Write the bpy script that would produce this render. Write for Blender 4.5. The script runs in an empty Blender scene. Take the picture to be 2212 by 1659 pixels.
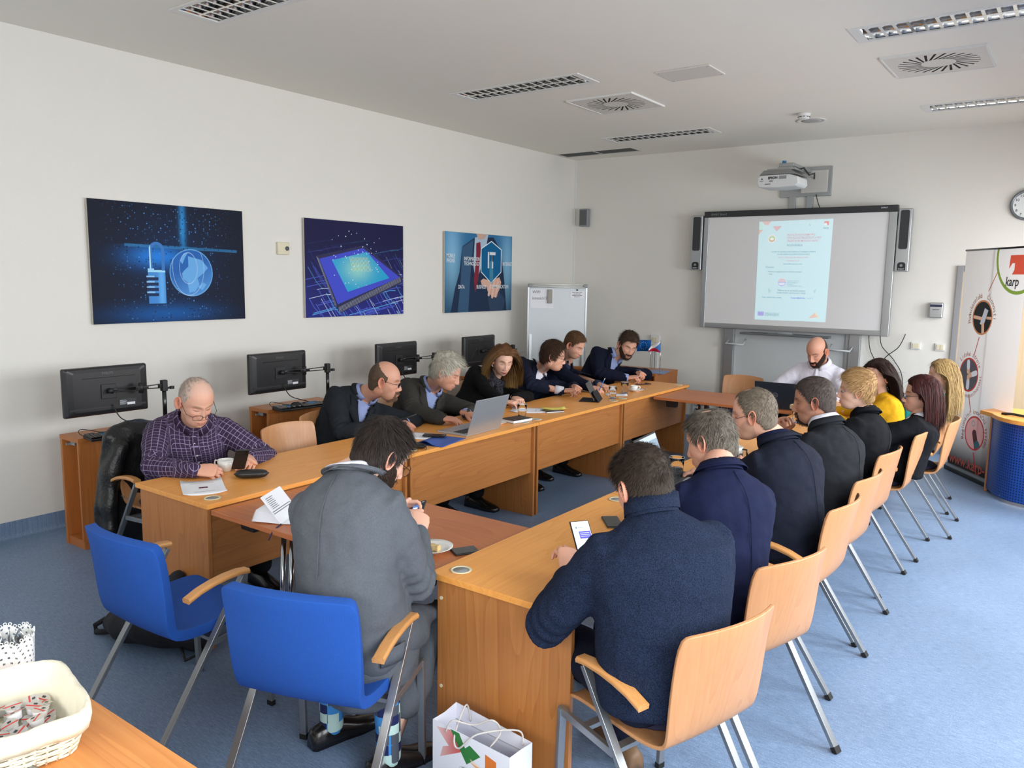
import bpy, math, random
import numpy as np
from mathutils import Vector, Matrix, noise as mnoise
random.seed(7); RNG = np.random.default_rng(7)
C = bpy.context.scene.collection
PI = math.pi

# ------------------------------------------------------------------ camera, light, exposure
CAM = Vector((0, 0, 1.87))
cd = bpy.data.cameras.new('camera'); cam = bpy.data.objects.new('camera', cd); C.objects.link(cam)
cd.sensor_width = 36; cd.lens = 1701.33/2212*36; cd.clip_start = .05
yaw, pit, rol = math.radians(-35.959), math.radians(-7.787), math.radians(.840)
fw = Vector((math.sin(yaw)*math.cos(pit), math.cos(yaw)*math.cos(pit), math.sin(pit)))
rt = Vector((math.cos(yaw), -math.sin(yaw), 0)); up = rt.cross(fw)
r2 = rt*math.cos(rol)+up*math.sin(rol); u2 = up*math.cos(rol)-rt*math.sin(rol)
M = Matrix((r2, u2, -fw)).transposed().to_4x4(); M.translation = CAM
cam.matrix_world = M
sc = bpy.context.scene; sc.camera = cam
sc.view_settings.view_transform = 'Standard'; sc.view_settings.look = 'None'
sc.view_settings.exposure = 0.06; sc.view_settings.gamma = 1; sc.view_settings.use_curve_mapping = False
w = bpy.data.worlds.new('sky'); sc.world = w; w.use_nodes = True
w.node_tree.nodes['Background'].inputs[0].default_value = (.75, .85, 1, 1)
w.node_tree.nodes['Background'].inputs[1].default_value = 1.0
WX, BX, LY, FY, H = -5.95, 1.07, 9.65, -2.2, 3.481      # left wall, right wall, back wall, wall behind the camera, ceiling
WINS = [(-1.9, -.2), (.5, 2.2), (2.9, 4.6), (5.3, 7.0), (7.55, 9.05)]
def area(name, loc, size, sy, power, col, rot):
    l = bpy.data.lights.new(name, 'AREA'); l.shape = 'RECTANGLE'; l.size = size; l.size_y = sy; l.energy = power; l.color = col; l.spread = math.radians(165)
    o = bpy.data.objects.new(name, l); C.objects.link(o); o.location = loc; o.rotation_euler = rot; return o
for (a, b), pw in zip(WINS, (72, 80, 88, 98, 80)):         # daylight coming in through each window
    area('window_and_fill_light', (BX+.02, (a+b)/2, 1.8), b-a-.1, 1.75, pw, (.95, .975, 1), (0, math.radians(90-8), 0)).rotation_euler = (math.radians(90-40), 0, math.radians(90))

for x in (-2.3, -.3):                                      # two added fill lamps before the closed wall behind the camera
    area('window_and_fill_light', (x, FY+.02, 1.85), 1.8, 1.7, 64, (1, .97, .93), (math.radians(90-35), 0, 0))

# ------------------------------------------------------------------ helpers
def link(o, parent=None):
    C.objects.link(o)
    if parent: o.parent = parent
    return o
class MB:
    def __init__(s): s.v = []; s.f = []; s.mi = []; s.uv = None
    def add(s, vs, fs, mi=0):
        n = len(s.v); s.v += [tuple(map(float, p)) for p in vs]; s.f += [tuple(i+n for i in f) for f in fs]; s.mi += [mi]*len(fs); return s
    def box(s, x0, x1, y0, y1, z0, z1, mi=0):
        vs = [(x, y, z) for z in (z0, z1) for y in (y0, y1) for x in (x0, x1)]
        return s.add(vs, [(0, 2, 3, 1), (4, 5, 7, 6), (0, 1, 5, 4), (2, 6, 7, 3), (0, 4, 6, 2), (1, 3, 7, 5)], mi)
    def obox(s, c, ux, uy, uz, mi=0):                      # oriented box, half vectors
        c, ux, uy, uz = map(Vector, (c, ux, uy, uz))
        vs = [c+ux*i+uy*j+uz*k for k in (-1, 1) for j in (-1, 1) for i in (-1, 1)]
        return s.add(vs, [(0, 2, 3, 1), (4, 5, 7, 6), (0, 1, 5, 4), (2, 6, 7, 3), (0, 4, 6, 2), (1, 3, 7, 5)], mi)
    def bar(s, p, q, w_, h_, upv=(0, 0, 1), mi=0):
        p, q = Vector(p), Vector(q); d = (q-p); l = d.length; d.normalize(); u = Vector(upv)
        if abs(d.dot(u)) > .98: u = Vector((0, 1, 0))
        sd = d.cross(u).normalized(); u = sd.cross(d)
        return s.obox((p+q)/2, sd*w_/2, d*l/2, u*h_/2, mi)
    def tube(s, pts, r, n=10, mi=0, cap=True):
        pts = [Vector(p) for p in pts]; rs = r if isinstance(r, (list, tuple)) else [r]*len(pts); vs = []; fs = []
        t0 = (pts[1]-pts[0]).normalized(); u = t0.orthogonal().normalized()
        for i, p in enumerate(pts):
            t = (pts[min(i+1, len(pts)-1)]-pts[max(i-1, 0)]).normalized(); u = (u-t*u.dot(t)).normalized(); b = t.cross(u)
            vs += [p+(u*math.cos(2*PI*k/n)+b*math.sin(2*PI*k/n))*rs[i] for k in range(n)]
        for i in range(len(pts)-1):
            fs += [(i*n+k, i*n+(k+1) % n, (i+1)*n+(k+1) % n, (i+1)*n+k) for k in range(n)]
        if cap: fs += [tuple(range(n))[::-1], tuple(range((len(pts)-1)*n, len(pts)*n))]
        return s.add(vs, fs, mi)
    def lathe(s, prof, n=28, c=(0, 0, 0), mi=0, sx=1, sy=1):
        vs = []; fs = []
        for r, z in prof: vs += [(c[0]+r*math.cos(2*PI*k/n)*sx, c[1]+r*math.sin(2*PI*k/n)*sy, c[2]+z) for k in range(n)]
        m = len(prof)
        for i in range(m-1): fs += [(i*n+k, i*n+(k+1) % n, (i+1)*n+(k+1) % n, (i+1)*n+k) for k in range(n)]
        flat = m == 2 and prof[0][1] == prof[1][1]
        if prof[0][0] > 0 and not flat: fs.append(tuple(range(n))[::-1])
        if prof[-1][0] > 0 and not flat: fs.append(tuple(range((m-1)*n, m*n)))
        return s.add(vs, fs, mi)
    def prism(s, poly, z0, z1, f=lambda x, y, z: (x, y, z), mi=0):
        n = len(poly); vs = [f(x, y, z0) for x, y in poly]+[f(x, y, z1) for x, y in poly]
        return s.add(vs, [tuple(range(n))[::-1], tuple(range(n, 2*n))]+[(k, (k+1) % n, n+(k+1) % n, n+k) for k in range(n)], mi)
    def grid(s, P, mi=0, closed=False):                    # P: rows x cols x 3
        a, b = len(P), len(P[0]); vs = [p for r in P for p in r]
        return s.add(vs, [(i*b+j, i*b+(j+1) % b, (i+1)*b+(j+1) % b, (i+1)*b+j) for i in range(a-1) for j in range(b if closed else b-1)], mi)
    def build(s, name, mats, parent=None, smooth=False, bevel=0, seg=2, solid=0):
        me = bpy.data.meshes.new(name); me.from_pydata(s.v, [], s.f); me.validate()
        for m in (mats if isinstance(mats, (list, tuple)) else [mats]): me.materials.append(m)
        if len(s.mi) == len(me.polygons): me.polygons.foreach_set('material_index', s.mi)
        if smooth: me.shade_smooth()
        o = link(bpy.data.objects.new(name, me), parent)
        if solid: md = o.modifiers.new('solid', 'SOLIDIFY'); md.thickness = solid; md.offset = 0
        if bevel:
            md = o.modifiers.new('bevel', 'BEVEL'); md.width = bevel; md.segments = seg; md.limit_method = 'ANGLE'; md.angle_limit = .6
            if not smooth: me.shade_smooth(); 
            wn = o.modifiers.new('wn', 'WEIGHTED_NORMAL'); wn.keep_sharp = False
        return o
def tag(o, label=None, cat=None, group=None, kind=None):
    if label: o['label'] = label
    if cat: o['category'] = cat
    if group: o['group'] = group
    if kind: o['kind'] = kind
    return o
def thing(name, label, cat, loc=(0, 0, 0), rz=0, group=None, rot=None):
    o = link(bpy.data.objects.new(name, None)); o.location = loc; o.rotation_euler = rot or (0, 0, rz); o.empty_display_size = .1
    return tag(o, label, cat, group)
def dup(r, loc=None, rz=None, label=None, group=None):
    def cp(o, par):
        c = o.copy(); C.objects.link(c); c.parent = par
        for ch in list(o.children): cp(ch, c)
        return c
    c = cp(r, None)
    if loc is not None: c.location = loc
    if rz is not None: c.rotation_euler = (0, 0, rz)
    if label: c['label'] = label
    if group: c['group'] = group
    return c
def struct(name, mb, m, parent=None, **k):
    o = mb.build(name, m, parent, **k)
    if not parent: o['kind'] = 'structure'
    return o

# ------------------------------------------------------------------ materials
def srgb(r, g, b):
    f = lambda c: (c/255/12.92) if c/255 <= .04045 else ((c/255+.055)/1.055)**2.4
    return (f(r), f(g), f(b), 1)
def mat(name, col, rough=.5, metal=0, bump=0, bscale=60, var=0, vscale=8, spec=None, trans=0, ior=1.45, coat=0, emit=0, stretch=(1, 1, 1), sheen=0, alpha=1):
    m = bpy.data.materials.new(name); m.use_nodes = True; nt = m.node_tree; N = nt.nodes; L = nt.links; b = N['Principled BSDF']
    b.inputs['Base Color'].default_value = col; b.inputs['Roughness'].default_value = rough; b.inputs['Metallic'].default_value = metal
    if spec is not None: b.inputs['Specular IOR Level'].default_value = spec
    if trans: b.inputs['Transmission Weight'].default_value = trans; b.inputs['IOR'].default_value = ior
    if coat: b.inputs['Coat Weight'].default_value = coat; b.inputs['Coat Roughness'].default_value = .15
    if sheen: b.inputs['Sheen Weight'].default_value = sheen; b.inputs['Sheen Roughness'].default_value = .5
    if emit: b.inputs['Emission Color'].default_value = col; b.inputs['Emission Strength'].default_value = emit
    if bump or var:
        tc = N.new('ShaderNodeTexCoord'); mp = N.new('ShaderNodeMapping'); mp.inputs['Scale'].default_value = stretch; L.new(tc.outputs['Object'], mp.inputs[0])
    if var:
        nz = N.new('ShaderNodeTexNoise'); nz.inputs['Scale'].default_value = vscale; nz.inputs['Detail'].default_value = 6; L.new(mp.outputs[0], nz.inputs['Vector'])
        mx = N.new('ShaderNodeMix'); mx.data_type = 'RGBA'; L.new(nz.outputs['Fac'], mx.inputs['Factor'])
        mx.inputs['A'].default_value = tuple(max(0, c*(1-var)) for c in col[:3])+(1,); mx.inputs['B'].default_value = tuple(min(1, c*(1+var)) for c in col[:3])+(1,)
        L.new(mx.outputs['Result'], b.inputs['Base Color'])
    if bump:
        nb = N.new('ShaderNodeTexNoise'); nb.inputs['Scale'].default_value = bscale; nb.inputs['Detail'].default_value = 3; L.new(mp.outputs[0], nb.inputs['Vector'])
        bp = N.new('ShaderNodeBump'); bp.inputs['Strength'].default_value = bump; bp.inputs['Distance'].default_value = .01; L.new(nb.outputs['Fac'], bp.inputs['Height']); L.new(bp.outputs[0], b.inputs['Normal'])
    return m
def wood(name, c1, c2, axis=0, scale=1.0, rough=.38, contrast=1.0, coord='Object'):
    m = bpy.data.materials.new(name); m.use_nodes = True; nt = m.node_tree; N = nt.nodes; L = nt.links; b = N['Principled BSDF']
    tc = N.new('ShaderNodeTexCoord'); mp = N.new('ShaderNodeMapping'); s = [5.2*scale]*3; s[axis] = .42*scale; mp.inputs['Scale'].default_value = s
    L.new(tc.outputs[coord], mp.inputs[0])
    n1 = N.new('ShaderNodeTexNoise'); n1.inputs['Scale'].default_value = .9; n1.inputs['Detail'].default_value = 2; n1.inputs['Distortion'].default_value = .3; L.new(mp.outputs[0], n1.inputs['Vector'])
    ml = N.new('ShaderNodeMath'); ml.operation = 'MULTIPLY'; ml.inputs[1].default_value = 15; L.new(n1.outputs['Fac'], ml.inputs[0])
    fr = N.new('ShaderNodeMath'); fr.operation = 'FRACT'; L.new(ml.outputs[0], fr.inputs[0])
    mp2 = N.new('ShaderNodeMapping'); s2 = [85*scale]*3; s2[axis] = 2.2*scale; mp2.inputs['Scale'].default_value = s2; L.new(tc.outputs[coord], mp2.inputs[0])
    n2 = N.new('ShaderNodeTexNoise'); n2.inputs['Scale'].default_value = 1; n2.inputs['Detail'].default_value = 4; L.new(mp2.outputs[0], n2.inputs['Vector'])
    cr = N.new('ShaderNodeValToRGB'); e = cr.color_ramp.elements; e[0].position = 0; e[0].color = (0, 0, 0, 1); e[1].position = .8; e[1].color = (.55*contrast, )*3+(1,)
    e3 = cr.color_ramp.elements.new(1.0); e3.color = (1*contrast, )*3+(1,); L.new(fr.outputs[0], cr.inputs[0])
    ad = N.new('ShaderNodeMix'); ad.data_type = 'FLOAT'; ad.inputs['Factor'].default_value = .68; L.new(cr.outputs[0], ad.inputs['A']); L.new(n2.outputs['Fac'], ad.inputs['B'])
    mx = N.new('ShaderNodeMix'); mx.data_type = 'RGBA'; mx.inputs['A'].default_value = c1; mx.inputs['B'].default_value = c2; L.new(ad.outputs['Result'], mx.inputs['Factor'])
    L.new(mx.outputs['Result'], b.inputs['Base Color']); b.inputs['Roughness'].default_value = rough
    return m
def gimg(name, arr):                                        # a flat print drawn in code (rows top to bottom)
    h, w_ = arr.shape[:2]; im = bpy.data.images.new(name, w_, h, float_buffer=True, is_data=True); a = np.ones((h, w_, 4), np.float32); a[..., :3] = np.clip(arr, 0, 1)[::-1]
    im.pixels.foreach_set(a.ravel()); im.update(); im.pack(); return im
def print_mat(name, arr, rough=.35, emit=0, interp='Linear'):
    m = bpy.data.materials.new(name); m.use_nodes = True; nt = m.node_tree; b = nt.nodes['Principled BSDF']; t = nt.nodes.new('ShaderNodeTexImage')
    t.image = gimg(name, arr); t.interpolation = interp; nt.links.new(t.outputs[0], b.inputs['Base Color']); b.inputs['Roughness'].default_value = rough; b.inputs['Specular IOR Level'].default_value = .2
    if emit:
        nt.links.new(t.outputs[0], b.inputs['Emission Color']); b.inputs['Emission Strength'].default_value = emit; b.inputs['Base Color'].default_value = (0, 0, 0, 1)
    return m
def quad(name, pts, m, parent=None):                        # pts: lower-left, lower-right, upper-right, upper-left
    me = bpy.data.meshes.new(name); me.from_pydata([tuple(p) for p in pts], [], [(0, 1, 2, 3)]); uv = me.uv_layers.new(name='uv')
    for i, c in enumerate(((0, 0), (1, 0), (1, 1), (0, 1))): uv.data[i].uv = c
    me.materials.append(m); return link(bpy.data.objects.new(name, me), parent)
_tc = {}
def text_mesh(body, size, bold=0, shear=0, align='LEFT'):
    k = (body, size, bold, shear, align)
    if k not in _tc:
        cu = bpy.data.curves.new('lettering', 'FONT'); cu.body = body; cu.size = size; cu.offset = bold; cu.shear = shear; cu.align_x = align; cu.resolution_u = 3
        o = bpy.data.objects.new('lettering', cu); C.objects.link(o); bpy.context.view_layer.update()
        dg = bpy.context.evaluated_depsgraph_get(); me = bpy.data.meshes.new_from_object(o.evaluated_get(dg)); bpy.data.objects.remove(o); bpy.data.curves.remove(cu); _tc[k] = me
    return _tc[k]
def text(body, size, origin, ux, uy, m, parent=None, bold=0, shear=0, align='LEFT', sx=1, name='lettering'):
    src = text_mesh(body, size, bold, shear, align); me = src.copy(); me.materials.clear(); me.materials.append(m)
    ux, uy = Vector(ux).normalized(), Vector(uy).normalized(); n = ux.cross(uy); T = Matrix((ux*sx, uy, n)).transposed().to_4x4(); T.translation = Vector(origin)
    me.transform(T); return link(bpy.data.objects.new(name, me), parent)
def arc_text(body, size, c, r, a0, a1, ux, uy, m, parent, ry=None, inside=False, bold=0):
    ux, uy = Vector(ux).normalized(), Vector(uy).normalized(); n = ux.cross(uy); ry = ry or r; vs = []; fs = []
    for i, ch in enumerate(body):
        if ch == ' ': continue
        a = a0+(a1-a0)*i/max(1, len(body)-1); tx, ty = -math.sin(a), math.cos(a)
        if not inside: tx, ty = -tx, -ty
        src = text_mesh(ch, size, bold, 0, 'CENTER'); p = Vector(c)+ux*r*math.cos(a)+uy*ry*math.sin(a)
        du = (ux*tx+uy*ty).normalized(); dv = n.cross(du); k = len(vs)
        vs += [p+du*q.co.x+dv*q.co.y for q in src.vertices]; fs += [tuple(v+k for v in pl.vertices) for pl in src.polygons]
    b = MB(); b.add(vs, fs); return b.build('lettering', m, parent)

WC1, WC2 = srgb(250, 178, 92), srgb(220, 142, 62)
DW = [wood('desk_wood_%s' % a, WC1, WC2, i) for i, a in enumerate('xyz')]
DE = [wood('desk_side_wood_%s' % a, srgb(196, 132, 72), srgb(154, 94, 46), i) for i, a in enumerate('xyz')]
RW = [wood('red_wood_%s' % a, srgb(206, 126, 74), srgb(164, 90, 48), i) for i, a in enumerate('xyz')]
BEECH = wood('beech_ply', srgb(200, 148, 102), srgb(178, 122, 78), 2, .8, rough=.35)
BEECH_A = wood('beech_arm', srgb(214, 158, 98), srgb(190, 130, 72), 1, 1.2, rough=.3)
EDGE = mat('edge_band', srgb(176, 118, 66), .45, var=.08)
STEEL = mat('grey_steel', srgb(150, 153, 156), .35, .75)
CHROME = mat('chrome', srgb(190, 195, 200), .15, 1)
DARK = mat('dark_plastic', srgb(28, 28, 30), .45, bump=.05, bscale=400)
BLACKG = mat('black_gloss', srgb(18, 18, 20), .22, coat=.3)
RUBBER = mat('rubber', srgb(20, 20, 20), .7)
WHITEP = mat('white_plastic', srgb(225, 226, 224), .4)
CREAM = mat('cream_plastic', srgb(222, 214, 186), .45)
ALU = mat('aluminium', srgb(176, 180, 182), .35, .8)
GREYP = mat('grey_plastic', srgb(140, 144, 146), .45)
CER = mat('white_ceramic', srgb(236, 236, 230), .15, coat=.5)
PAPER = mat('paper', srgb(238, 240, 245), .7)
GLASS = mat('clear_glass', (.97, .985, 1, 1), .02, trans=1, ior=1.14, spec=.9)
WATER = mat('water', (.97, .99, 1, 1), .0, trans=1, ior=1.12)
INK = mat('ink', srgb(60, 62, 66), .6)
BLUEF = mat('blue_fabric', srgb(20, 80, 168), .85, bump=.35, bscale=500, var=.06, vscale=300)
BLKLEATHER = mat('black_leather', srgb(22, 23, 24), .38, bump=.4, bscale=60, var=.3, vscale=20)
BLKCLOTH = mat('black_cloth', srgb(24, 25, 32), .85, bump=.5, bscale=25)

# ------------------------------------------------------------------ room
def wall_material(name, col):
    m = mat(name, col, .85, bump=.12, bscale=160, var=.012, vscale=3); return m
WALL = wall_material('wall_paint', srgb(229, 227, 220)); CEIL = wall_material('ceiling_paint', srgb(238, 236, 227))
def floor_material():
    m = bpy.data.materials.new('blue_vinyl'); m.use_nodes = True; N = m.node_tree.nodes; L = m.node_tree.links; b = N['Principled BSDF']
    tc = N.new('ShaderNodeTexCoord'); mp = N.new('ShaderNodeMapping'); mp.inputs['Scale'].default_value = (14, 120, 1); L.new(tc.outputs['Object'], mp.inputs[0])
    n1 = N.new('ShaderNodeTexNoise'); n1.inputs['Scale'].default_value = 1.6; n1.inputs['Detail'].default_value = 5; n1.inputs['Roughness'].default_value = .65; L.new(mp.outputs[0], n1.inputs['Vector'])
    n2 = N.new('ShaderNodeTexNoise'); n2.inputs['Scale'].default_value = 1.3; n2.inputs['Detail'].default_value = 4; L.new(tc.outputs['Object'], n2.inputs['Vector'])
    n3 = N.new('ShaderNodeTexNoise'); n3.inputs['Scale'].default_value = 160; n3.inputs['Detail'].default_value = 2; L.new(tc.outputs['Object'], n3.inputs['Vector'])
    r = N.new('ShaderNodeValToRGB'); r.color_ramp.elements[0].position = .3; r.color_ramp.elements[0].color = srgb(96, 120, 150); r.color_ramp.elements[1].position = .72; r.color_ramp.elements[1].color = srgb(138, 160, 190); L.new(n1.outputs['Fac'], r.inputs[0])
    mx = N.new('ShaderNodeMix'); mx.data_type = 'RGBA'; mx.blend_type = 'OVERLAY'; mx.inputs['Factor'].default_value = .25; L.new(r.outputs[0], mx.inputs['A']); L.new(n2.outputs['Fac'], mx.inputs['B'])
    m2 = N.new('ShaderNodeMix'); m2.data_type = 'RGBA'; m2.blend_type = 'OVERLAY'; m2.inputs['Factor'].default_value = .45; L.new(mx.outputs['Result'], m2.inputs['A']); L.new(n3.outputs['Fac'], m2.inputs['B'])
    L.new(m2.outputs['Result'], b.inputs['Base Color']); b.inputs['Roughness'].default_value = .42; b.inputs['Specular IOR Level'].default_value = .45
    bp = N.new('ShaderNodeBump'); bp.inputs['Strength'].default_value = .12; bp.inputs['Distance'].default_value = .005; L.new(n3.outputs['Fac'], bp.inputs['Height']); L.new(bp.outputs[0], b.inputs['Normal'])
    return m
FLOOR = floor_material()
struct('floor', MB().box(WX-.1, BX+.1, FY-.1, LY+.1, -.06, 0), FLOOR)
struct('wall_left', MB().box(WX-.12, WX, FY-.1, LY+.1, 0, H+.3), WALL)
struct('wall_back', MB().box(WX, BX+.1, LY, LY+.12, 0, H+.3), WALL)
struct('wall_front', MB().box(WX, BX+.1, FY-.12, FY, 0, H+.3), WALL)
wr = MB(); ys = [FY]+[v for ab in WINS for v in ab]+[LY]
for i in range(0, len(ys)-1, 2): wr.box(BX, BX+.14, ys[i], ys[i+1], 0, H+.3)
for a, b in WINS: wr.box(BX, BX+.14, a, b, 0, .9); wr.box(BX, BX+.14, a, b, 2.72, H+.3)
struct('wall_right', wr, WALL)
for i, (a, b) in enumerate(WINS):
    f = MB()
    for z0, z1 in ((.9, .97), (2.65, 2.72)): f.box(BX+.09, BX+.14, a, b, z0, z1)
    for y0, y1 in ((a, a+.06), (b-.06, b), ((a+b)/2-.03, (a+b)/2+.03)): f.box(BX+.09, BX+.14, y0, y1, .97, 2.65)
    wf = struct('window_%d' % (i+1), f, WHITEP); MB().box(BX-.12, BX+.09, a-.04, b+.04, .87, .9).build('window_sill', WHITEP, wf)
# blue floor covering turned up the wall
struct('baseboard_left', MB().grid([[(WX+.035-.035*math.sin(t), y, .035-.035*math.cos(t)) for y in (FY, LY)] for t in np.linspace(0, PI/2, 6)]+[[(WX+.002, y, .12) for y in (FY, LY)]]), FLOOR, smooth=True)
struct('baseboard_back', MB().box(WX, -1.15, LY-.012, LY, 0, .1), FLOOR)
struct('trim_1', MB().box(WX, WX+.018, LY-.03, LY, 0, H), WHITEP)['label'] = 'thin white strip in the room corner'
# ceiling with the openings of the recessed fittings
LX = [(-4.79, -3.45), (-1.42, -.08)]; LYS = [(2.9, 3.25), (5.58, 5.93), (8.28, 8.63)]
holes = [(x0+.02, x1-.02, y0+.02, y1-.02) for x0, x1 in LX for y0, y1 in LYS]+[(-5.88, -4.79, 9.04, 9.32)]
for cx, cy in ((-3.72, 6.71), (-1.05, 6.73)): holes.append((cx-.29, cx+.29, cy-.29, cy+.29)) if 0 else None
xs = sorted({WX-.1, BX+.1}|{h[0] for h in holes}|{h[1] for h in holes}); yy = sorted({FY-.1, LY+.1}|{h[2] for h in holes}|{h[3] for h in holes})
cb = MB()
for x0, x1 in zip(xs, xs[1:]):
    for y0, y1 in zip(yy, yy[1:]):
        mx_, my_ = (x0+x1)/2, (y0+y1)/2
        if any(h[0] < mx_ < h[1] and h[2] < my_ < h[3] for h in holes): continue
        cb.add([(x0, y0, H), (x1, y0, H), (x1, y1, H), (x0, y1, H)], [(0, 3, 2, 1)])
cb.box(WX-.1, BX+.1, FY-.1, LY+.1, H+.25, H+.3)
struct('ceiling', cb, CEIL)

# recessed louvre lights, switched off
REFL = mat('polished_louvre', srgb(225, 225, 225), .12, 1)
def ceiling_light(label, x0, y0):
    t = thing('ceiling_light', label, 'light', ((x0+x0+1.34)/2, y0+.175, H), 0, 'recessed louvre ceiling lights'); hx, hy = .67, .175
    f = MB()
    f.box(-hx, hx, -hy, -hy+.032, -.006, .004).box(-hx, hx, hy-.032, hy, -.006, .004).box(-hx, -hx+.06, -hy+.032, hy-.032, -.006, .004).box(hx-.06, hx, -hy+.032, hy-.032, -.006, .004)
    f.build('frame', WHITEP, t)
    g = MB(); ix, iy = hx-.06, hy-.032
    for s in (-1, 1):                                      # two curved mirror troughs
        P = [[(x, s*iy/2+math.cos(a)*iy/2, .008+.075*math.sin(a)) for x in (-ix, ix)] for a in np.linspace(0, PI, 14)]
        g.grid(P)
    g.box(-ix, -ix+.004, -iy, iy, 0, .1).box(ix-.004, ix, -iy, iy, 0, .1)
    g.build('reflector', REFL, t, smooth=True)
    MB().prism([(-.008, 0), (.008, 0), (.002, .05), (-.002, .05)], -ix, ix, lambda x, y, z: (z, x, y)).build('spine', REFL, t)
    n = 15
    lv = MB().prism([(-.010, 0), (.010, 0), (.0015, .045), (-.0015, .045)], -iy, iy, lambda x, y, z: (x, z, y))
    first = None
    for k in range(n):
        x = -ix+(k+.5)*(2*ix/n)
        if not first: first = lv.build('louvre_blade', REFL, t); o = first
        else: o = first.copy(); C.objects.link(o)
        o.location = (x, 0, .001)
    for s in (-1, 1): MB().tube([(-ix+.03, s*iy/2, .055), (ix-.03, s*iy/2, .055)], .008, 8).build('lamp_tube', WHITEP, t, smooth=True)
    return t
L_LAB = {(0, 0): 'recessed louvre light cut by the top edge, above the padlock picture', (0, 1): 'recessed louvre light beside the round slot air diffuser, middle of the ceiling',
         (0, 2): 'recessed louvre light nearest the room corner and return air grille', (1, 1): 'recessed louvre light at the top right corner reflecting orange', (1, 2): 'recessed louvre light on the right near the smoke detector'}
for (i, j), lab in L_LAB.items(): ceiling_light(lab, LX[i][0], LYS[j][0])
# swirl diffusers
BLACKHOLE = mat('duct_black', srgb(14, 14, 15), .8)
PLATE = mat('painted_plate', srgb(216, 214, 208), .5)
def diffuser(label, cx, cy):
    t = thing('air_diffuser', label, 'vent', (cx, cy, H), 0, 'square swirl air diffusers in the ceiling'); hs = .325
    b = MB(); n = 26; r0, r1, hw = .115, .268, .0098; zz = -.012
    # plate as a ring of slats between slots
    def pt(r, a): return (r*math.cos(a), r*math.sin(a))
    sk = .42
    for k in range(n):
        a = 2*PI*k/n; a2 = 2*PI*(k+1)/n
        q = [pt(r0, a+hw/r0), pt(r1, a+sk+hw/r1), pt(r1, a2+sk-hw/r1), pt(r0, a2-hw/r0)]
        b.add([(x, y, zz) for x, y in q]+[(x, y, zz+.001) for x, y in q], [(0, 3, 2, 1), (0, 1, 5, 4), (2, 3, 7, 6)])
    m_ = 96
    for k in range(m_):
        a, a2 = 2*PI*k/m_, 2*PI*(k+1)/m_
        def sq(a_): c, s_ = math.cos(a_), math.sin(a_); q = hs/max(abs(c), abs(s_)); return (q*c, q*s_)
        b.add([(0, 0, zz), pt(r0, a)+(zz,), pt(r0, a2)+(zz,)], [(0, 2, 1)])
        b.add([pt(r1, a)+(zz,), sq(a)+(zz,), sq(a2)+(zz,), pt(r1, a2)+(zz,)], [(0, 3, 2, 1)])
    b.build('face_plate', PLATE, t)
    e = MB()
    for s in (-1, 1): e.box(-hs-.012, hs+.012, min(s*hs, s*(hs+.012)), max(s*hs, s*(hs+.012)), -.016, .0); e.box(min(s*hs, s*(hs+.012)), max(s*hs, s*(hs+.012)), -hs, hs, -.016, .0)
    e.build('rim', WHITEP, t)
    MB().box(-.28, .28, -.28, .28, -.009, -.006).build('duct', BLACKHOLE, t)
    return t
diffuser('square air diffuser with ring of black slots beside the middle louvre light', -3.72, 6.71)
diffuser('square air diffuser with ring of black slots under the top right louvre light', -1.05, 6.73)
t = thing('access_hatch', 'plain square access hatch with thin rim between the two air diffusers', 'hatch', (-2.705, 6.06, H))
MB().box(-.225, .225, -.165, .165, -.01, 0).build('lid', PLATE, t, bevel=.003)
b = MB()
for s in (-1, 1): b.tube([(-.2, s*.14, -.012), (-.2, s*.14, -.009)], .006, 8); b.tube([(.2, s*.14, -.012), (.2, s*.14, -.009)], .006, 8)
b.build('screw', ALU, t)
t = thing('return_grille', 'long dark return air grille in the ceiling by the room corner', 'vent', (-5.335, 9.18, H))
b = MB(); b.box(-.57, .57, -.165, -.14, -.005, .003).box(-.57, .57, .14, .165, -.005, .003).box(-.57, -.545, -.14, .14, -.005, .003).box(.545, .57, -.14, .14, -.005, .003).box(-.005, .005, -.14, .14, -.005, .003)
b.build('frame', PLATE, t)
GRL = mat('grille_grey', srgb(110, 114, 112), .6); first = None
for k in range(14):
    if not first: first = MB().obox((0, 0, .006), (.545, 0, 0), (0, .009, .006), (0, -.0008, .001)).build('slat', GRL, t); o = first
    else: o = first.copy(); C.objects.link(o)
    o.location = (0, -.13+k*.02, 0)
MB().box(-.55, .55, -.14, .14, .05, .06).build('duct', BLACKHOLE, t)
t = thing('smoke_detector', 'white round smoke detector on the ceiling beside the flush speaker', 'detector', (-2.401, 8.082, H))
MB().lathe([(.062, 0), (.062, -.018), (.055, -.022), (.055, -.03), (.05, -.05), (.03, -.058), (.0, -.058)], 28).build('housing', WHITEP, t, smooth=True)
b = MB()
for k in range(10): a = 2*PI*k/10; b.obox((.0535*math.cos(a), .0535*math.sin(a), -.036), (.012*-math.sin(a), .012*math.cos(a), 0), (.002*math.cos(a), .002*math.sin(a), 0), (0, 0, .003))
b.build('slot', DARK, t)
t = thing('ceiling_speaker', 'flush round ceiling speaker with pale grey mesh beside the smoke detector', 'speaker', (-2.44, 8.46, H))
MB().lathe([(.145, 0), (.145, -.006), (.125, -.009), (.12, -.006)], 36).build('rim', PLATE, t, smooth=True)
MB().lathe([(.122, -.004), (.06, -.009), (0, -.010)], 36).build('mesh', mat('speaker_mesh', srgb(176, 180, 178), .6, bump=.3, bscale=500), t, smooth=True)

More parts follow.
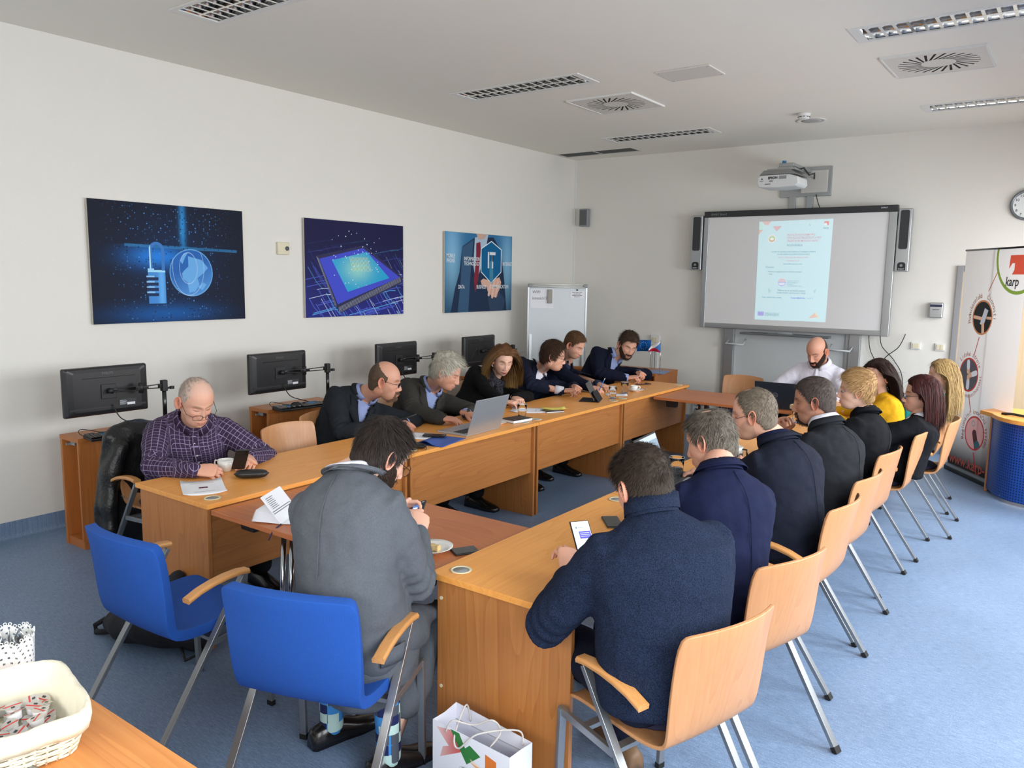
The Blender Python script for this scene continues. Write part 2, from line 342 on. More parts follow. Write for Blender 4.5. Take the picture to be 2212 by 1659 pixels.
# ------------------------------------------------------------------ door
GF = mat('grey_door_frame', srgb(146, 147, 150), .45); DOORW = wood('door_beech', srgb(214, 192, 158), srgb(196, 170, 132), 2, .6, rough=.45)
b = MB(); b.box(-1.155, -1.095, LY-.03, LY, 0, 2.05).box(-.19, -.13, LY-.03, LY, 0, 2.05).box(-1.095, -.19, LY-.03, LY, 1.99, 2.05)
dr = struct('door_1', b, GF, bevel=.004)
MB().box(-1.095, -.19, LY-.02, LY, 0, 1.99).build('door_leaf', DOORW, dr)
MB().box(-1.06, -1.02, LY-.026, LY-.02, .95, 1.15).tube([(-1.04, LY-.05, 1.05), (-.92, LY-.05, 1.05)], .01).build('door_handle', ALU, dr)

# ------------------------------------------------------------------ wall things
def blur(a, n=2):
    for _ in range(n): a = (a+np.roll(a, 1, 0)+np.roll(a, -1, 0)+np.roll(a, 1, 1)+np.roll(a, -1, 1))/5
    return a
def canvas(w_, h_): yy_, xx_ = np.mgrid[0:h_, 0:w_]; return xx_/w_, yy_/h_
def inpoly(X, Y, poly):
    r = np.zeros(X.shape, bool); n = len(poly)
    for i in range(n):
        x1, y1 = poly[i]; x2, y2 = poly[(i+1) % n]
        if y1 == y2: continue
        r ^= ((Y < max(y1, y2)) & (Y >= min(y1, y2)) & (X < x1+(Y-y1)*(x2-x1)/(y2-y1)))
    return r
def put(A, mask, col, a=1.0):
    m = (mask*a)[..., None] if mask.dtype != bool else (mask.astype(float)*a)[..., None]; A[:] = A*(1-m)+np.array(col)*m
def seg(X, Y, p, q, wd, asp=1.41):
    px, py, qx, qy = p[0]*asp, p[1], q[0]*asp, q[1]; dx, dy = qx-px, qy-py; L2 = dx*dx+dy*dy+1e-9
    t_ = np.clip(((X*asp-px)*dx+(Y-py)*dy)/L2, 0, 1); return np.hypot(X*asp-px-t_*dx, Y-py-t_*dy) < wd
def art_lock():
    W_, H_ = 900, 640; X, Y = canvas(W_, H_); A = np.zeros((H_, W_, 3)); A[:] = (.004, .007, .02); g = lambda cx, cy, sx, sy: np.exp(-((X-cx)/sx)**2-((Y-cy)/sy)**2)
    A += g(.5, .5, .30, .40)[..., None]*np.array((.0, .012, .05))
    A += (g(.40, .44, .17, .09)*(Y > .345))[..., None]*np.array((.01, .20, .7)); A += (g(.57, .15, .02, .25)*(Y < .36))[..., None]*np.array((.02, .25, .6))
    put(A, (np.abs(Y-.345-.03*X) < .012) & (X > .2) & (X < .95), (.03, .22, .5), .6)
    A += g(.45, .93, .3, .08)[..., None]*np.array((.0, .08, .3))
    rs = np.random.RandomState(3)
    for k in range(1100):                                   # dots of light on the board
        row = rs.randint(0, 22); cx = rs.rand(); cx = round(cx*70)/70; cy = (.02+row*.0165 if rs.rand() < .45 else .38+round(rs.rand()*34)/34*.6)
        br = rs.rand()**3*np.exp(-((cx-.5)/.34)**4); r = .0035+.0025*rs.rand()
        x0, x1, y0, y1 = [int(v) for v in (max(0, (cx-.01)*W_), min(W_, (cx+.01)*W_), max(0, (cy-.013)*H_), min(H_, (cy+.013)*H_))]
        if x1 <= x0 or y1 <= y0: continue
        s_ = np.hypot((X[y0:y1, x0:x1]-cx)*1.41, Y[y0:y1, x0:x1]-cy) < r; A[y0:y1, x0:x1][s_] = (.1*br, .35*br+.01, .85*br+.03)
    gx, gy = .62, .575; R = np.hypot((X-gx)*1.41, Y-gy); sp = R < .205                 # glass globe
    sh = np.clip(1-R/.205, 0, 1); put(A, sp, (.02, .14, .5), .9); A[sp] += (np.clip(.15+.5*(Y-gy)/.2+.2*(X-gx)/.14, 0, 1)[..., None]*np.array((.1, .25, .35)))[sp]
    for poly in ([(.60, .43), (.69, .46), (.735, .53), (.70, .58), (.66, .62), (.67, .68), (.64, .74), (.60, .75), (.59, .66), (.56, .63), (.555, .58), (.575, .55), (.60, .52)], [(.66, .70), (.70, .66), (.72, .68), (.69, .73)], [(.545, .47), (.57, .41), (.60, .40), (.58, .44), (.56, .50)]):
        put(A, inpoly(X, Y, poly) & sp, (.16, .45, .85), .9)
    put(A, (np.abs(R-.203) < .004), (.2, .55, .95), .7)
    for rr in (.08, .14): put(A, (np.abs(np.hypot((X-gx+.02)*1.41*1.6, Y-gy+.04)-rr*1.7) < .003) & sp, (.6, .8, 1), .6)
    bx = (X > .335) & (X < .445) & (Y > .555) & (Y < .84)   # padlock body
    put(A, bx, (.06, .26, .68)); A[bx] += (.22*np.exp(-((X-.42)/.02)**2)[..., None]*np.array((.3, .8, 1)))[bx]; put(A, bx & (Y < .575), (.4, .8, 1))
    for k in range(4): put(A, (np.abs(Y-.63-k*.045) < .013) & (X > .325) & (X < .4), (.01, .03, .1)); put(A, (np.abs(Y-.61-k*.045) < .006) & (X > .325) & (X < .375), (.3, .6, .9))
    sh_ = (np.abs(np.hypot((X-.395)*1.41, (Y-.385))-.055) < .013) & (Y < .385) | (((np.abs(X-.356) < .010) | (np.abs(X-.434) < .010)) & (Y >= .385) & (Y < .56)); put(A, sh_, (.05, .2, .55)); put(A, sh_ & (np.abs(X-.352) < .004), (.5, .85, 1))
    put(A, (np.abs(X-.355) < .02) & (np.abs(Y-.555) < .012), (.35, .7, 1))
    return blur(A, 1)
def art_chip():
    W_, H_ = 900, 640; X, Y = canvas(W_, H_); A = np.zeros((H_, W_, 3)); A[:] = (.01, .01, .06); rs = np.random.RandomState(5)
    A += (np.clip(Y*1.3-.25, 0, 1)**1.5)[..., None]*np.array((.01, .015, .16))
    for k in range(150):                                     # circuit tracks, all fading with height
        x0 = rs.rand(); y0 = .2+rs.rand()*.8; ln = .05+rs.rand()*.25; d = rs.choice([0, 1]); c = rs.rand(); f = max(0, min(1, (y0-.15)*1.6))
        col = np.array((.08, .12, .6) if c < .6 else ((.1, .35, .75) if c < .85 else (.6, .7, .9)))*f; wd = .004 if c < .85 else .0025
        p = (x0, y0); q = (x0+(ln if d else ln*.45), y0-(ln*.25 if d else -ln*.9)); r_ = (q[0]+.06, q[1]+(.0 if d else .08)); put(A, seg(X, Y, p, q, wd), col); put(A, seg(X, Y, q, r_, wd), col)
    body = [(.13, .40), (.56, .27), (.96, .58), (.30, .87)]
    put(A, inpoly(X, Y, [(.10, .37), (.57, .24), (.99, .58), (.99, .64), (.33, .96), (.28, .90)]), (.03, .03, .09))
    for k in range(60):
        u = k/60; put(A, seg(X, Y, (.32+.66*u, .955-.33*u), (.31+.66*u, .90-.33*u), .0018), (.5, .55, .6)); 
        if k < 40: v = k/40; put(A, seg(X, Y, (.105+.17*v, .38+.52*v), (.125+.17*v, .40+.5*v), .0015), (.4, .45, .5))
    put(A, inpoly(X, Y, body), (.06, .08, .62)); die = [(.25, .41), (.60, .31), (.84, .59), (.40, .74)]; dm = inpoly(X, Y, die); put(A, dm, (.02, .40, .72)); A[dm] += (.45*np.exp(-((X-.5)/.14)**2-((Y-.5)/.13)**2)[..., None]*np.array((.7, .75, -.1)))[dm]
    for k in range(44): put(A, seg(X, Y, (.26+.15*k/44, .41+.33*k/44), (.61+.23*k/44, .31+.28*k/44), .001) & dm & ((X*200).astype(int) % 2 == 0), (.02, .25, .35))
    for k in range(14): put(A, seg(X, Y, (.42+.014*k, .37), (.46+.014*k, .52), .002) & dm, (.75, .8, .35))
    for k in range(46):
        cx, cy = .25+rs.rand()*.5, .1+rs.rand()*.6; put(A, np.hypot((X-cx)*1.41, Y-cy) < .004+.003*rs.rand(), (.8, .95, 1), .9)
    return blur(A, 1)
def art_suit():
    W_, H_ = 900, 640; X, Y = canvas(W_, H_); A = np.zeros((H_, W_, 3)); g = lambda cx, cy, sx, sy: np.exp(-((X-cx)/sx)**2-((Y-cy)/sy)**2)
    A[:] = (.03, .16, .34); A += (g(.1, .4, .12, .5)+g(.92, .5, .1, .5))[..., None]*np.array((.22, .38, .45)); A *= (1.1-.7*Y)[..., None]
    put(A, inpoly(X, Y, [(.24, .17), (.42, .05), (.70, .03), (.82, .2), (.88, .6), (.92, 1), (.08, 1), (.14, .7), (.2, .5)]), (.012, .03, .075))
    put(A, inpoly(X, Y, [(.24, .18), (.40, .08), (.36, .5), (.33, 1), (.18, 1), (.22, .6)]), (.06, .16, .3), .55)
    put(A, inpoly(X, Y, [(.42, .05), (.62, .0), (.56, .3), (.44, .62), (.40, .4)]), (.42, .55, .68)); put(A, inpoly(X, Y, [(.44, .12), (.50, .10), (.51, .2), (.47, .6), (.43, .75), (.41, .6), (.44, .3)]), (.22, .02, .04))
    put(A, inpoly(X, Y, [(.44, 0), (.60, 0), (.56, .06), (.47, .07)]), (.6, .4, .33)); A[:] = blur(A, 6)
    put(A, inpoly(X, Y, [(.62, .82), (.66, .74), (.80, .74), (.9, .85), (.86, 1), (.66, 1)]), (.03, .06, .12)); sk = (.72, .44, .34)
    put(A, inpoly(X, Y, [(.51, .60), (.55, .57), (.66, .60), (.80, .55), (.83, .62), (.80, .72), (.74, .82), (.68, .80), (.62, .74), (.6, .68), (.53, .66)]), sk)
    for q in ((.635, .70, .78), (.69, .71, .81), (.745, .68, .80)): put(A, seg(X, Y, (q[0]+.03, .62), (q[0], q[2]), .022), (.78, .50, .40)); put(A, seg(X, Y, (q[0]+.055, .62), (q[0]+.025, q[2]), .0035), (.5, .28, .22))
    hx = [(.67, .09), (.82, .19), (.82, .48), (.67, .62), (.52, .48), (.52, .19)]; put(A, inpoly(X, Y, [(.67+(x-.67)*1.06, .355+(y-.355)*1.05) for x, y in hx]), (.8, .9, .95)); put(A, inpoly(X, Y, hx), (.0, .12, .30))
    put(A, seg(X, Y, (.675, .60), (.67, .38), .04), (.1, .34, .46), .55)
    return A
BACKB = mat('picture_edge', srgb(196, 190, 176), .7)
WTXT = mat('white_lettering', srgb(225, 232, 238), .5)
def picture(label, y0, y1, z0, z1, art, texts):
    t = thing('wall_picture', label, 'picture', (WX, (y0+y1)/2, z0), 0, 'three pictures on the left wall'); hw = (y1-y0)/2; h_ = z1-z0
    MB().box(.012, .032, -hw, hw, 0, h_).build('board', BACKB, t)
    quad('print', [(.0325, -hw, 0), (.0325, hw, 0), (.0325, hw, h_), (.0325, -hw, h_)], print_mat('print_art', art(), .55), t)
    for body, sz, u, v, bold in texts: text(body, sz, (.0335, -hw+u*2*hw, (1-v)*h_), (0, 1, 0), (0, 0, 1), WTXT, t, bold=bold, align='CENTER', sx=.7)
    MB().box(0, .012, -hw*.6, hw*.6, h_*.3, h_*.7).build('hanger', ALU, t)
picture('blue picture of a padlock and glass globe above the first monitor', 2.888, 4.19, 1.472, 2.387, art_lock, [])
picture('blue picture of a glowing computer chip, middle of the three wall pictures', 4.85, 6.158, 1.455, 2.378, art_chip, [])
picture('picture of a suited man pressing an IT hexagon, next to the flipchart', 6.828, 8.115, 1.443, 2.363, art_suit,
        [('IT', .27, .67, .43, .006), ('MOBILE', .062, .08, .315, .001), ('PHONE', .062, .08, .375, .001), ('INFORMATION', .062, .38, .345, .001), ('TECHNOLOGY', .062, .38, .405, .001), ('INTERNET', .062, .925, .395, .001),
         ('DATA', .062, .23, .70, .001), ('BUSINESS', .062, .52, .70, .001), ('COMMUNICATION', .062, .80, .70, .001)])
t = thing('thermostat', 'cream wall thermostat with dark dial between the first two pictures', 'thermostat', (WX, 4.62, 2.09))
MB().box(0, .028, -.062, .062, -.055, .055).build('housing', CREAM, t, bevel=.006)
MB().lathe([(.02, 0), (.019, .008), (0, .009)], 24).build('dial', mat('dial_grey', srgb(62, 66, 72), .4), t).matrix_local = Matrix.Translation((.028, .036, .0))@Matrix.Rotation(PI/2, 4, 'Y')

# --- back wall
def box_thing(name, label, cat, x0, x1, z0, z1, d, m, bevel=.005): 
    t_ = thing(name, label, cat, ((x0+x1)/2, LY, (z0+z1)/2)); hx, hz = (x1-x0)/2, (z1-z0)/2
    MB().box(-hx, hx, -d, 0, -hz, hz).build('housing', m, t_, bevel=bevel); return t_, hx, hz
t, hx, hz = box_thing('wall_speaker', 'small grey rectangular speaker on the wall near the room corner', 'speaker', -5.835, -5.695, 2.57, 2.81, .08, GREYP, .01)
MB().box(-hx*.75, hx*.75, -.084, -.08, -hz*.85, hz*.85).build('grille', mat('speaker_cloth_light', srgb(100, 104, 106), .8, bump=.4, bscale=500), t)
t, hx, hz = box_thing('paper_dispenser', 'silver wall box with dark top stripe right of the interactive board', 'dispenser', -1.385, -1.255, 1.49, 1.655, .07, ALU, .01)
MB().box(-hx*.9, hx*.9, -.073, -.07, hz*.45, hz*.75).build('stripe', mat('navy', srgb(30, 36, 70), .4), t); MB().box(-hx*.5, hx*.5, -.073, -.07, hz*.05, hz*.12).build('slot', DARK, t)
for x0, lab in ((-1.543, 'single white light switch, left one of the two by the door'), (-1.306, 'double white light switch nearest the door frame')):
    t, hx, hz = box_thing('light_switch', lab, 'switch', x0, x0+.098, 1.135, 1.215, .02, WHITEP, .004)
    if x0 < -1.4: MB().box(-hx*.65, hx*.65, -.028, -.02, -hz*.65, hz*.65).build('rocker', CREAM, t, bevel=.002)
    else:
        for s in (-1, 1): MB().box(-hx*.7 if s < 0 else .002, -.002 if s < 0 else hx*.7, -.028, -.02, -hz*.7, hz*.7).build('rocker', CREAM, t, bevel=.002)
t, hx, hz = box_thing('wall_socket', 'white surface socket with cable duct above the flags', 'socket', -4.69, -4.56, .99, 1.125, .05, WHITEP, .008)
MB().box(-.035, .035, -.058, -.05, -.035, .035).build('cover', CREAM, t, bevel=.003)
MB().box(-.035, -.015, -.018, 0, -.7, -hz).box(.005, .035, -.025, 0, -.7, -hz).build('cable_duct', WHITEP, t)
for k, (xa, lab) in enumerate(((-4.06, 'double wall socket under the dark folding table, left of the pair'), (-3.93, 'double wall socket under the dark folding table, nearest the empty chair'))):
    t, hx, hz = box_thing('wall_socket', lab, 'socket', xa, xa+.11, .13, .3, .025, WHITEP, .004)
    for s in (-1, 1):
        MB().lathe([(.03, 0), (.026, .002), (.024, -.012), (0, -.012)], 18).build('outlet', GREYP, t, smooth=True).matrix_local = Matrix.Translation((0, -.028, s*.04))@Matrix.Rotation(PI/2, 4, 'X')
# clock
t = thing('wall_clock', 'round grey rimmed wall clock cut by the right edge', 'clock', (-.585, LY, 2.66), rot=(PI/2, 0, 0)); R_ = .155
MB().lathe([(R_, 0), (R_, .03), (R_-.012, .042), (R_-.026, .036), (R_-.028, .02)], 48).build('rim', mat('clock_rim', srgb(120, 126, 130), .3, .6), t, smooth=True)
MB().lathe([(R_-.026, .0212), (0, .0212)], 48).build('dial', mat('clock_dial', srgb(226, 230, 230), .5), t)
for k in range(1, 13):
    a = PI/2-k*PI/6; text(str(k), .036, ((R_-.05)*math.cos(a), (R_-.05)*math.sin(a)-.012, .0222), (1, 0, 0), (0, 1, 0), INK, t, align='CENTER', bold=.0005, name='numeral')
for a, l_, w_ in ((2.1, .055, .008), (1.95, .085, .006)): MB().bar((0, 0, .024), (math.cos(a)*l_, math.sin(a)*l_, .024), w_, .002).build('hand', DARK, t)

# interactive board on its rails
BY = 9.5
t = thing('board_lift', 'grey column stand with rails carrying the interactive board', 'board stand', (-2.86, LY, 0))
for x in (-.74, .74): 
    MB().box(x-.06, x+.06, -.07, 0, .02, 1.6).build('column', ALU, t, bevel=.004)
    MB().box(x-.10, x-.065, -.05, 0, .02, 1.5).build('rail', mat('rail_grey', srgb(168, 172, 172), .4, .5), t)
    MB().tube([(x+.0 if x < 0 else x-.02, -.08, 1.12), (x+.0 if x < 0 else x-.02, -.17, 1.08), (x+(.22 if x < 0 else -.24), -.17, 1.08), (x+(.22 if x < 0 else -.24), -.08, 1.14)], .011, 8).build('pull_bar', mat('light_grey_paint', srgb(205, 208, 208), .4), t, smooth=True)
for x in (-.07, .13): MB().box(x-.035, x+.035, -.04, 0, 1.5, 2.85).build('column', ALU, t, bevel=.003)
MB().box(-.68, .68, -.02, 0, .02, 1.3).build('back_plate', mat('plate_grey', srgb(196, 200, 200), .5), t)
t = thing('interactive_board', 'large interactive whiteboard with grey frame showing a projected page', 'whiteboard', (-2.85, BY, 1.27)); hw, h_ = 1.1, 1.427
BWHITE = mat('board_white', srgb(226, 226, 226), .45)
MB().box(-hw+.03, hw-.03, -.02, .02, .05, h_-.05).build('writing_surface', BWHITE, t)
MB().box(-hw, -hw+.062, -.035, .03, 0, h_-.07).box(hw-.085, hw, -.035, .03, 0, h_-.07).box(-hw+.06, hw-.08, -.03, .03, 0, .06).build('frame', ALU, t, bevel=.006)
tr = MB().box(-hw, hw, -.04, .03, h_-.072, h_).build('top_bar', mat('charcoal_plastic', srgb(40, 42, 45), .4), t, bevel=.006)
text('SMART Board', .034, (-hw+.09, -.041, h_-.05), (1, 0, 0), (0, 0, 1), GREYP, t); text('SMART', .022, (hw-.17, -.041, h_-.035), (1, 0, 0), (0, 0, 1), WTXT, t)
# the projected page
def page_art():
    W_, H_ = 560, 780; X, Y = canvas(W_, H_); A = np.zeros((H_, W_, 3)); A[:] = (.62, .83, .88)
    def tri(p, c, a=.55): put(A, inpoly(X, Y, p), c, a)
    tri([(.05, 0), (.0, .02), (0, .13), (.06, .08)], (.6, .85, .7)); tri([(.04, 0), (.17, 0), (.13, .035), (.08, .035)], (.85, .35, .3)); tri([(.0, .08), (.06, .08), (0, .13)], (.85, .3, .25)); tri([(.19, .05), (.32, .05), (.25, .105)], (.8, .25, .25), .5)
    c = np.hypot((X-.19), (Y-.175)*1.39); put(A, c < .062, (.75, .8, .9)); put(A, c < .052, (.9, .92, .9)); put(A, c < .045, (.45, .65, .35), .8); put(A, (c < .045) & (Y > .175), (.7, .35, .2), .5); put(A, inpoly(X, Y, [(.16, .18), (.19, .16), (.22, .18), (.20, .19), (.18, .19)]), (.9, .95, .9))
    put(A, (X > .885) & (X < .945) & (Y > .02) & (Y < .06), (.80, .25, .2), .8); tri([(.885, .06), (.885, .045), (.91, .035), (.93, .06)], (.8, .95, .98), 1); tri([(.68, .03), (.70, .06), (.72, .02), (.705, .05), (.70, .05)], (.35, .2, .65), .8)
    c = np.hypot((X-.36), (Y-.615)*1.39); put(A, c < .055, (.75, .6, .65)); put(A, (c < .055) & (Y > .61), (.5, .55, .85)); put(A, (c < .045) & (np.abs(Y-.63) < .012), (.9, .95, 1), .7)
    put(A, (X > .04) & (X < .13) & (Y > .915) & (Y < .957), (.42, .42, .80)); tri([(.76, .965), (.855, .905), (.91, .96), (.86, .955), (.82, .965)], (.85, .5, .35), .7); tri([(.855, .905), (.92, .965), (.89, .965), (.85, .93)], (.85, .75, .55), .7)
    tri([(.17, .67), (.22, .70), (.18, .73)], (.4, .6, .6), .6); tri([(.80, .70), (.85, .67), (.83, .72)], (.4, .6, .6), .6)
    return A
# measured corners of the slightly keystoned page on the board
px = [(-3.255-(-2.85), 1.393-1.27), (-2.428+2.85, 1.398-1.27), (-2.417+2.85, 2.569-1.27), (-3.262+2.85, 2.557-1.27)]
def slide_text(parent):
    T1 = mat('slide_red_text', srgb(222, 182, 190), .5, emit=.25); T2 = mat('slide_grey_text', srgb(158, 186, 194), .5, emit=.25); T3 = mat('slide_blue_text', srgb(140, 152, 236), .5, emit=.2)
    W_ = .83; x0 = px[0][0]; zt = px[3][1]; hh = zt-px[0][1]
    def T(s, u, v, sz, m, al='LEFT', b_=.0005, sh=.15, sx=1): text(s, sz, (x0+u*W_, -.0225, zt-v*hh), (1, 0, 0), (0, 0, 1), m, parent, bold=b_, shear=sh, align=al, sx=sx)
    for k, s in enumerate(('INOVA\u010cN\u00cd PLATFORMA PRO', 'STRATEGICK\u00c9 P\u0158\u00cdLE\u017dITOSTI A PRO', 'TRADI\u010cN\u00cd PR\u016eMYSLOV\u00c9 OBORY')): T(s, .40, .148+k*.03, .034, T1, sx=.72)
    T('POZV\u00c1NKA', .40, .25, .034, T2)
    T('Dovolte n\u00e1m uspo\u0159\u00e1dat inova\u010dn\u00ed platformu pro strategickou p\u0159\u00edle\u017eitost', .5, .31, .022, T2, 'CENTER', sx=.8, sh=0); T('a inova\u010dn\u00ed platformu pro tradi\u010dn\u00ed pr\u016fmyslov\u00e9 obory', .5, .335, .022, T2, 'CENTER', sx=.8, sh=0)
    T('Dne 10. 11. 2023 od 9 hodin v Karlov\u00fdch Varech', .5, .367, .022, T1, 'CENTER', sh=0, sx=.8); T('v Krajsk\u00e9 knihovn\u011b', .5, .40, .02, T1, 'CENTER', sh=0); T('Z\u00e1vodn\u00ed 378/84, Karlovy Vary - Dvory', .5, .432, .02, T2, 'CENTER', sh=0, sx=.7)
    T('Program:', .12, .467, .028, T2); T('\u2022  Prezentace strategick\u00e9 studie o inova\u010dn\u00edch mo\u017enostech', .14, .51, .022, T2, sh=0, sx=.8); T('kraje', .17, .533, .022, T2, sh=0)
    for k, s in enumerate(('Inova\u010dn\u00ed centrum', 'pro strategick\u00e9', 'projekty', 'v Karlovarsk\u00e9m kraji')): T(s, .44, .60+k*.017, .02, T2, sh=0, b_=0)
    T('T\u011b\u0161\u00edme se na spole\u010dn\u00e9 setk\u00e1n\u00ed', .5, .70, .026, T2, 'CENTER'); T('strategick\u00e9ho partnerstv\u00ed v kraji', .5, .723, .026, T2, 'CENTER')
    T('Pros\u00edm, potvr\u010fte \u00fa\u010dast na adresu', .09, .77, .02, T2, sh=0, sx=.85); T('recepce@adresa', .50, .77, .022, T3, sh=0, sx=1.1); T('do 8. 11.', .73, .77, .02, T2, sh=0); T('karp', .885, .085, .034, T2, sh=0)
    for k in range(3): T('Spolufinancov\u00e1no Evropskou uni\u00ed', .145, .93+k*.013, .015, T2, sh=0, sx=.85)
pg = quad('projected_page', [(x, -.0212, z) for x, z in px], print_mat('page_print', page_art(), .5, emit=.33), t); slide_text(t)
st = MB().box(-.54, .50, -.14, -.03, -.055, -.03).build('pen_tray', mat('tray_grey', srgb(96, 100, 102), .45), t, bevel=.008)
MB().lathe([(.10, 0), (.09, .016), (0, .022)], 24, (-.02, -.09, -.03), sy=.4).build('eraser', GREYP, st, smooth=True)
MB().box(-.42, -.22, -.12, -.06, -.031, -.027).box(.1, .3, -.12, -.06, -.031, -.027).build('pen_slot', DARK, st)
# board speakers
for x0, x1, lab in ((-4.11, -3.963, 'tall silver speaker at the left edge of the interactive board'), (-1.74, -1.605, 'tall silver speaker at the right edge of the interactive board')):
    t = thing('board_speaker', lab, 'speaker', ((x0+x1)/2, BY, 1.982), 0, 'tall speakers beside the interactive board'); hw = (x1-x0)/2
    MB().box(-hw, hw, -.05, .05, 0, .672).build('housing', ALU, t, bevel=.008)
    def rrect(w_, z0, z1, r, top_only=False):
        pts = []
        for cx, cz, a0 in ((w_-r, z1-r, 0), (-w_+r, z1-r, PI/2), (-w_+r, z0+r, PI), (w_-r, z0+r, 1.5*PI)):
            if top_only and a0 >= PI: pts.append((-w_ if a0 < 4 else w_, z0)); continue
            pts += [(cx+r*math.cos(a0+k*PI/12), cz+r*math.sin(a0+k*PI/12)) for k in range(7)]
        return pts
    MB().prism(rrect(hw*.66, .24, .655, .02), -.056, -.05, lambda x, y, z: (x, z, y)).build('grille', mat('speaker_cloth', srgb(58, 60, 62), .8, bump=.3, bscale=300), t)
    MB().prism(rrect(hw*.6, .012, .1, .03, True), -.056, -.05, lambda x, y, z: (x, z, y)).build('control_panel', DARK, t)
    text('SMART', .02, (0, -.057, .02), (1, 0, 0), (0, 0, 1), WTXT, t, align='CENTER')
    MB().tube([(0, -.05, .065), (0, -.066, .065)], .014, 16).build('knob', GREYP, t)
    for z in (.11, .5): MB().box(hw if x0 < -3 else -hw-.06, hw+.06 if x0 < -3 else -hw, 0, .04, z, z+.12).build('bracket', DARK, t)
# projector with wall arm
t = thing('projector', 'white short throw projector hanging on a wall arm above the board', 'projector', (-2.79, LY, 2.84))
MB().box(-.29, .29, -.03, 0, 0, .335).build('wall_plate', ALU, t, bevel=.004)
MB().box(-.05, .25, -.045, -.03, .04, .295).build('plate_cover', mat('cover_grey', srgb(198, 198, 194), .5), t, bevel=.01)
MB().box(-.09, .07, -.75, -.03, .262, .30).build('arm', ALU, t, bevel=.006)
pj = MB(); pr = [(-.21, -.03), (-.23, .01), (-.23, .08), (-.19, .1), (.12, .1), (.21, .07), (.22, 0), (.19, -.03), (0, -.04)]
pj.prism(pr, -.85, -.50, lambda x, y, z: (x-.06, z, y+.07)); pj.build('body', mat('projector_white', srgb(216, 220, 220), .4), t, bevel=.012)
MB().prism([(-.21, .098), (-.16, .15), (.12, .15), (.215, .085), (.12, .102), (-.19, .102)], -.852, -.48, lambda x, y, z: (x-.06, z, y+.07)).build('top_shell', mat('shell_grey', srgb(128, 130, 128), .5), t, bevel=.006)
MB().box(-.2, .1, -.8, -.5, .222, .24).box(-.1, .06, -.75, -.6, .24, .262).build('bracket', ALU, t)
MB().tube([(-.05, -.7, .305), (-.05, -.7, .33)], .022, 16).build('knob', mat('blue_plastic', srgb(40, 120, 170), .4), t)
MB().tube([(.05, -.60, .235), (.12, -.55, .26), (.14, -.4, .2), (.14, -.2, .24), (.1, -.05, .2)], .009, 8).build('cable', DARK, t, smooth=True)
text('EPSON', .034, (-.17, -.8515, .125), (1, 0, 0), (0, 0, 1), INK, t, bold=.002)
MB().box(-.05, .03, -.8525, -.85, .12, .155).box(-.155, -.115, -.8525, -.85, .095, .11).build('sensor_window', GREYP, t)
MB().box(-.2, -.14, -.8525, -.85, .068, .074).box(-.26, -.22, -.8525, -.85, .105, .109).prism([(-.245, .12), (-.225, .12), (-.235, .14)], -.8525, -.85, lambda x, y, z: (x, z, y)).build('vent_mark', DARK, t)
# loose cables
CAB = mat('cable_black', srgb(26, 26, 28), .5)
def cable(label, pts, r=.005, cat='cable', m=None):
    P = [Vector(p) for p in pts]; out = []
    for i in range(len(P)-1):
        p0, p1, p2, p3 = P[max(i-1, 0)], P[i], P[i+1], P[min(i+2, len(P)-1)]
        for k in range(8):
            s_ = k/8; out.append(.5*((2*p1)+(p2-p0)*s_+(2*p0-5*p1+4*p2-p3)*s_*s_+(3*p1-p0-3*p2+p3)*s_**3))
    out.append(P[-1]); return tag(MB().tube(out, r, 6).build('cable', m or CAB, smooth=True), label, cat)
cable('thin black cable hanging below the board, leftmost of four', [(-2.1, 9.6, 1.3), (-2.17, 9.6, 1.1), (-2.05, 9.62, .8), (-1.9, 9.62, .55)])
cable('thin black cable hanging below the board, running almost straight', [(-1.98, 9.6, 1.3), (-1.95, 9.6, 1.1), (-1.85, 9.62, .88), (-1.8, 9.62, .5)])
cable('thin black cable below the board curving right then down', [(-1.86, 9.6, 1.3), (-1.83, 9.6, 1.15), (-1.7, 9.62, 1.0), (-1.6, 9.62, .8), (-1.6, 9.62, .4)])
cable('thin black cable from the board corner crossing towards the left', [(-1.6, 9.6, 1.3), (-1.66, 9.59, 1.15), (-1.8, 9.6, 1.0), (-1.78, 9.61, .8), (-1.7, 9.62, .4)])
cable('black cable from the projector plate down to the board', [(-2.66, 9.6, 2.86), (-2.63, 9.59, 2.77), (-2.58, 9.58, 2.65)])

# ------------------------------------------------------------------ flipchart in the corner
A_, B_ = Vector((-5.62, 8.06, 0)), Vector((-5.06, 8.53, 0)); ux = (B_-A_).normalized(); wd = (B_-A_).length
t = thing('flipchart', 'white flipchart easel standing in the room corner', 'flipchart', (A_+B_)/2, math.atan2(ux.y, ux.x)); hw = wd/2
fb = mat('flip_white', srgb(214, 222, 226), .4)
MB().box(-hw, hw, 0, .018, .72, 1.76).build('board', fb, t)
MB().box(-hw-.006, -hw+.012, -.008, .022, .70, 1.77).box(hw-.012, hw+.006, -.008, .022, .70, 1.77).box(-hw, hw, -.008, .022, .70, .72).build('frame', ALU, t)
MB().tube([(-hw+.02, -.03, 1.775), (hw-.02, -.03, 1.775)], .012, 10).tube([(-hw+.03, -.035, 1.745), (hw-.03, -.035, 1.745)], .01, 10).build('clamp_bar', mat('clamp', srgb(225, 226, 220), .3, .4), t, smooth=True)
MB().box(-hw-.004, -hw+.045, -.045, .02, 1.74, 1.785).build('clamp_end', GREYP, t, bevel=.006); MB().box(hw-.045, hw+.004, -.045, .02, 1.74, 1.785).build('clamp_end', GREYP, t, bevel=.006)
for s in (-1, 1): MB().bar((s*(hw-.04), .02, 1.2), (s*(hw-.02), -.12, 0), .03, .03).build('leg', ALU, t)
MB().bar((0, .03, 1.5), (0, .5, 0), .03, .03).build('leg', ALU, t)
